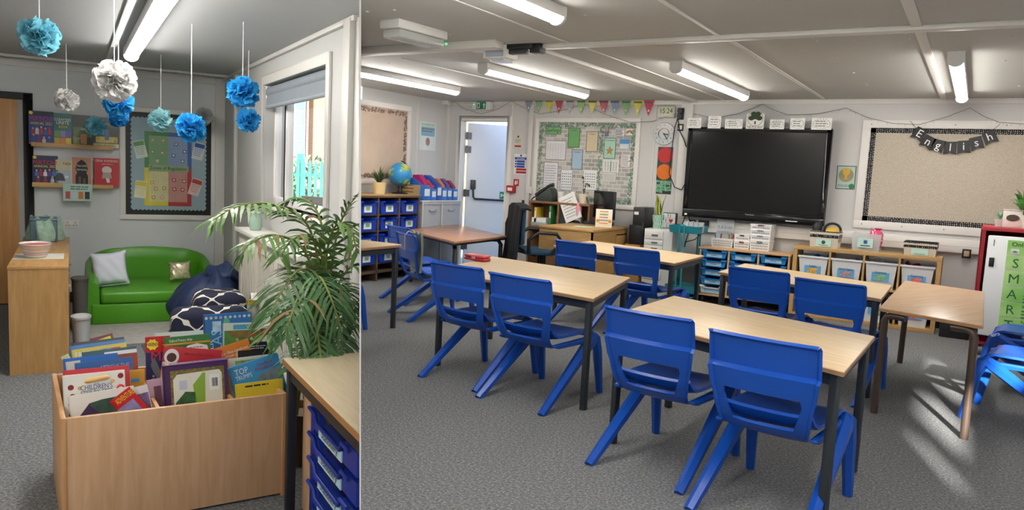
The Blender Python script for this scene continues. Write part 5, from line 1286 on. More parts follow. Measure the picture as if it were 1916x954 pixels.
lines(t, -w_ * .4, w_ * .25, [-h_ * .33, -h_ * .38], -.0035, .006); MB().prism([(w_ * .33 + .03 * cos(i * pi / 6), -h_ * .37 + .03 * sin(i * pi / 6)) for i in range(12)], -.0045, -.003, 'xz').build('badge', mat('#2f7f4a', .5), t)
# fire notices by the door
q = wallbox(962, 288, 987, 326); t = sheet('fire_action_notice', 'blue and red Fire action notice beside the door', 'sign', (q[0], YB, q[1]), q[2], q[3], M_PAPER); w_, h_ = q[2], q[3]
box('header', mat('#2a4fa6', .5), t, -w_ * .46, w_ * .46, -.0045, -.003, h_ * .22, h_ * .34); text('Fire action', t, (0, -.006, h_ * .28), M_PAPER, h_ * .08, maxw=w_ * .8)
for i in range(3): box('blue_panel', mat('#2a4fa6', .5), t, -w_ * .3, w_ * .3, -.0045, -.003, h_ * (.08 - .13 * i), h_ * (.19 - .13 * i))
for i in range(2): box('red_panel', mat('#b3252f', .5), t, -w_ * .32, w_ * .44, -.0045, -.003, h_ * (-.32 - .14 * i), h_ * (-.21 - .14 * i))
for i in range(3): MB().prism([(-w_ * .38 + .014 * cos(j * pi / 5), h_ * (.135 - .13 * i) + .014 * sin(j * pi / 5)) for j in range(10)], -.0045, -.003, 'xz').build('blue_dot', mat('#2a4fa6', .5), t)
MB().prism([(.016 * cos(j * pi / 5), h_ * .42 + .016 * sin(j * pi / 5)) for j in range(10)], -.0045, -.003, 'xz').build('blue_dot', mat('#2a4fa6', .5), t)
q = wallbox(963, 252, 976, 276); t = sheet('extinguisher_notice', 'small cream notice with red foot above the Fire action notice', 'sign', (q[0], YB, q[1]), q[2], q[3], mat('#d9d6c4', .5)); box('red_foot', mat('#b3352f', .5), t, -q[2] * .46, q[2] * .46, -.0045, -.003, -q[3] * .46, -q[3] * .32); lines(t, -q[2] * .4, q[2] * .4, [q[3] * (.1 - .1 * i) for i in range(3)], -.0032, .006); box('pictogram', M_INK, t, -.012, .012, -.0045, -.003, q[3] * .28, q[3] * .42)
q = wallbox(961, 335, 971, 348); t = sheet('call_point_sign', 'small red sign with white pictogram by the fire alarm', 'sign', (q[0], YB, q[1]), q[2], q[3], mat('#b8202b', .4)); MB().prism([(-.022, -.03), (.002, -.03), (.004, .0), (-.004, .03), (-.016, .03), (-.024, 0)], -.0045, -.003, 'xz').build('hand_print', M_PAPER, t); box('flame_print', M_PAPER, t, .012, .024, -.0045, -.003, -.02, .03)
q = wallbox(952, 347, 966, 360); t = thing('fire_alarm', 'red fire alarm call point beside the door frame', 'alarm', (q[0], YB - .025, q[1])); box('case', mat('#b1202b', .4), t, -q[2] / 2, q[2] / 2, -.05, .025, -q[3] / 2, q[3] / 2, .006); box('glass', M_PAPER, t, -q[2] * .3, q[2] * .3, -.053, -.05, -q[3] * .25, q[3] * .2)
# exit sign
q = wallbox(886, 190, 921, 206, YB - .06); t = thing('exit_sign', 'green running man exit sign above the open door', 'sign', (q[0], YB - .06, q[1])); w_, h_ = q[2], q[3]
box('case', mat('#dfe3e0', .35), t, -w_ / 2, w_ / 2, -.05, .05, -h_ / 2, h_ / 2, .018); box('bracket', M_WHITE, t, -.05, .05, .05, .06, h_ * .3, h_ / 2 + .1)
box('sign_face', mat('#1f6b4c', .4, emit='#1f7a55', es=.15), t, -w_ * .24, w_ * .26, -.053, -.05, -h_ * .42, h_ * .42)
box('doorway_print', M_PAPER, t, -w_ * .2, -w_ * .06, -.0545, -.053, -h_ * .3, h_ * .32); MB().prism([(-.05, -.03), (-.03, -.02), (-.025, .01), (-.04, .03), (-.05, .02), (-.055, 0)], -.056, -.0545, 'xz').build('running_figure', mat('#1f6b4c', .5), t)
MB().prism([(.03, .0), (.055, .035), (.08, .0), (.062, .006), (.062, -.04), (.048, -.04), (.048, .006)], -.0545, -.053, 'xz').build('arrow', M_PAPER, t); MB().lathe([(0, -.01), (.01, 0), (0, .01)], 8, (-w_ * .38, -.05, h_ * .1)).build('indicator_lamp', emis('#5cf0a0', 1.5), t)
p = Xp(833, 187, XL + .03); t = thing('motion_detector', 'white motion detector in the top corner left of the exit sign', 'sensor', (p.x, YB - .12, p.z)); box('case', M_WHITE, t, -.03, .06, -.06, .06, -.07, .07, .012); box('lens', mat('#d8d4cc', .3), t, .055, .065, -.035, .035, -.045, .005, .004)
# ------------------------------------------------------------------ left wall of the classroom
y0 = Xp(675, 190, XL).y - .3; y1 = Xp(768, 199, XL).y; zz0, zz1 = 1.2, 2.28
t = board('noticeboard', 'peach noticeboard with brown leafy border on the left wall', 0, 0, 0, y1 - y0, zz1 - zz0, .07, mat('#cdb9a8', .85, var=.06, vs=4), rz=pi / 2, loc=(XL, (y0 + y1) / 2, (zz0 + zz1) / 2))
b = MB(); rd = random.Random(13); w_, h_ = y1 - y0, zz1 - zz0; xi, zi = w_ / 2 - .11, h_ / 2 - .11
for a_ in ((-xi, zi, xi, zi, 160), (-xi, -zi, xi, -zi, 160), (xi, -zi, xi, zi, 130)): ivy(*a_)
o = b.build('leaf_border', mat('#8c7468', .7, var=.3, vs=14), t); o['kind'] = 'stuff'
qa, qb = Xp(785, 255, XL), Xp(815, 255, XL); za, zb2 = Xp(800, 228, XL).z, Xp(800, 281, XL).z
t = sheet('wall_chart', 'pale blue chart poster on the left wall beside the corner', 'poster', (XL + .001, (qa.y + qb.y) / 2, (za + zb2) / 2), qb.y - qa.y, za - zb2, mat('#dfe9ea', .3), pi / 2); w_, h_ = qb.y - qa.y, za - zb2
box('picture', mat('#8fbad6', .5), t, -w_ * .42, w_ * .42, -.0045, -.003, 0, h_ * .32); box('header', mat('#b9d6c4', .5), t, -w_ * .42, w_ * .42, -.0045, -.003, h_ * .35, h_ * .45); lines(t, -w_ * .4, w_ * .4, [h_ * (.25 - .08 * i) for i in range(2)], -.005, .014); MB().prism([(.05 * cos(i * pi / 6), -h_ * .2 + .06 * sin(i * pi / 6)) for i in range(12)], -.0045, -.003, 'xz').build('picture_spot', mat('#b58a8f', .6, var=.4, vs=40), t)
# laundry hamper in the corner
hy0 = RKY + .06; hy1 = Xp(860, 400, RKX).y; hx = RKX; 
hy1 = min(hy1, YB - .06)
zh_ = (Xp(800, 376, hx).z + Xp(855, 376, hx).z) / 2
t = thing('laundry_hamper', 'two-lidded grey cloth hamper in the corner by the door', 'hamper', (hx, hy0, 0), pi / 2); L = hy1 - hy0; D = .42
M_HMP = mat('#aab2bd', .85, var=.03, bump=.08, bs=250)
for i in range(2):
    xa, xb_ = i * L / 2 + .01, (i + 1) * L / 2 - .01
    MB().box(xa, xb_, 0, D, .04, zh_ - .03).build('cloth_bag', M_HMP, t, bevel=.012); MB().box(xa, xb_, -.012, D, zh_ - .05, zh_ - .01).build('lid', mat('#b3bac4', .8), t, bevel=.008)
    MB().tube([((xa + xb_) / 2 - .08, -.01, zh_ - .12), ((xa + xb_) / 2 - .05, -.02, zh_ - .14), ((xa + xb_) / 2 + .05, -.02, zh_ - .14), ((xa + xb_) / 2 + .08, -.01, zh_ - .12)], .008, 6).build('handle', mat('#8f97a2', .7), t, smooth=50)
for x in (0, L / 2, L): MB().cyl((x, -.004, 0), (x, -.004, zh_), .012, n=8).build('post', mat('#d6d9db', .3, metal=.3), t, smooth=40)
box('top_rail', mat('#e6e8ea', .4), t, -.01, L + .01, -.02, D, zh_ - .008, zh_ + .008, .004)
HT = zh_ + .008
# magazine files on the hamper
sp = [(.02, '#2a6fc4', 'blue magazine file with a magenta folder at the left of the hamper top', '#b4286e', .30), (.22, '#2f79cf', 'light blue magazine file second on the hamper top', '#c23b4d', .24), (.36, '#1f4fae', 'dark blue lever arch file with white spine on the hamper top', None, .34), (.5, '#2f79cf', 'blue magazine file of orange papers on the hamper top', '#e07a3a', .26), (.64, '#2a6fc4', 'blue magazine file with purple papers on the hamper top', '#6a4f9a', .26), (.80, '#2a72cc', 'blue magazine file at the door end of the hamper top', '#8e2f3f', .24)]
for f, cc, lb2, ins, hh in sp:
    w_ = L * .13 if f > .1 else L * .18
    t = thing('magazine_file', lb2, 'file', (hx - .02, hy0 + .02 + f * L, HT), pi / 2, 'files on the hamper')
    MB().prism([(.0, 0), (.24, 0), (.24, hh), (.2, hh), (.0, hh * .62)], 0, w_, 'yz').build('case', mat(cc, .4), t, bevel=.003)
    box('spine_label', mat('#dfe9f2', .5), t, w_ * .15, w_ * .85, -.004, 0, hh * .2, hh * .52)
    if ins: MB().prism([(.03, .02), (.22, .02), (.22, hh * 1.12), (.12, hh * 1.15), (.03, hh * .8)], w_ * .2, w_ * .8, 'yz').build('papers', mat(ins, .5), t)
# wicker basket, globe and plant on the rack
def onR(px, X=None): return Xp(px, 364, (RKX - .25) if X is None else X).y
yB = onR(781, RKX - .18)
t = thing('wicker_tray', 'shallow natural wicker tray of cards at the end of the tray rack', 'basket', (RKX - .22, yB, RKT), pi / 2)
M_WK2 = ramp_mat('wicker_natural', 'Wave', 30, [(.2, '#8d6f49'), (.7, '#c9ac7e')], .8, bump=.4, Distortion=2.)
V = [(-.2, -.12, 0), (.2, -.12, 0), (.2, .12, 0), (-.2, .12, 0), (-.23, -.14, .13), (.23, -.14, .13), (.23, .14, .13), (-.23, .14, .13)]
MB().add(V, [(0, 3, 2, 1), (0, 1, 5, 4), (1, 2, 6, 5), (2, 3, 7, 6), (3, 0, 4, 7)]).build('weave', M_WK2, t, thick=-.012)
for i in range(3): o = box('card', M_PAPER, t, -.07, .07, -.01, -.006, 0, .19); o.location = (.02 + .02 * i, .03 * i - .04, .03); o.rotation_euler = (-.4, .2 * i, 0)
p = Xp(749, 326, RKX - .25); gr_ = (Xp(749, 304, RKX - .25).z - Xp(749, 348, RKX - .25).z) / 2
t = thing('desk_globe', 'blue desk globe with green land on a black stand on the tray rack', 'globe', (RKX - .25, p.y, RKT)); zc_ = p.z - RKT
m_, t_, p_ = newmat('globe_map'); tc = t_.nodes.new('ShaderNodeTexCoord'); n1 = t_.nodes.new('ShaderNodeTexNoise'); n1.inputs['Scale'].default_value = 6.5; n1.inputs['Detail'].default_value = 6; r1 = t_.nodes.new('ShaderNodeValToRGB'); r1.color_ramp.elements[0].position = .5; r1.color_ramp.elements[0].color = lin('#2f8fd2'); r1.color_ramp.elements[1].position = .53; r1.color_ramp.elements[1].color = lin('#6fae5c'); e_ = r1.color_ramp.elements.new(.62); e_.color = lin('#e3cf7c'); p_.inputs['Roughness'].default_value = .25
t_.links.new(tc.outputs['Object'], n1.inputs['Vector']); t_.links.new(n1.outputs['Fac'], r1.inputs['Fac']); t_.links.new(r1.outputs['Color'], p_.inputs['Base Color'])
MB().lathe([(gr_ * sin(i * pi / 20), zc_ - gr_ * cos(i * pi / 20)) for i in range(21)], 32).build('sphere', m_, t, smooth=60)
MB().tube([(0, .0 + (gr_ + .02) * sin(a_), zc_ + (gr_ + .02) * cos(a_)) for a_ in [rad(5 + i * 17.5) for i in range(11)]], .008, 6).build('meridian', M_BLACK, t, smooth=60)
MB().lathe([(0, 0), (.11, 0), (.11, .012), (.03, .03), (.02, zc_ - gr_), (0, zc_ - gr_)], 20).build('stand', M_BLACK, t, smooth=40)
p = Xp(709, 350, RKX - .25); t = thing('spiky_plant', 'spiky green plant in a cream pot on the tray rack', 'plant', (RKX - .25, p.y, RKT)); pot(t, .075, .095, .15, mat('#dcc795', .6)); rd = random.Random(15); leafy(t, 46, .28, .2, mat('#3f5a33', .6, var=.3), rd, .018, .12, .5)
# ================================================================== reading nook (axes u, v turned by YAW)
def Lth(name, label, cat, u, v, w=0., group=None, drz=0.): 
    t = thing(name, label, cat, frL(u, v, w), YAW + drz, group); t['room'] = -1; return t
# ---- noticeboard
q = Lbox(224, 204, 404, 411); w_, h_ = q[2], q[3]
t = board('noticeboard', 'black bordered noticeboard with a four colour feelings poster', 0, 0, 0, w_, h_, .05, M_BLACK, rz=YAW, loc=frL(q[0], VB - .001, q[1])); t['room'] = -1
pw, ph = w_ / 2 - .105, h_ / 2 - .105
pts = []
def wav(ax, ay, bx, by, n, nx, ny):
    for i in range(n):
        for k2 in range(4):
            f = (i + k2 / 4) / n; o = .012 * abs(sin(k2 / 4 * pi)); pts.append((ax + (bx - ax) * f + nx * o, ay + (by - ay) * f + ny * o))
wav(-pw, ph, pw, ph, 18, 0, 1); wav(pw, ph, pw, -ph, 20, 1, 0); wav(pw, -ph, -pw, -ph, 18, 0, -1); wav(-pw, -ph, -pw, ph, 20, -1, 0)
MB().prism(pts, -.0145, -.012, 'xz').build('scalloped_paper', mat('#a3bcc6', .7, var=.02), t)
BQ = q
def nb(px, py): 
    p = Lv(px, py, VB); return p.x - BQ[0], p.z - BQ[1]
ps = Lth('zones_poster', 'four colour feelings poster pinned on the nook noticeboard', 'poster', BQ[0], VB - .0165, BQ[1])
x0, za = nb(270, 245); x1, zb_ = nb(361, 386); xm = (x0 + x1) / 2; zm = (za + zb_) / 2 + .01
x1 = nb(358, 320)[0]; x0 = nb(270, 320)[0]; xm = (x0 + x1) / 2
for nm, cc, a_ in (('green_quarter', '#4d8f4f', (x0, xm, zm, za)), ('blue_quarter', '#3f66a8', (xm, x1, zm, za)), ('yellow_quarter', '#e2d43c', (x0, xm, zb_, zm)), ('red_quarter', '#c23a3f', (xm, x1, zb_, zm))):
    o = box(nm, mat(cc, .35), ps, a_[0], a_[1], -.002, 0, a_[2], a_[3])
ins = .04
for cc, a_ in (('#86b387', (x0 + ins, xm, zm, za - ins)), ('#8fa6cc', (xm, x1 - ins, zm, za - ins)), ('#dfd9a3', (x0 + ins, xm, zb_ + ins, zm)), ('#d59a94', (xm, x1 - ins, zb_ + ins, zm))):
    box('pale_panel', mat(cc, .3), ps, a_[0], a_[1], -.0035, -.002, a_[2], a_[3])
o = box('title_strip', mat('#9fb98a', .35), ps, x0 + .035, x1 - .03, -.006, -.0035, zm - .035, zm + .03); text('Zones of Regulation', o, (xm, -.0075, zm - .002), M_INK, .034, maxw=(x1 - x0) * .78)
rd = random.Random(21)
for px, py, cc in ((285, 262, '#b9a55a'), (305, 263, '#b9a55a'), (285, 284, '#7f9a55'), (303, 286, '#a5a25a'), (294, 301, '#c9b98a'), (329, 270, '#3f6fa0'), (324, 291, '#2f7fa8'), (345, 284, '#3a6a9a'), (341, 302, '#4a8ab0'), (284, 341, '#d9a05a'), (307, 334, '#e0c0a0'), (291, 353, '#c9a040'), (307, 352, '#c9a040'), (287, 369, '#c99a50'), (303, 369, '#d0b080'), (325, 337, '#b83a44'), (344, 339, '#c05a5a'), (326, 354, '#a83840'), (341, 355, '#b04048')):
    x, z = nb(px, py); o = MB().box(-.017, .017, -.0065, -.0035, -.017, .017).build('feeling_card', mat(cc, .4), ps); o.location = (x, 0, z); o.rotation_euler = (0, rd.uniform(-.3, .3), 0)
    MB().box(-.009, .009, -.0075, -.0065, -.008, .01).build('face_print', mat('#efe3d0', .5), o)
for lb2, px, py, an, hd, bd in (('green checklist card pinned at the top left of the feelings poster', 262, 279, -14, '#5c9a62', '#dfe8df'), ('blue checklist card pinned at the top right of the feelings poster', 371, 283, 12, '#2f5fa8', '#dfe3ea'), ('yellow checklist card pinned at the lower left of the feelings poster', 263, 354, 6, '#e0cf4a', '#f2efcf'), ('red checklist card pinned at the lower right of the feelings poster', 365, 350, 17, '#c2403f', '#efd9d6')):
    x, z = nb(px, py); o = Lth('checklist_card', lb2, 'card', BQ[0] + x, VB - .02, BQ[1] + z, 'checklist cards on the nook board'); o.rotation_euler = (0, rad(an), YAW); cw_, chh = .105, .17
    box('card', mat(bd, .25), o, -cw_ / 2, cw_ / 2, -.002, 0, -chh / 2, chh / 2); box('header', mat(hd, .3), o, -cw_ * .45, cw_ * .45, -.0035, -.002, chh * .2, chh * .45); lines(o, -cw_ * .38, cw_ * .38, [chh * (.12 - .1 * i) for i in range(5)], -.0022, .005, mat(hd, .5), seed=3)
# ---- picture ledges and books
def ledge(label, p0, p1):
    a, c = Lv(*p0, VB - .1), Lv(*p1, VB - .1); z = (a.z + c.z) / 2
    t = Lth('picture_ledge', label, 'shelf', (a.x + c.x) / 2, VB, z); W = (c.x - a.x) / 2; m_ = wood('#c9a06a', '#dab580', (1.2, 14, 14), .45)
    box('base', m_, t, -W, W, -.1, 0, -.02, 0, .002); box('lip', m_, t, -W, W, -.11, -.098, -.02, .018, .002); box('back', m_, t, -W, W, -.012, 0, 0, .06); return z
za = ledge('upper oak picture ledge on the nook wall', (58, 267), (212, 279)); zb_ = ledge('lower oak picture ledge on the nook wall', (60, 344), (212, 351))
def book(label, name, u0, z0, u1, z1, v, h, cc, th=.02, lean=.12, group=None, spine=None, cat='book', bottom=None, rough=.28):
    w = math.hypot(u1 - u0, z1 - z0); ro = math.atan2(z1 - z0, u1 - u0)
    t = Lth(name, label, cat, 0, 0, 0, group); R = Matrix.Rotation(YAW, 3, 'Z') @ Matrix.Rotation(-ro, 3, 'Y') @ Matrix.Rotation(-lean, 3, 'X')
    top = frL((u0 + u1) / 2, v, (z0 + z1) / 2); t.location = top - R @ Vector((0, 0, h)); t.rotation_euler = (-lean, -ro, YAW)
    m_ = mat(cc, rough, var=.03)
    box('front_cover', m_, t, -w / 2, w / 2, 0, .003, 0, h); box('back_cover', m_, t, -w / 2, w / 2, th - .003, th, 0, h); box('pages', mat('#e9e4d6', .7, var=.05, vs=80), t, -w / 2 + .002, w / 2 - .004, .003, th - .003, .003, h - .004); box('spine', mat(spine, .35) if spine else m_, t, -w / 2 - .001, -w / 2 + .003, 0, th, 0, h)
    return t, w, h
def pr_(t, x0, x1, z0, z1, cc, k2=1, nm='cover_print', var=.05, vs=20): return box(nm, mat(cc, .3, var=var, vs=vs), t, x0, x1, -.0006 * k2, 0, z0, z1)
def crowd(t, w, z0, z1, cols, n=6, seed=1):
    """row of generic player figures"""
    rd = random.Random(seed)
    for i in range(n):
        x = -w * .42 + w * .84 * (i + .5) / n; z = z0 + (z1 - z0) * rd.uniform(.45, .7); r = w * .045
        MB().prism([(x - r * 1.7, z0), (x + r * 1.7, z0), (x + r * 1.5, z - r), (x + r * .5, z), (x - r * .5, z), (x - r * 1.5, z - r)], -.0012, 0, 'xz').build('shirt_print', mat(cols[i % len(cols)], .3), t)
        MB().prism([(x + r * cos(a_ * pi / 4), z + r + r * 1.1 * sin(a_ * pi / 4)) for a_ in range(8)], -.0016, 0, 'xz').build('head_print', mat(['#c99b7c', '#8a5f45', '#e0b79a'][i % 3], .4), t)
W_ = mat('#f3f3f0', .4, var=.01); Y_ = mat('#f0d83c', .4, var=.01); R_ = mat('#d8303c', .4, var=.01)
vb = VB - .075
def lb(label, x0, y0, x1, y1, zsh, cc, **k):
    a, c = Lv(x0, y0, vb), Lv(x1, y1, vb); zt = (a.z + c.z) / 2
    return book(label, 'book', a.x, zt, c.x, zt, vb + .0, zt - zsh, cc, th=.018, lean=.0, group='books on the nook ledges', **k)
t, w, h = lb('blue football annual on the upper ledge beside the door', 53, 207, 100, 209, za, '#24408c'); pr_(t, -w * .5, w * .5, h * .86, h, '#1b2038'); text('MATCH!', t, (0, -.0022, h * .76), R_, h * .15, w=w * .92, bold=.03); text('ANNUAL 2022', t, (0, -.0022, h * .63), Y_, h * .09, w=w * .88, bold=.03); crowd(t, w, h * .3, h * .6, ['#b02a3a', '#c9d4e6', '#b02a3a', '#3a5fae'], 5, 1); crowd(t, w, h * .06, h * .34, ['#2a4fa0', '#8a2a50', '#c8ccd6'], 4, 2); pr_(t, -w * .5, w * .5, 0, h * .05, '#c83a3c', 2); MB().prism([(-w * .4 + .016 * cos(i * pi / 6), h * .94 + .016 * sin(i * pi / 6)) for i in range(12)], -.002, 0, 'xz').build('yellow_spot', Y_, t)
t, w, h = lb('teal puzzle annual second on the upper ledge', 100, 211, 134, 213, za, '#2c6f6a'); text('CCRAFTERS', t, (0, -.002, h * .8), W_, h * .08, w=w * .9, bold=.03); text('UNITE', t, (0, -.002, h * .7), W_, h * .11, w=w * .7, bold=.03); text('2024', t, (0, -.002, h * .58), Y_, h * .08, w=w * .5, bold=.03)
for i in range(3):
    for j in range(2): pr_(t, -w * .48 + i * w * .32, -w * .18 + i * w * .32, h * (.04 + .22 * j), h * (.24 + .22 * j), ['#c9a52c', '#d98a44', '#e0c02c', '#5f9a50', '#8a7fb0', '#6a58a8'][i + 3 * j], 2)
t, w, h = lb('dark green block-game annual third on the upper ledge', 134, 214, 174, 217, za, '#2f3a2c'); pr_(t, -w * .45, w * .45, h * .3, h * .62, '#58704a', 2, var=.3, vs=30); pr_(t, -w * .1, w * .2, h * .08, h * .4, '#c08848', 3); pr_(t, -w * .45, -w * .15, h * .05, h * .3, '#8a8f48', 3); text('HACKS', t, (w * .2, -.003, h * .55), W_, h * .09, maxw=w * .5); MB().tube([(-w * .35, -.002, h * .1), (-w * .3, -.002, h * .22), (-w * .1, -.002, h * .27)], .003, 4).build('pick_print', W_, t)
t, w, h = lb('dark guide book with a cream foot at the right of the upper ledge', 174, 218, 222, 221, za, '#3d4540'); pr_(t, -w * .5, w * .5, 0, h * .13, '#e5dfb4', 2); text('2022 EDITION', t, (0, -.003, h * .065), M_INK, h * .07, w=w * .75, bold=.03); text('HACKS', t, (w * .12, -.002, h * .78), W_, h * .09, maxw=w * .5); pr_(t, -w * .4, w * .45, h * .16, h * .36, '#c9b45a', 1, var=.3, vs=40); pr_(t, -w * .05, w * .12, h * .25, h * .6, '#4a6fa0', 2); MB().prism([(w * .36 + .012 * cos(i * pi / 4), h * .22 + .014 * sin(i * pi / 4)) for i in range(8)], -.003, 0, 'xz').build('badge', mat('#b8902c', .4), t)
t, w, h = lb('red and blue football annual on the lower ledge', 60, 290, 108, 292, zb_, '#2a2f58'); text('MATCH!', t, (0, -.0022, h * .76), R_, h * .15, w=w * .92, bold=.03); text('ANNUAL 2023', t, (0, -.0022, h * .63), Y_, h * .09, w=w * .88, bold=.03); crowd(t, w, h * .3, h * .6, ['#3a6fc0', '#b02a3a', '#e3e6ea', '#5a3a90'], 5, 3); crowd(t, w, h * .08, h * .36, ['#8e1f30', '#a8283a', '#c8cdd8'], 3, 4); pr_(t, -w * .5, w * .5, 0, h * .08, '#e6d63a', 2); MB().prism([(-w * .4 + .015 * cos(i * pi / 6), h * .93 + .015 * sin(i * pi / 6)) for i in range(12)], -.002, 0, 'xz').build('yellow_spot', Y_, t)
t, w, h = lb('pale grey sea story book half hidden on the lower ledge', 104, 299, 134, 299, zb_, '#b9c4cc'); pr_(t, -w * .5, w * .5, h * .6, h, '#d2c7a8'); text('TAIN', t, (w * .2, -.002, h * .84), M_INK, h * .11, maxw=w * .5); MB().prism([(-w * .5, h * .18), (w * .1, h * .18), (-w * .05, h * .45), (-w * .3, h * .5), (-w * .5, h * .4)], -.0015, 0, 'xz').build('rock_print', mat('#4a5258', .5), t); MB().prism([(w * .05, h * .3), (w * .3, h * .3), (w * .25, h * .38), (w * .12, h * .4)], -.0015, 0, 'xz').build('boat_print', mat('#e8ecef', .5), t)
t, w, h = lb('black arched story book on the lower ledge', 133, 292, 172, 294, zb_, '#c98d70'); MB().prism([(-w * .3, h * .05), (w * .3, h * .05), (w * .3, h * .35), (w * .22, h * .45), (w * .3, h * .58), (w * .2, h * .8), (0, h * .9), (-w * .2, h * .8), (-w * .3, h * .58), (-w * .22, h * .45), (-w * .3, h * .35)], -.0012, 0, 'xz').build('arch_print', mat('#1d1b1e', .4), t); text('THE CAFE', t, (0, -.0025, h * .68), W_, h * .06, maxw=w * .45); text('THE WOODS', t, (0, -.0025, h * .55), W_, h * .06, maxw=w * .5); pr_(t, -w * .16, -w * .04, h * .08, h * .32, '#7a3f3a', 4); pr_(t, w * .06, w * .18, h * .08, h * .26, '#3f5a4a', 4)
b = MB(); b.box(-w / 2, w / 2, -.001, 0, h - .006, h); b.box(-w / 2, -w / 2 + .005, -.001, 0, 0, h); b.box(w / 2 - .005, w / 2, -.001, 0, 0, h); b.build('white_edge', W_, t)
t, w, h = lb('red picture book with white letters on the lower ledge', 176, 295, 223, 297, zb_, '#c8323a'); text('GINA KAMINSKI', t, (0, -.002, h * .9), W_, h * .09, w=w * .9, bold=.02); lines(t, -w * .2, w * .25, [h * .79], -.001, h * .03, mat('#e7a0a0', .5)); MB().prism([(w * (.0 + .2 * cos(i * pi / 6)), h * (.58 + .14 * sin(i * pi / 6))) for i in range(12)], -.0012, 0, 'xz').build('pale_shape', mat('#e9e0d6', .4), t); MB().prism([(-w * .15, h * .5), (w * .15, h * .5), (w * .2, h * .3), (-w * .2, h * .28)], -.0015, 0, 'xz').build('figure_print', mat('#b9ada0', .5), t); MB().prism([(-.01, h * .3), (w * .1, h * .3), (w * .12, h * .14), (0, h * .14)], -.0015, 0, 'xz').build('figure_foot', mat('#efe8e0', .5), t)
q = Lbox(118, 344, 173, 376, VB - .12); t = Lth('ledge_leaflet', 'mint picture leaflet hanging from the lower ledge', 'leaflet', q[0], VB - .115, q[1]); w, h = q[2], q[3]
box('card', mat('#bfe0d2', .25), t, -w / 2, w / 2, -.003, 0, -h / 2, h / 2); lines(t, -w * .25, w * .4, [h * .33, h * .2], -.0035, .009, mat('#4a5a55', .5))
for i, cc in enumerate(('#c8505a', '#cfd6d8', '#d88a4a', '#3a3436')): pr_ = pr_; o = box('cover_picture', mat(cc, .4), t, -w * .42 + i * w * .22, -w * .26 + i * w * .22, -.0042, -.003, -h * .38, h * .05)
# ---- socket
q = Lbox(119, 411, 148, 427); t = Lth('wall_socket', 'white double wall socket above the sofa arm', 'socket', q[0], VB - .001, q[1]); w, h = q[2], q[3]
box('plate', M_WHITE, t, -w / 2, w / 2, -.012, 0, -h / 2, h / 2, .003)
for s in (-1, 1):
    b = MB(); 
    for dx, dz in ((0, .014), (-.011, -.012), (.011, -.012)): b.box(s * w * .25 + dx - .004, s * w * .25 + dx + .004, -.0128, -.012, dz - .004, dz + .004)
    b.build('pin_holes', M_BLACK, t); box('rocker', mat('#f4f4f2', .3), t, s * w * .08 - .008, s * w * .08 + .008, -.016, -.012, -.0, .02, .001)
# ---- sideboard
CU0, CU1, CV0, CV1, CZ = -.365, -.034, 5.68, 7.62, .70
t = Lth('sideboard', 'oak veneer sideboard seen from its end, with a bowl on top', 'cabinet', (CU0 + CU1) / 2, CV0); W = (CU1 - CU0) / 2; D = CV1 - CV0
M_SB = wood('#a87f4c', '#bf9560', (14, 14, 1.3), .5); M_SBT = wood('#a87f4c', '#c09662', (14, 1.2, 14), .4)
box('end_panel', M_SB, t, -W, W, 0, .02, 0, CZ - .018); box('top_board', M_SBT, t, -W - .004, W + .004, -.004, D, CZ - .018, CZ, .002); box('back_panel', M_SB, t, -W, -W + .015, .02, D, .0, CZ - .018); box('far_panel', M_SB, t, -W, W, D - .02, D, 0, CZ - .018)
for i in range(3): o = box('door', M_SB, t, W - .018, W, .03 + i * (D - .05) / 3, .02 + (i + 1) * (D - .05) / 3, .06, CZ - .025, .001); box('handle', mat('#b9babb', .3, metal=.8), o, W, W + .015, .2 + i * .6, .3 + i * .6, .52, .535)
for s in (-1, 1): MB().cyl((s * (W - .018), -.002, CZ - .035), (s * (W - .018), 0, CZ - .035), .006, n=8).build('fixing_cap', M_GREY, t)
p = Lz(67, 481, CZ); bt = Lz(67, 476, CZ)
t = Lth('striped_bowl', 'white bowl with red and yellow stripes on the sideboard', 'bowl', p.x, p.y, CZ); r = .125; hb = .1
prof = [(0, .003), (r * .6, .003), (r * .66, .008), (r * .86, hb * .6), (r, hb), (r * .97, hb), (r * .83, hb * .6), (r * .6, .014), (0, .012)]
MB().lathe(prof, 36, sx=.8).build('body', mat('#eceae2', .25), t, smooth=50)
def rb(f): return r * (.66 + .34 * f) if f > 0 else 0
for i, cc in enumerate(('#c8c07a', '#b5414e', '#5a6a8a', '#c8944a', '#b5414e', '#8a9a6a', '#b5414e')):
    z = hb * (.14 + .12 * i); f0 = (z - .008) / (hb - .008); rr_ = r * (.66 + .2 * min(1, f0 / .57)) if f0 < .57 else r * (.86 + .14 * (f0 - .57) / .43)
    MB().lathe([(rr_ + .0005, z - .0025), (rr_ + .0018, z), (rr_ + .0016, z + .0025)], 36, sx=.8).build('stripe', mat(cc, .35), t)
MB().box(-.13, .17, -.12, .2, -.0005, .001).build('paper_mat', mat('#cfcfc8', .5), t)
p = Lz(87, 442, CZ); t = Lth('mesh_bag_box', 'grey box inside a pale green mesh bag on the sideboard', 'box', p.x, CV1 - .3, CZ)
box('box', mat('#4f6672', .5), t, -.1, .09, -.12, .12, 0, .17, .01); box('lid', mat('#5a7280', .4), t, -.105, .095, -.125, .125, .17, .19, .008)
def net(u, v):
    a_ = 2 * pi * u; rr_ = .125 + .02 * sin(a_ * 3) + .012 * sin(a_ * 7 + v * 5); rr_ *= (1 - .25 * v * v) ; return (rr_ * cos(a_), 1.25 * rr_ * sin(a_), .005 + v * (.185 + .02 * sin(a_ * 5)))
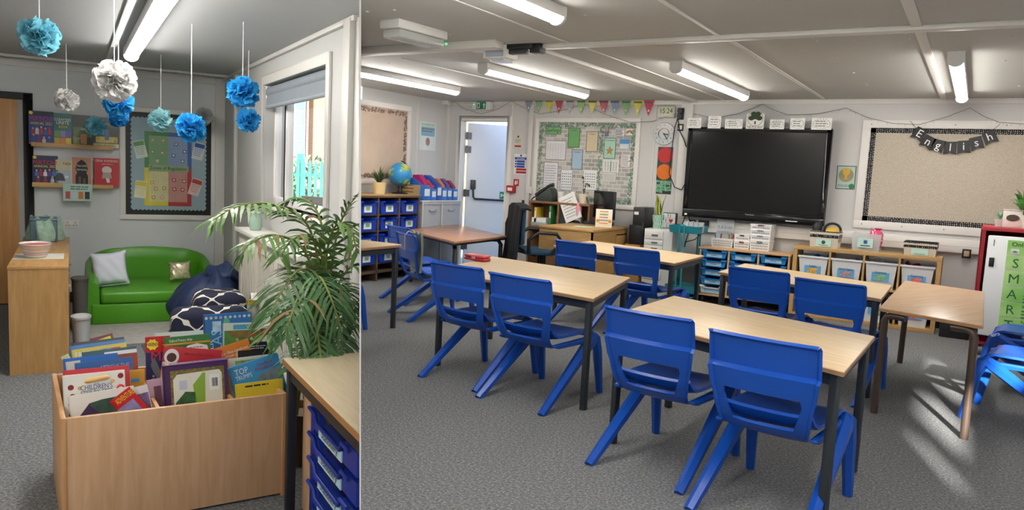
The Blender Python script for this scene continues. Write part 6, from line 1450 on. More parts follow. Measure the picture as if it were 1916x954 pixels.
MB().surf(net, 40, 10).build('mesh_bag', mat('#a9cbb5', .6, var=.2, vs=30, alpha=.72), t, smooth=70)
for lb2, v, z0, hh, cc in (('dark bin standing behind the sideboard', 6.95, 0, .44, '#5c5a58'), ('pale grey bin standing beside the sideboard door', 6.15, 0, .28, '#c3c6ca')):
    t = Lth('waste_bin', lb2, 'bin', CU1 + .075, v, 0); MB().lathe([(0, 0), (.05, 0), (.06, hh), (.055, hh), (.046, .01), (0, .01)], 20, sx=1, sy=1.6).build('body', mat(cc, .5), t, smooth=40); MB().lathe([(.058, hh - .015), (.066, hh - .012), (.066, hh), (.058, hh)], 20, sx=1, sy=1.6).build('rim', mat(cc, .5), t, smooth=40)
# ---- rug
a = Lz(166, 612); 
t = tag(MB().box(a.x, 1.12, 6.35, 7.5, 0, .012).build('rug', mat('#a5a39e', .95, var=.12, vs=20, bump=.4, bs=150), None, bevel=.004), 'light grey rug in front of the green sofa', 'rug'); t.rotation_euler = (0, 0, YAW); t['room'] = -1
# ---- green tub sofa
M_GRN = mat('#4f9a1c', .38, var=.04, vs=3, bump=.05, bs=40)
su0, su1, sv0, sv1 = .085, 1.16, 7.12, 8.12
t = Lth('tub_sofa', 'bright green two seat tub sofa against the nook wall', 'sofa', (su0 + su1) / 2, sv0, .012); W = (su1 - su0) / 2; D = sv1 - sv0
path = []; rr_ = .22
for i in range(6): path.append((-W + .05, .02 + i * (D - .3) / 5))
for i in range(1, 9): a_ = pi - i * pi / 18; path.append((-W + .05 + rr_ + rr_ * cos(a_), D - .28 + rr_ * sin(a_)))
for i in range(1, 12): path.append((-W + .27 + i * (2 * W - .54) / 12, D - .06))
path += [(-x, y) for x, y in path[13::-1]]
N = len(path); V = []; prof = [(-.05, .05), (-.05, .8), (-.045, .93), (-.02, 1), (.02, 1), (.045, .93), (.05, .8), (.05, .05)]
for i, (x, y) in enumerate(path):
    a_ = Vector(path[max(i - 1, 0)]); c_ = Vector(path[min(i + 1, N - 1)]); d = (c_ - a_).normalized(); n = Vector((-d.y, d.x))
    f = min(1, y / (D - .06)); mid_ = 1 - abs(x) / W
    hgt = .35 + .205 * sin(pi * i / (N - 1)) ** .75
    for o_, z_ in prof: V.append((x - n.x * o_, y - n.y * o_, z_ * hgt if z_ > .1 else .0))
K = len(prof); Fs = []
for i in range(N - 1):
    for j in range(K): Fs.append((i * K + j, i * K + (j + 1) % K, (i + 1) * K + (j + 1) % K, (i + 1) * K + j))
Fs += [tuple(range(K)), tuple((N - 1) * K + j for j in range(K - 1, -1, -1))]
MB().add(V, Fs).build('back_and_arms', M_GRN, t, smooth=50)
MB().box(-W + .04, W - .04, .0, D - .1, .0, .17).build('base', M_GRN, t, bevel=.012); MB().box(-W + .105, W - .105, -.005, D - .16, .17, .275).build('seat_cushion', M_GRN, t, bevel=.03, seg=4)
def cushion(name, label, px, py, v, w, h, th, m, ro, lean, group=None):
    p = Lv(px, py, v); t = Lth(name, label, 'cushion', p.x, v, p.z - h / 2, group); t.rotation_euler = (-lean, ro, YAW)
    b = MB(); n = 16
    def f(sg):
        def g(u, v_):
            x, z = 2 * u - 1, 2 * v_ - 1; pin = 1 - .10 * (1 - x * x) * abs(z) ** 2 - .0; pin2 = 1 - .10 * (1 - z * z) * abs(x) ** 2
            y = sg * th * max(0, (1 - x ** 4) * (1 - z ** 4)) ** .55; return (x * w / 2 * pin2, y + .004 * sin(x * 9 + z * 7), h / 2 + z * h / 2 * pin)
        return g
    b.surf(f(1), n, n); b.surf(f(-1), n, n); b.build('cover', m, t, smooth=60); return t
t = cushion('white_cushion', 'plain white square cushion on the left end of the green sofa', 209, 502, 7.36, .29, .30, .06, mat('#dfe3f2', .7, var=.03), -.1, .25)
MB().tube([(-.13, 0, .005), (.13, 0, .005)], .004, 6).build('piping', mat('#d0d4e6', .7), t)
t = cushion('gold_cushion', 'small shiny gold cushion on the right of the green sofa', 338, 507, 7.55, .20, .18, .05, ramp_mat('sequins', 'Noise', 28, [(.35, '#b9a88a'), (.5, '#d9cfb8'), (.6, '#e6d9a8'), (.7, '#8a97a0')], .22, metal=.5, bump=.4), -.05, .2)
MB().tube([(-.09, 0, .005), (.09, 0, .005)], .003, 6).build('piping', mat('#b9a88a', .5), t)
# ---- bean bags
def blob(fn, nu=44, nv=26):
    return MB().surf(lambda u, v: fn(2 * pi * u, pi * v), nu, nv)
M_NAVY = mat('#16294f', .62, var=.06, vs=5, bump=.12, bs=30)
p = Lv(372, 560, 6.6); t = Lth('bean_bag', 'slumped navy blue bean bag in front of the sofa', 'bean bag', .93, 6.62, .012)
def bb(a_, ph):
    x, y, z = sin(ph) * cos(a_), sin(ph) * sin(a_), cos(ph)
    r_ = 1 + .05 * sin(5 * a_ + 3 * z) * sin(ph) + .03 * sin(9 * a_ - 5 * z)
    X = .27 * x * r_; Yv = .33 * y * r_; Zv = .23 + .23 * z * r_
    if z > 0: Zv += .15 * z * (.5 + .5 * math.tanh(4 * (X - .02))) ; X += .07 * z
    crease = math.exp(-((X - .06 + .4 * (Zv - .4)) / .03) ** 2) * .04 * max(0, z); Zv -= crease
    return (X, Yv, max(Zv, 0))
blob(bb).build('cover', M_NAVY, t, smooth=70)
MB().tube([bb(-1.9, ph) for ph in [.15 + i * .12 for i in range(20)]], .004, 5).build('seam', mat('#101f40', .7), t)
def bl2(a_, ph):
    x, y, z = sin(ph) * cos(a_), sin(ph) * sin(a_), cos(ph); r_ = 1 + .06 * sin(4 * a_ + 6 * z); return (.15 + .135 * x * r_, .02 + .2 * y * r_, .47 + .09 * z * r_ + .02 * sin(6 * x))
blob(bl2, 30, 18).build('top_fold', M_NAVY, t, smooth=70)
# trellis patterned floor chair
M_TRL, t_, p_ = newmat('trellis_cloth'); p_.inputs['Roughness'].default_value = .85
tc = t_.nodes.new('ShaderNodeTexCoord'); sp_ = t_.nodes.new('ShaderNodeSeparateXYZ'); t_.links.new(tc.outputs['Object'], sp_.inputs[0])
def mth(op, a, b_=None, v=None):
    n = t_.nodes.new('ShaderNodeMath'); n.operation = op; t_.links.new(a, n.inputs[0])
    if b_ is not None: t_.links.new(b_, n.inputs[1])
    elif v is not None: n.inputs[1].default_value = v
    return n.outputs[0]
yy = mth('SUBTRACT', sp_.outputs['Z'], mth('MULTIPLY', sp_.outputs['Y'], v=-.8)); xx = mth('MULTIPLY', sp_.outputs['X'], v=23.); yy = mth('MULTIPLY', yy, v=25.)
c1_ = mth('COSINE', xx); c2_ = mth('COSINE', yy); s_ = mth('ADD', c1_, c2_); k3 = mth('MULTIPLY', mth('COSINE', mth('MULTIPLY', xx, v=3.)), v=.28); k4 = mth('MULTIPLY', mth('COSINE', mth('MULTIPLY', yy, v=3.)), v=.28)
ab = mth('ABSOLUTE', mth('ADD', mth('ADD', s_, k3), k4)); lt = mth('LESS_THAN', ab, v=.2)
mx = t_.nodes.new('ShaderNodeMix'); mx.data_type = 'RGBA'; mx.inputs[6].default_value = lin('#161c35'); mx.inputs[7].default_value = lin('#dcd8cc'); t_.links.new(lt, mx.inputs[0]); t_.links.new(mx.outputs[2], p_.inputs['Base Color'])
t = Lth('patterned_floor_chair', 'navy floor chair with white trellis pattern behind the book box', 'chair', .60, 5.55, .0)
def rbox(x0, x1, y0, y1, z0, z1, r): return MB().box(x0, x1, y0, y1, z0, z1)
rbox(-.02, .50, 0, .22, 0, .40, .1).build('front_roll', M_TRL, t, bevel=.07, seg=5); rbox(.17, .53, .24, .62, .0, .46, .1).build('backrest', M_TRL, t, bevel=.08, seg=5); rbox(0, .5, .2, .5, 0, .2, .1).build('seat', M_TRL, t, bevel=.05, seg=4)
p = Lv(497, 548, 5.62); t = Lth('paper_bag', 'crumpled white paper bag lying on the patterned floor chair', 'bag', p.x, 5.66, .405)
def crumple(u, v):
    rd2 = sin(u * 23) * cos(v * 19); return (-.09 + .18 * u + .012 * rd2, .0 + .1 * v, .035 + .07 * sin(pi * v) * (.5 + .5 * sin(u * 7 + 1)) + .012 * rd2 - .03)
MB().surf(crumple, 16, 10).build('paper', M_PAPER, t, smooth=20, thick=.003); MB().box(-.12, -.02, -.02, .05, -.002, .03).build('printed_leaflet', mat('#9a8a3c', .4, var=.4, vs=40), t)
# ---- radiator cover
RU = 1.17; rv0, rv1, rz_ = 4.45, 6.42, .90
t = Lth('radiator_cover', 'cream slatted radiator cover under the nook window', 'radiator cover', RU, rv1, 0, None, -pi / 2)   # local x runs towards the viewer, -y into the room
M_CRM = mat('#ded9cc', .5, var=.01); L = rv1 - rv0; D = UW - RU - .004
box('top_board', mat('#e6e4dd', .4), t, -.03, L, -.03, D, rz_ - .03, rz_, .004)
box('end_panel', M_CRM, t, 0, .02, 0, D, 0, rz_ - .03); b = MB(); b.box(0, L, 0, .018, 0, .1); b.box(0, L, 0, .018, rz_ - .12, rz_ - .03)
for i in range(4): b.box(i * (L - .09) / 3, i * (L - .09) / 3 + .09, 0, .018, .1, rz_ - .12)
b.build('front_frame', M_CRM, t)
sm = None; n = 36
for i in range(n):
    if sm is None: sm = MB().box(-.011, .011, .006, .016, .1, rz_ - .12).build('slat', M_CRM, t); c = sm
    else: c = sm.copy(); COL.objects.link(c); c.parent = t
    c.location = (.10 + i * (L - .2) / (n - 1), 0, 0)
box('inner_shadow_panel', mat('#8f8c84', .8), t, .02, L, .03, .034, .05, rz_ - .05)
# items on the sill
p = Lu(478, 422, UW - .12); t = Lth('glass_jar', 'pale green glass jar on the radiator cover', 'jar', UW - .12, p.y, rz_); MB().lathe([(0, 0), (.04, 0), (.05, .03), (.05, .09), (.035, .12), (.035, .14), (.03, .14), (.03, .12), (.044, .09), (.04, .01), (0, .01)], 18).build('glass', mat('#b9d6c4', .1, alpha=.5), t, smooth=50); MB().lathe([(0, .135), (.038, .135), (.038, .15), (0, .15)], 18).build('lid', mat('#cfd6d2', .3), t)
# ---- book box
BA = rad(3.5)
bx = Lth('book_box', 'large beech kinder box full of picture books', 'box', -.05, 3.19, 0, None, BA)
BW, BD, BH = .83, .68, .455
M_BXF = wood('#c79d76', '#d8b08a', (13, 13, 1.1), .42)
box('front_panel', M_BXF, bx, .016, BW, 0, .018, .01, BH, .002); box('back_panel', M_BXF, bx, .016, BW, BD - .018, BD, .01, BH, .002); M_BXS = wood('#c08d5c', '#d0a170', (13, 13, 1.1), .42)
box('side_panel', M_BXS, bx, 0, .018, -.004, BD + .004, 0, BH + .002, .002); box('side_panel', M_BXS, bx, BW - .002, BW + .016, -.004, BD + .004, 0, BH + .002, .002); box('base_panel', M_BXF, bx, .018, BW, .018, BD - .018, .05, .065)
du1 = .335; du2 = .625
for x in (du1, du2): box('divider', M_BXS, bx, x, x + .014, .018, BD - .018, .065, BH - .012)
box('cross_divider', M_BXF, bx, du1 + .014, du2, BD * .55, BD * .55 + .014, .065, BH - .05); box('cross_divider', M_BXF, bx, .018, du1, BD * .5, BD * .5 + .014, .065, BH - .06)
def bb_(label, x0, y0, x1, y1, v, h, cc, th=.018, lean=.16, **k):
    a, c = Lv(x0, y0, v), Lv(x1, y1, v); return book(label, 'book', a.x, a.z, c.x, c.z, v, min(h, (a.z + c.z) / 2 - .08), cc, th, lean, group='books in the beech box', **k)
# left bin, back to front
bb_('maroon book at the very back of the left bin', 168, 634, 210, 623, 3.86, .3, '#6d2733', lean=.3); bb_('yellow-green book beside the maroon one in the left bin', 172, 640, 206, 628, 3.84, .28, '#c9d040', lean=.3)
bb_('black book behind the blue one in the left bin', 134, 642, 232, 630, 3.82, .28, '#1d2536', th=.016, lean=.3)
bb_('mid blue book behind the yellow magazine in the left bin', 130, 648, 234, 634, 3.78, .28, '#2f6fb8', lean=.3)
t, w, h = bb_('yellow magazine with FREE! on it in the left bin', 134, 655, 236, 640, 3.74, .27, '#c9b83a', lean=.3); text('FREE!', t, (-w * .3, -.002, h - .028), W_, .026, maxw=w * .28, bold=.03); o = box('car_print', mat('#7f8a94', .3, var=.4, vs=40), t, w * .0, w * .32, -.001, 0, h - .045, h - .014); box('red_print', R_, t, w * .2, w * .38, -.0016, 0, h - .036, h - .016)
t, w, h = bb_('teal book with white spine edge in the left bin', 153, 659, 255, 647, 3.68, .27, '#1f5560', th=.02, lean=.25); box('brown_print', mat('#a8482f', .5, var=.1, vs=60), t, w * .14, w * .5, -.001, 0, h - .12, h - .03); box('white_band', W_, t, -w * .1, w * .5, -.0008, 0, h - .028, h - .012)
bb_('pale green folder at the left end of the left bin', 114, 668, 127, 662, 3.72, .26, '#cfd9a8')
bb_('plain blue picture book in the left bin', 118, 672, 220, 660, 3.62, .3, '#2a6bc0', th=.022, lean=.2); bb_('white spined book between two blue ones', 123, 678, 150, 674, 3.58, .27, '#ddd8d0', th=.014)
t, w, h = bb_('blue book titled ATTICUS THE in the left bin', 140, 680, 247, 667, 3.53, .28, '#2c66a8', th=.03, lean=.2, spine='#1f4f8a'); text('ATTICUS THE', t, (w * .18, -.002, h - .034), mat('#b9c6d8', .4), .022, maxw=w * .52)
t, w, h = bb_('yellow book at the right of the left bin', 238, 694, 270, 691, 3.5, .24, '#e2a92c'); box('blue_print', mat('#4fa0d0', .4), t, -w * .3, w * .2, -.001, 0, h - .05, h - .035)
t, w, h = bb_('white book with a red rim in the left bin', 118, 694, 242, 683, 3.44, .3, '#c8323c', th=.02, lean=.18); box('white_print', W_, t, -w * .48, w * .42, -.001, 0, 0, h - .018)
t, w, h = bb_("white CHILDREN'S STEP-BY-STEP cook book in the left bin", 117, 704, 233, 692, 3.385, .3, '#efede6', th=.018, lean=.14)
text("CHILDREN'S", t, (w * .03, -.002, h * .815), mat('#4a5a8a', .5), .021, maxw=w * .52); text('STEP-BY-STEP', t, (w * .03, -.002, h * .745), mat('#4a5a8a', .5), .018, maxw=w * .52); text('COOK', t, (w * .05, -.002, h * .665), R_, .03, maxw=w * .45); text('THE', t, (w * .03, -.002, h * .86), M_GREY, .007)
o = MB().tube([(-w * .16, -.004, h * .90), (-w * .12, -.004, h * .904), (w * .2, -.004, h * .93), (w * .24, -.004, h * .934)], [.005, .009, .009, .005], 8).build('rolling_pin_print', mat('#d9b06a', .5), t, smooth=60)
for x, z, cc, r in ((-w * .38, h * .84, '#8e2530', .011), (w * .43, h * .93, '#8e2530', .011), (-w * .36, h * .62, '#9a5a34', .017), (-w * .36, h * .72, '#9a5a34', .011), (-w * .37, h * .48, '#9a5a34', .014), (w * .3, h * .87, '#d9b06a', .008), (-w * .24, h * .82, '#d9b06a', .008)):
    MB().prism([(x + r * cos(i * pi / 5), z + r * sin(i * pi / 5)) for i in range(10)], -.0015, 0, 'xz').build('food_print', mat(cc, .5), t)
MB().tube([(w * .42 + .014 * cos(i * pi / 6), -.002, h * .74 + .02 * sin(i * pi / 6)) for i in range(12)], .004, 6, closed=True).build('ring_print', R_, t)
t, w, h = bb_('picture book with a purple tent scene at the front of the left bin', 127, 742, 250, 722, 3.335, .2, '#ece9e2', th=.012, lean=.12); MB().prism([(-w * .42, h * .2), (w * .5, h * .2), (w * .5, h * .86), (w * .0, h * .84), (-w * .2, h * .8), (-w * .42, h * .5)], -.001, 0, 'xz').build('scene_print', mat('#2f4f44', .4, var=.35, vs=30), t); MB().prism([(-w * .42, h * .2), (-w * .1, h * .2), (-w * .08, h * .6), (-w * .2, h * .78), (-w * .42, h * .5)], -.0016, 0, 'xz').build('tent_print', mat('#3d2a55', .4, var=.2, vs=20), t)
t, w, h = bb_('red ADVENTURE book tilted at the front of the left bin', 205, 752, 242, 724, 3.32, .14, '#c8232c', th=.014, lean=.1); text('ADVENTURE', t, (w * .1, -.003, h - .02), Y_, .024, w=w * 1.3 if False else w * .85, bold=.03); box('picture', mat('#8a86b8', .4, var=.2, vs=30), t, -w * .5, w * .3, -.001, 0, 0, h - .045)
t, w, h = bb_('pale purple comic at the right of the left bin front', 248, 726, 275, 719, 3.36, .2, '#e4dfe0', th=.01); box('comic_print', mat('#7a6a9a', .5, var=.4, vs=40), t, -w * .4, w * .45, -.001, 0, h - .1, h - .03)
# middle bin
bb_('pale seaside picture book at the back of the middle bin', 290, 623, 387, 617, 3.86, .3, '#cfd9d4', lean=.2)
bb_('grey thin book standing left of the red magazine', 264, 645, 276, 640, 3.70, .27, '#6d7074', th=.02)
t, w, h = bb_('red football magazine with WIN! burst in the middle bin', 272, 631, 318, 628, 3.70, .3, '#c8242c', th=.012, lean=.12); MB().prism([(-w * .22 + (.026 if i % 2 else .021) * cos(i * pi / 8), h - .035 + (.026 if i % 2 else .021) * sin(i * pi / 8)) for i in range(16)], -.001, 0, 'xz').build('yellow_burst', Y_, t); text('WIN!', t, (-w * .22, -.003, h - .035), M_INK, .018, maxw=.04, bold=.03); text('3', t, (w * .25, -.003, h - .03), Y_, .026); box('navy_panel', mat('#20316a', .4), t, -w * .5, w * .5, -.0008, 0, h - .24, h - .07); text('MA', t, (w * .1, -.003, h - .09), R_, .045, maxw=w * .8, bold=.03); crowd(t, w, h - .235, h - .14, ['#3a6fc0', '#b02a3a'], 2, 9)
t, w, h = bb_('green and white Primary Atlas in the middle bin', 307, 632, 393, 624, 3.66, .3, '#2f7a38', th=.016, lean=.15); text('Oxford Primary Atlas', t, (-w * .15, -.002, h - .018), W_, .013, maxw=w * .5); box('gold_band', mat('#c99a2c', .4), t, -w * .5, w * .5, -.0008, 0, h - .037, h - .029); MB().prism([(-w * .2, h - .085), (w * .46, h - .085), (w * .42, h - .05), (w * .2, h - .038), (0, h - .045)], -.0014, 0, 'xz').build('white_print', W_, t); lines(t, -w * .1, w * .35, [h - .055, h - .066], -.0022, .004)
t, w, h = bb_('red picture book with a round white badge in the middle bin', 308, 648, 416, 655, 3.52, .3, '#c62f3a', th=.016, lean=.15); MB().prism([(-w * .36 + .03 * cos(i * pi / 10), h - .042 + .034 * sin(i * pi / 10)) for i in range(20)], -.001, 0, 'xz').build('white_badge', W_, t); MB().prism([(-w * .36 + .02 * cos(i * pi / 6), h - .045 + .02 * sin(i * pi / 6)) for i in range(12)], -.0018, 0, 'xz').build('brown_print', mat('#5a3226', .5), t); text('Are you afraid of the', t, (w * .1, -.002, h - .026), mat('#7a1820', .5), .012, maxw=w * .5); box('cream_foot', mat('#e6d9c4', .4), t, -w * .5, w * .5, -.0007, 0, 0, h - .065)
t, w, h = bb_('pink book low down in the middle bin', 274, 712, 302, 707, 3.42, .22, '#c9a3b4', th=.012); box('dark_print', mat('#7a4a60', .5, var=.2, vs=40), t, -w * .1, w * .4, -.001, 0, h - .12, h - .03)
t, w, h = bb_('thick purple Wizard of Oz storybook at the front of the middle bin', 305, 686, 425, 673, 3.36, .3, '#45205a', th=.055, lean=.10)
# top edge of the thick book carries its title
o = box('top_spine', mat('#4d2464', .35), t, -w / 2 - .001, w / 2 + .001, .0, .055, h - .004, h + .002); text('The Wizard of Oz', o, (-w * .12, .02, h + .0035), mat('#e6d9b8', .4), .02, maxw=w * .5, rot=(0, 0, 0)); box('gold_corner', mat('#b59a5a', .4), o, -w * .46, -w * .40, .004, .05, h + .002, h + .003)
box('gold_frame', mat('#7a6a34', .5, var=.5, vs=80), t, -w * .4, w * .44, -.0008, 0, 0, h - .022); 
MB().prism([(-w * .36, 0), (w * .4, 0), (w * .4, h - .05), (w * .36, h - .035), (-w * .3, h - .04), (-w * .36, h - .06)], -.0016, 0, 'xz').build('cream_panel', mat('#e6e6da', .35), t)
MB().prism([(-w * .02, h * .42), (w * .12, h * .40), (w * .14, h * .86), (w * .1, h * .86), (-w * .06, h * .70)], -.0024, 0, 'xz').build('green_flap_print', mat('#8ab53c', .4), t); MB().prism([(-w * .35, h * .35), (-w * .02, h * .4), (-w * .03, h * .6), (-w * .18, h * .62), (-w * .33, h * .48)], -.003, 0, 'xz').build('tree_print', mat('#2f5f3a', .4, var=.4, vs=40), t); box('small_frame', mat('#c3cbe0', .4), t, -w * .27, -w * .15, -.0024, 0, h * .65, h * .78)
o = box('price_panel', W_, t, w * .2, w * .36, -.0024, 0, h * .6, h * .82); b = MB(); rd = random.Random(3); x = w * .24
while x < w * .33: d_ = rd.uniform(.001, .003); b.box(x, x + d_, -.003, -.0024, h * .65, h * .77); x += d_ + rd.uniform(.001, .002)
b.build('barcode', M_INK, o)
# right bin
t, w, h = bb_('big blue ATLAS with round flags at the back of the right bin', 381, 589, 470, 583, 3.80, .34, '#2f6fb0', th=.02, lean=.12, spine='#4a3a8a'); 
for i in range(10): MB().prism([(-w * .45 + i * w * .1 + .007 * cos(k2 * pi / 4), h - .018 + .007 * sin(k2 * pi / 4)) for k2 in range(8)], -.001, 0, 'xz').build('flag_print', mat(['#c9d4e6', '#e3c9a0', '#b9c9d6', '#d9a0a0'][i % 4], .4), t)
text('ATLAS', t, (-w * .24, -.002, h - .17), mat('#8fd0e8', .4), .05, rot=(pi / 2, -pi / 2, 0), maxw=.2, bold=.02); text('HER', t, (-w * .38, -.002, h - .16), W_, .03, rot=(pi / 2, -pi / 2, 0), bold=.02); box('photo', mat('#a9c9dc', .4, var=.3, vs=40), t, -w * .33, -w * .15, -.001, 0, h - .085, h - .035); MB().prism([(-w * .03 + .014 * cos(i * pi / 6), h - .04 + .02 * sin(i * pi / 6)) for i in range(12)], -.001, 0, 'xz').build('globe_print', mat('#5fae8a', .4), t)
t, w, h = bb_('comic magazine with WIN in yellow in the right bin', 418, 605, 508, 602, 3.72, .3, '#cfd9cf', th=.012, lean=.15); text('WIN', t, (w * .1, -.003, h - .02), Y_, .022, bold=.03); box('sky_print', mat('#4aa0c8', .4), t, -w * .3, w * .1, -.001, 0, h - .03, h - .008); text('HORRID', t, (-w * .05, -.003, h - .055), R_, .03, maxw=w * .6, bold=.03); box('green_print', mat('#4f8a44', .4, var=.3, vs=30), t, -w * .48, w * .3, -.0008, 0, h - .12, h - .035); box('red_print', mat('#7a1f24', .4), t, w * .26, w * .45, -.0016, 0, h - .06, h - .03); crowd(t, w * .7, h - .12, h - .06, ['#3a3a3c', '#b9854a'], 4, 12)
t, w, h = bb_('dark navy book with small white print in the right bin', 452, 642, 510, 638, 3.64, .24, '#1b2340', th=.014); lines(t, -w * .2, w * .3, [h - .018, h - .028], -.001, .004, W_)
t, w, h = bb_('orange leaflet offering a console prize in the right bin', 398, 654, 464, 633, 3.58, .26, '#d9822c', th=.006, lean=.15); text('Win an Xbox console and', t, (0, -.002, h - .035), W_, .014, maxw=w * .85); text('Hot Wheels game', t, (-w * .1, -.002, h - .052), W_, .014, maxw=w * .6)
bb_('black book with white spine label in the right bin', 444, 657, 508, 652, 3.54, .22, '#1c1c1f', th=.016, spine='#e0dcd0')
t, w, h = bb_('cream map book in the right bin', 428, 672, 505, 663, 3.48, .22, '#d9d3bc', th=.02); box('map_print', mat('#8a9a4a', .5, var=.4, vs=50), t, -w * .35, w * .4, -.001, 0, h - .05, h - .012)
t, w, h = bb_('yellow comic at the front of the right bin', 440, 720, 529, 708, 3.33, .2, '#dfc83a', th=.01, lean=.08); lines(t, -w * .3, w * .2, [h - .014], -.001, .007, M_INK)
t, w, h = bb_('blue TOP TRUMPS Predators book leaning at the front of the right bin', 426, 690, 519, 660, 3.39, .25, '#3f9ad6', th=.022, lean=.14)
text('TOP', t, (-w * .27, -.004, h - .03), W_, .028, w=w * .26); text('TRUMPS', t, (-w * .25, -.004, h - .056), W_, .02, w=w * .32); text('Deadliest', t, (w * .2, -.004, h - .024), mat('#a8202c', .4), .015, maxw=w * .3, bold=.02); text('Predators', t, (w * .2, -.004, h - .043), mat('#a8202c', .4), .018, maxw=w * .42, bold=.02)
MB().prism([(-w * .02, h - .082), (w * .1, h - .068), (w * .3, h - .058), (w * .48, h - .062), (w * .48, h - .11), (w * .2, h - .105), (w * .04, h - .096)], -.0016, 0, 'xz').build('shark_print', mat('#77828c', .4, var=.3, vs=30), t); box('red_print', mat('#b8402c', .4), t, -w * .35, -w * .05, -.0014, 0, h - .125, h - .1)
# ---- desk against the dividing screen, with trays under it
DZ2 = .66
t = Lth('nook_desk', 'pale wood desk against the dividing screen, palm leaves over it', 'desk', 0, 0, 0)
u0, v1 = .733, 3.06; M_DT = wood('#dcc7a2', '#eadabb', (14, 1.2, 14), .35)
tp = MB().box(u0, 1.5, 1.5, v1, DZ2 - .03, DZ2).build('desk_top', M_DT, t, bevel=.004); MB().box(u0 - .002, 1.5, 1.5, v1 + .002, DZ2 - .026, DZ2 - .004).build('edge_band', mat('#a8743f', .45), tp)
box('leg', mat('#161a24', .4), t, u0 + .01, u0 + .045, v1 - .06, v1 - .02, 0, DZ2 - .03, .002); box('apron_rail', mat('#161a24', .4), t, u0 + .015, u0 + .035, 1.7, v1 - .03, DZ2 - .08, DZ2 - .03); box('leg', mat('#161a24', .4), t, .985, 1.015, v1 - .06, v1 - .03, 0, DZ2 - .03, .002)
t = Lth('stationery_tray_unit', 'blue frame of stationery trays under the nook desk', 'storage unit', .815, 2.93, 0, None, -pi / 2)
M_TB = mat('#16329a', .35, var=.03)
box('frame_upright', M_TB, t, .02, .06, -.005, .03, .06, DZ2 - .09, .004); box('frame_base', M_TB, t, .02, .7, -.005, .03, .06, .1, .004); box('side_panel', M_BXF, t, -.10, .012, -.004, .012, .03, DZ2 - .09, .002); MB().cyl((.03, .0, .035), (.03, .03, .035), .035, n=16).build('castor', M_BLACK, t, smooth=40)
for i, py in enumerate((770, 818, 866, 912)):
    z = Lu(595, py, .815).z; 
    o = MB().prism([(0, 0), (.015, .012), (.09, .012), (.115, -.02), (.40, -.02), (.42, .012), (.55, .012), (.55, -.07), (.02, -.07)], 0, .02, 'xz').build('tray', M_TB, t); o.location = (.055, -.012, z)
    MB().tube([(.0, -.01, .006), (.09, -.012, .006), (.115, -.012, -.024), (.40, -.012, -.024), (.42, -.012, .006), (.5, -.012, .006)], .008, 8).build('rim', M_TB, o, smooth=50)
    l = MB().box(.12, .40, -.006, -.001, -.072, -.03).build('name_label', mat('#bfe3ee', .45), o); text('Stationery', l, (.26, -.0075, -.05), M_INK, .027, w=.2)
    b = MB(); 
    for k2 in range(22): b.box(.122 + k2 * .0127, .128 + k2 * .0127, -.0068, -.006, -.071, -.068); b.box(.122 + k2 * .0127, .128 + k2 * .0127, -.0068, -.006, -.034, -.031)
    b.build('stitched_border', M_PAPER, l)
    MB().box(.03, .5, .02, .12, -.065, -.06).build('tray_floor', M_TB, o)
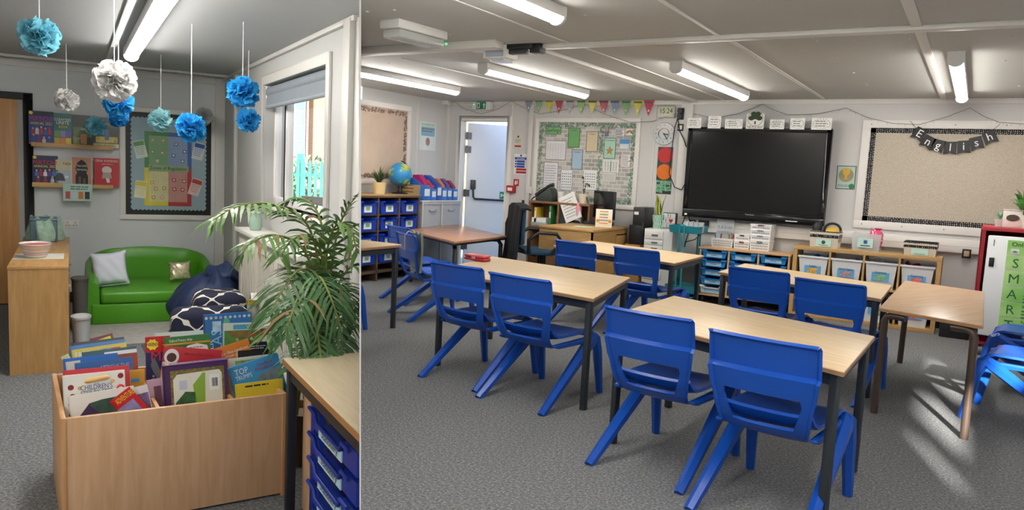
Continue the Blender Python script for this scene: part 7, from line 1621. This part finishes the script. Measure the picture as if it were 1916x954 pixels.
# ---- palm
pu_, pv_ = .98, 3.62
t = Lth('areca_palm', 'large areca palm with arching fronds beside the book box', 'plant', pu_, pv_, 0)
pot(t, .11, .14, .26, mat('#6a5a4a', .7))
M_LEAF = mat('#477040', .42, var=.28, vs=7); M_LEAF2 = mat('#628a45', .42, var=.28, vs=7); M_STEM = mat('#7f8a3f', .6, var=.2); M_DRY = mat('#9a7a55', .8, var=.2)
rd = random.Random(31)
def frond(pts, n, ln, droop, m, dry=.04, wid=.016):
    """pts: rachis points as (px, py, v) ; leaflets on both sides"""
    P = [Lv(px, py, v) - Vector((pu_, pv_, 0)) for px, py, v in pts]
    # resample with Catmull-Rom
    Q = []
    for i in range(len(P) - 1):
        p0, p1, p2, p3 = P[max(i - 1, 0)], P[i], P[i + 1], P[min(i + 2, len(P) - 1)]
        for k2 in range(8):
            f = k2 / 8; Q.append(.5 * ((2 * p1) + (p2 - p0) * f + (2 * p0 - 5 * p1 + 4 * p2 - p3) * f * f + (-p0 + 3 * p1 - 3 * p2 + p3) * f ** 3))
    Q.append(P[-1]); N = len(Q)
    st = MB().tube(Q, [.007 * (1 - .7 * i / N) + .0012 for i in range(N)], 6).build('frond', M_STEM, t, smooth=60)
    b = MB(); bd = MB()
    for i in range(n):
        f = .22 + .78 * i / (n - 1); j = min(int(f * (N - 1)), N - 2); p = Q[j].lerp(Q[j + 1], f * (N - 1) - j); d = (Q[j + 1] - Q[j]).normalized()
        sd = d.cross(Vector((0, 0, 1)))
        if sd.length < .2: sd = d.cross(Vector((0, 1, 0)))
        sd.normalize(); up = sd.cross(d)
        for s in (-1, 1):
            l = ln * (.55 + .45 * sin(pi * min(1, f * 1.05))) * rd.uniform(.8, 1.1)
            dr = (d * rd.uniform(.55, .85) + sd * s * rd.uniform(.7, 1.0) + up * rd.uniform(.05, .3)).normalized()
            cs_ = []
            for q_ in range(5):
                g = q_ / 4; cs_.append(p + dr * (l * g) + Vector((0, 0, -droop * l * g * g)) + Vector((rd.uniform(-.004, .004), rd.uniform(-.004, .004), 0)))
            nv = (cs_[-1] - cs_[0]).cross(up); wn = nv.normalized() if nv.length > 1e-5 else sd
            ws = [wid * .35, wid * .9, wid, wid * .65, .0008]; V = []
            for c_, w_ in zip(cs_, ws): V += [c_ - wn * w_ / 2, c_ + wn * w_ / 2]
            (bd if rd.random() < dry else b).add(V, [(0, 1, 3, 2), (2, 3, 5, 4), (4, 5, 7, 6), (6, 7, 9, 8)])
    b.build('leaflets', m, st)['kind'] = 'stuff'
    if bd.v: bd.build('dry_leaflets', M_DRY, st)['kind'] = 'stuff'
base = (592, 720, 3.62)
F_ = [([base, (602, 560, 3.65), (580, 430, 3.6), (520, 385, 3.5), (450, 385, 3.4), (398, 412, 3.35)], 26, .20, .55, M_LEAF2),
      ([base, (600, 580, 3.6), (570, 470, 3.5), (515, 440, 3.4), (470, 455, 3.3), (452, 478, 3.3)], 22, .15, .6, M_LEAF2),
      ([base, (598, 600, 3.55), (585, 520, 3.45), (560, 505, 3.35), (530, 540, 3.25), (505, 590, 3.2)], 24, .2, .5, M_LEAF),
      ([base, (600, 600, 3.5), (590, 530, 3.35), (600, 520, 3.25), (620, 560, 3.15), (640, 620, 3.1)], 24, .2, .6, M_LEAF),
      ([base, (606, 580, 3.6), (612, 470, 3.6), (630, 420, 3.55), (655, 430, 3.5), (668, 470, 3.45)], 22, .16, .6, M_LEAF2),
      ([base, (612, 560, 3.65), (630, 440, 3.65), (650, 390, 3.62), (668, 365, 3.6)], 18, .17, .25, M_LEAF),
      ([base, (604, 560, 3.65), (606, 450, 3.7), (590, 390, 3.75), (560, 370, 3.8), (530, 378, 3.85)], 20, .16, .5, M_LEAF),
      ([base, (612, 620, 3.6), (630, 540, 3.55), (655, 500, 3.5), (670, 505, 3.48)], 16, .16, .5, M_LEAF),
      ([base, (600, 650, 3.5), (590, 600, 3.3), (592, 610, 3.15), (598, 650, 3.05), (604, 690, 2.98)], 18, .17, .45, M_LEAF),
      ([base, (585, 650, 3.55), (560, 600, 3.4), (530, 600, 3.3), (500, 630, 3.25)], 18, .16, .5, M_LEAF2),
      ([base, (590, 680, 3.5), (575, 650, 3.35), (560, 660, 3.22), (545, 690, 3.12)], 16, .13, .5, M_LEAF),
      ([base, (614, 640, 3.6), (640, 580, 3.5), (660, 570, 3.42), (672, 590, 3.4)], 14, .15, .5, M_LEAF)]
F_ += [([base, (605, 670, 3.5), (612, 620, 3.3), (628, 630, 3.15), (640, 660, 3.08)], 18, .16, .55, M_LEAF),
       ([base, (596, 640, 3.5), (580, 560, 3.35), (560, 555, 3.2), (545, 590, 3.12), (535, 630, 3.1)], 22, .18, .6, M_LEAF),
       ([base, (606, 640, 3.55), (615, 560, 3.45), (635, 535, 3.35), (655, 560, 3.3), (664, 610, 3.28)], 20, .17, .55, M_LEAF),
       ([base, (606, 560, 3.65), (600, 470, 3.6), (575, 440, 3.5), (545, 450, 3.45), (525, 480, 3.4)], 20, .16, .55, M_LEAF2)]
for a_ in F_: frond(*a_)
for i in range(5): MB().tube([Vector((rd.uniform(-.05, .05), rd.uniform(-.04, .04), .2)), Vector((rd.uniform(-.06, .06), rd.uniform(-.05, .05), .6)), Vector((rd.uniform(-.1, .08), rd.uniform(-.06, .06), .95))], [.012, .01, .006], 8).build('cane', M_STEM, t, smooth=60)
# ---- paper pompoms
def pompom(label, px, py, rpx, cc, top=None, v=None, seed=1, n=170):
    if top is not None:
        a = Lz(top[0], top[1], HL); v = min(a.y, VB - .3) if v is None else v
    c = Lv(px, py, v); r = (Lv(px + rpx, py, v).x - Lv(px - rpx, py, v).x) / 2 * .92
    t = Lth('paper_pompom', label, 'decoration', c.x, v, c.z, 'tissue paper pompoms hanging in the nook')
    MB().cyl((0, 0, 0), (0, 0, HL - c.z), .0022, n=5).build('string', mat('#dfe6e6', .6), t)
    b = MB(); rd = random.Random(seed)
    for i in range(n):
        z = 1 - 2 * (i + .5) / n; a_ = i * 2.39996; rr2 = math.sqrt(1 - z * z); d = Vector((rr2 * cos(a_), rr2 * sin(a_), z * .95)); d = (d + Vector((rd.uniform(-.2, .2), rd.uniform(-.2, .2), rd.uniform(-.2, .2)))).normalized()
        s = d.orthogonal().normalized(); s = Matrix.Rotation(rd.uniform(0, 6.28), 3, d) @ s; u_ = d.cross(s); R = r * rd.uniform(.74, 1.1); w = r * rd.uniform(.24, .38); cu = rd.uniform(-.15, .45) * r
        def pt(f, g):
            ww = w * (.25 + .9 * f ** .8); return d * (R * (.3 + .7 * f) - abs(g) ** 2 * w * .35 * f) + s * (g * ww) + u_ * (cu * f * f * .8 + .12 * w * sin(g * 7 + i) * f)
        nb_ = len(b.v); gs = (-1, -.5, 0, .5, 1); fs = (0, .4, .75, 1)
        for f in fs:
            for g in gs:
                e = rd.uniform(-.09, .09) * r if f == 1 else 0; b.v.append(pt(f, g) + d * e)
        for x in range(3):
            for y in range(4): k2 = nb_ + x * 5 + y; b.f.append((k2, k2 + 1, k2 + 6, k2 + 5))
    m_ = MATS.get(('tissue', cc))
    if m_ is None:
        m_, tt, pp = newmat('tissue_paper'); pp.inputs['Base Color'].default_value = lin(cc); pp.inputs['Roughness'].default_value = .8
        tr = tt.nodes.new('ShaderNodeBsdfTranslucent'); tr.inputs['Color'].default_value = lin(cc); mxs = tt.nodes.new('ShaderNodeMixShader'); mxs.inputs[0].default_value = .5
        out = tt.nodes['Material Output']; tt.links.new(pp.outputs[0], mxs.inputs[1]); tt.links.new(tr.outputs[0], mxs.inputs[2]); tt.links.new(mxs.outputs[0], out.inputs[0]); MATS[('tissue', cc)] = m_
    b.build('petals', m_, t, smooth=60)['kind'] = 'stuff'
PA, PB, PWH, PP = '#86cfe0', '#2f9fdc', '#eceae8', '#a9dde4'
pompom('large pale aqua paper pompom at the far left', 74, 68, 44, PA, v=4.3, seed=1)
pompom('small white paper pompom above the ledge books', 125, 188, 26, PWH, top=(125, 82), seed=2)
pompom('large white paper pompom in the middle', 214, 151, 45, PWH, v=4.2, seed=3)
pompom('bright blue paper pompom directly behind the large white one', 222, 192, 31, PB, top=(226, 65), seed=4)
pompom('darker blue paper pompom lowest behind the large white one', 222, 220, 21, '#2489c8', v=6.6, seed=5)
pompom('small aqua paper pompom in front of the upper ledge', 179, 237, 22, PA, v=7.7, seed=6)
pompom('pale aqua paper pompom over the left of the noticeboard', 301, 224, 26, PP, top=(302, 102), seed=7)
pompom('bright blue paper pompom over the right of the noticeboard', 358, 239, 31, PB, top=(361, 45), seed=8)
pompom('small shaded white paper pompom at the noticeboard corner', 383, 217, 19, '#d5d6d8', v=7.9, seed=9)
pompom('bright blue paper pompom near the window, upper of the pair', 454, 172, 33, PB, top=(464, 42), seed=10)
pompom('bright blue paper pompom near the window, lower of the pair', 464, 225, 24, PB, top=(471, 95), seed=11)
# ------------------------------------------------------------------ things that meet the dividing screen end flush against it
bpy.context.view_layer.update()
def root_of(o):
    while o.parent: o = o.parent
    return o
SKIP = ('floor', 'ceiling', 'wall_', 'ground', 'trim_1')
for o in list(SC.objects):
    if o.type != 'MESH': continue
    r = root_of(o)
    if r.name in ('trim_1', 'ground_outside', 'school_building', 'palisade_fence', 'floor') or r.name.startswith(('ceiling', 'wall_divider', 'wall_left', 'wall_rear', 'wall_right', 'wall_back', 'shrub')): continue
    mw = o.matrix_world
    side = None
    cs = [SN.dot(mw @ Vector(c) - CP) for c in o.bound_box]
    if min(cs) > 0 or max(cs) < 0: continue
    home = r.get('room')
    if home is None:
        ds = sum(cs) / 8
        # decide by the whole thing's centre, not the part's
        pts = [SN.dot(q.matrix_world @ Vector(c) - CP) for q in [r] + list(r.children_recursive) if q.type == 'MESH' for c in q.bound_box]
        home = 1 if sum(pts) / len(pts) > 0 else -1
    if o.data.users > 1: o.data = o.data.copy()
    bm = bmesh.new(); bm.from_mesh(o.data)
    mi = mw.inverted()
    co = mi @ (CP + SN * .0022 * home); no = (mw.to_3x3().transposed() @ SN).normalized()
    res = bmesh.ops.bisect_plane(bm, geom=list(bm.verts) + list(bm.edges) + list(bm.faces), plane_co=co, plane_no=no, clear_outer=home < 0, clear_inner=home > 0)
    ed = [e for e in res['geom_cut'] if isinstance(e, bmesh.types.BMEdge)]
    if ed:
        try: bmesh.ops.holes_fill(bm, edges=ed)
        except Exception: pass
    if len(bm.faces) == 0:
        bm.free(); bpy.data.objects.remove(o); continue
    bm.to_mesh(o.data); bm.free()
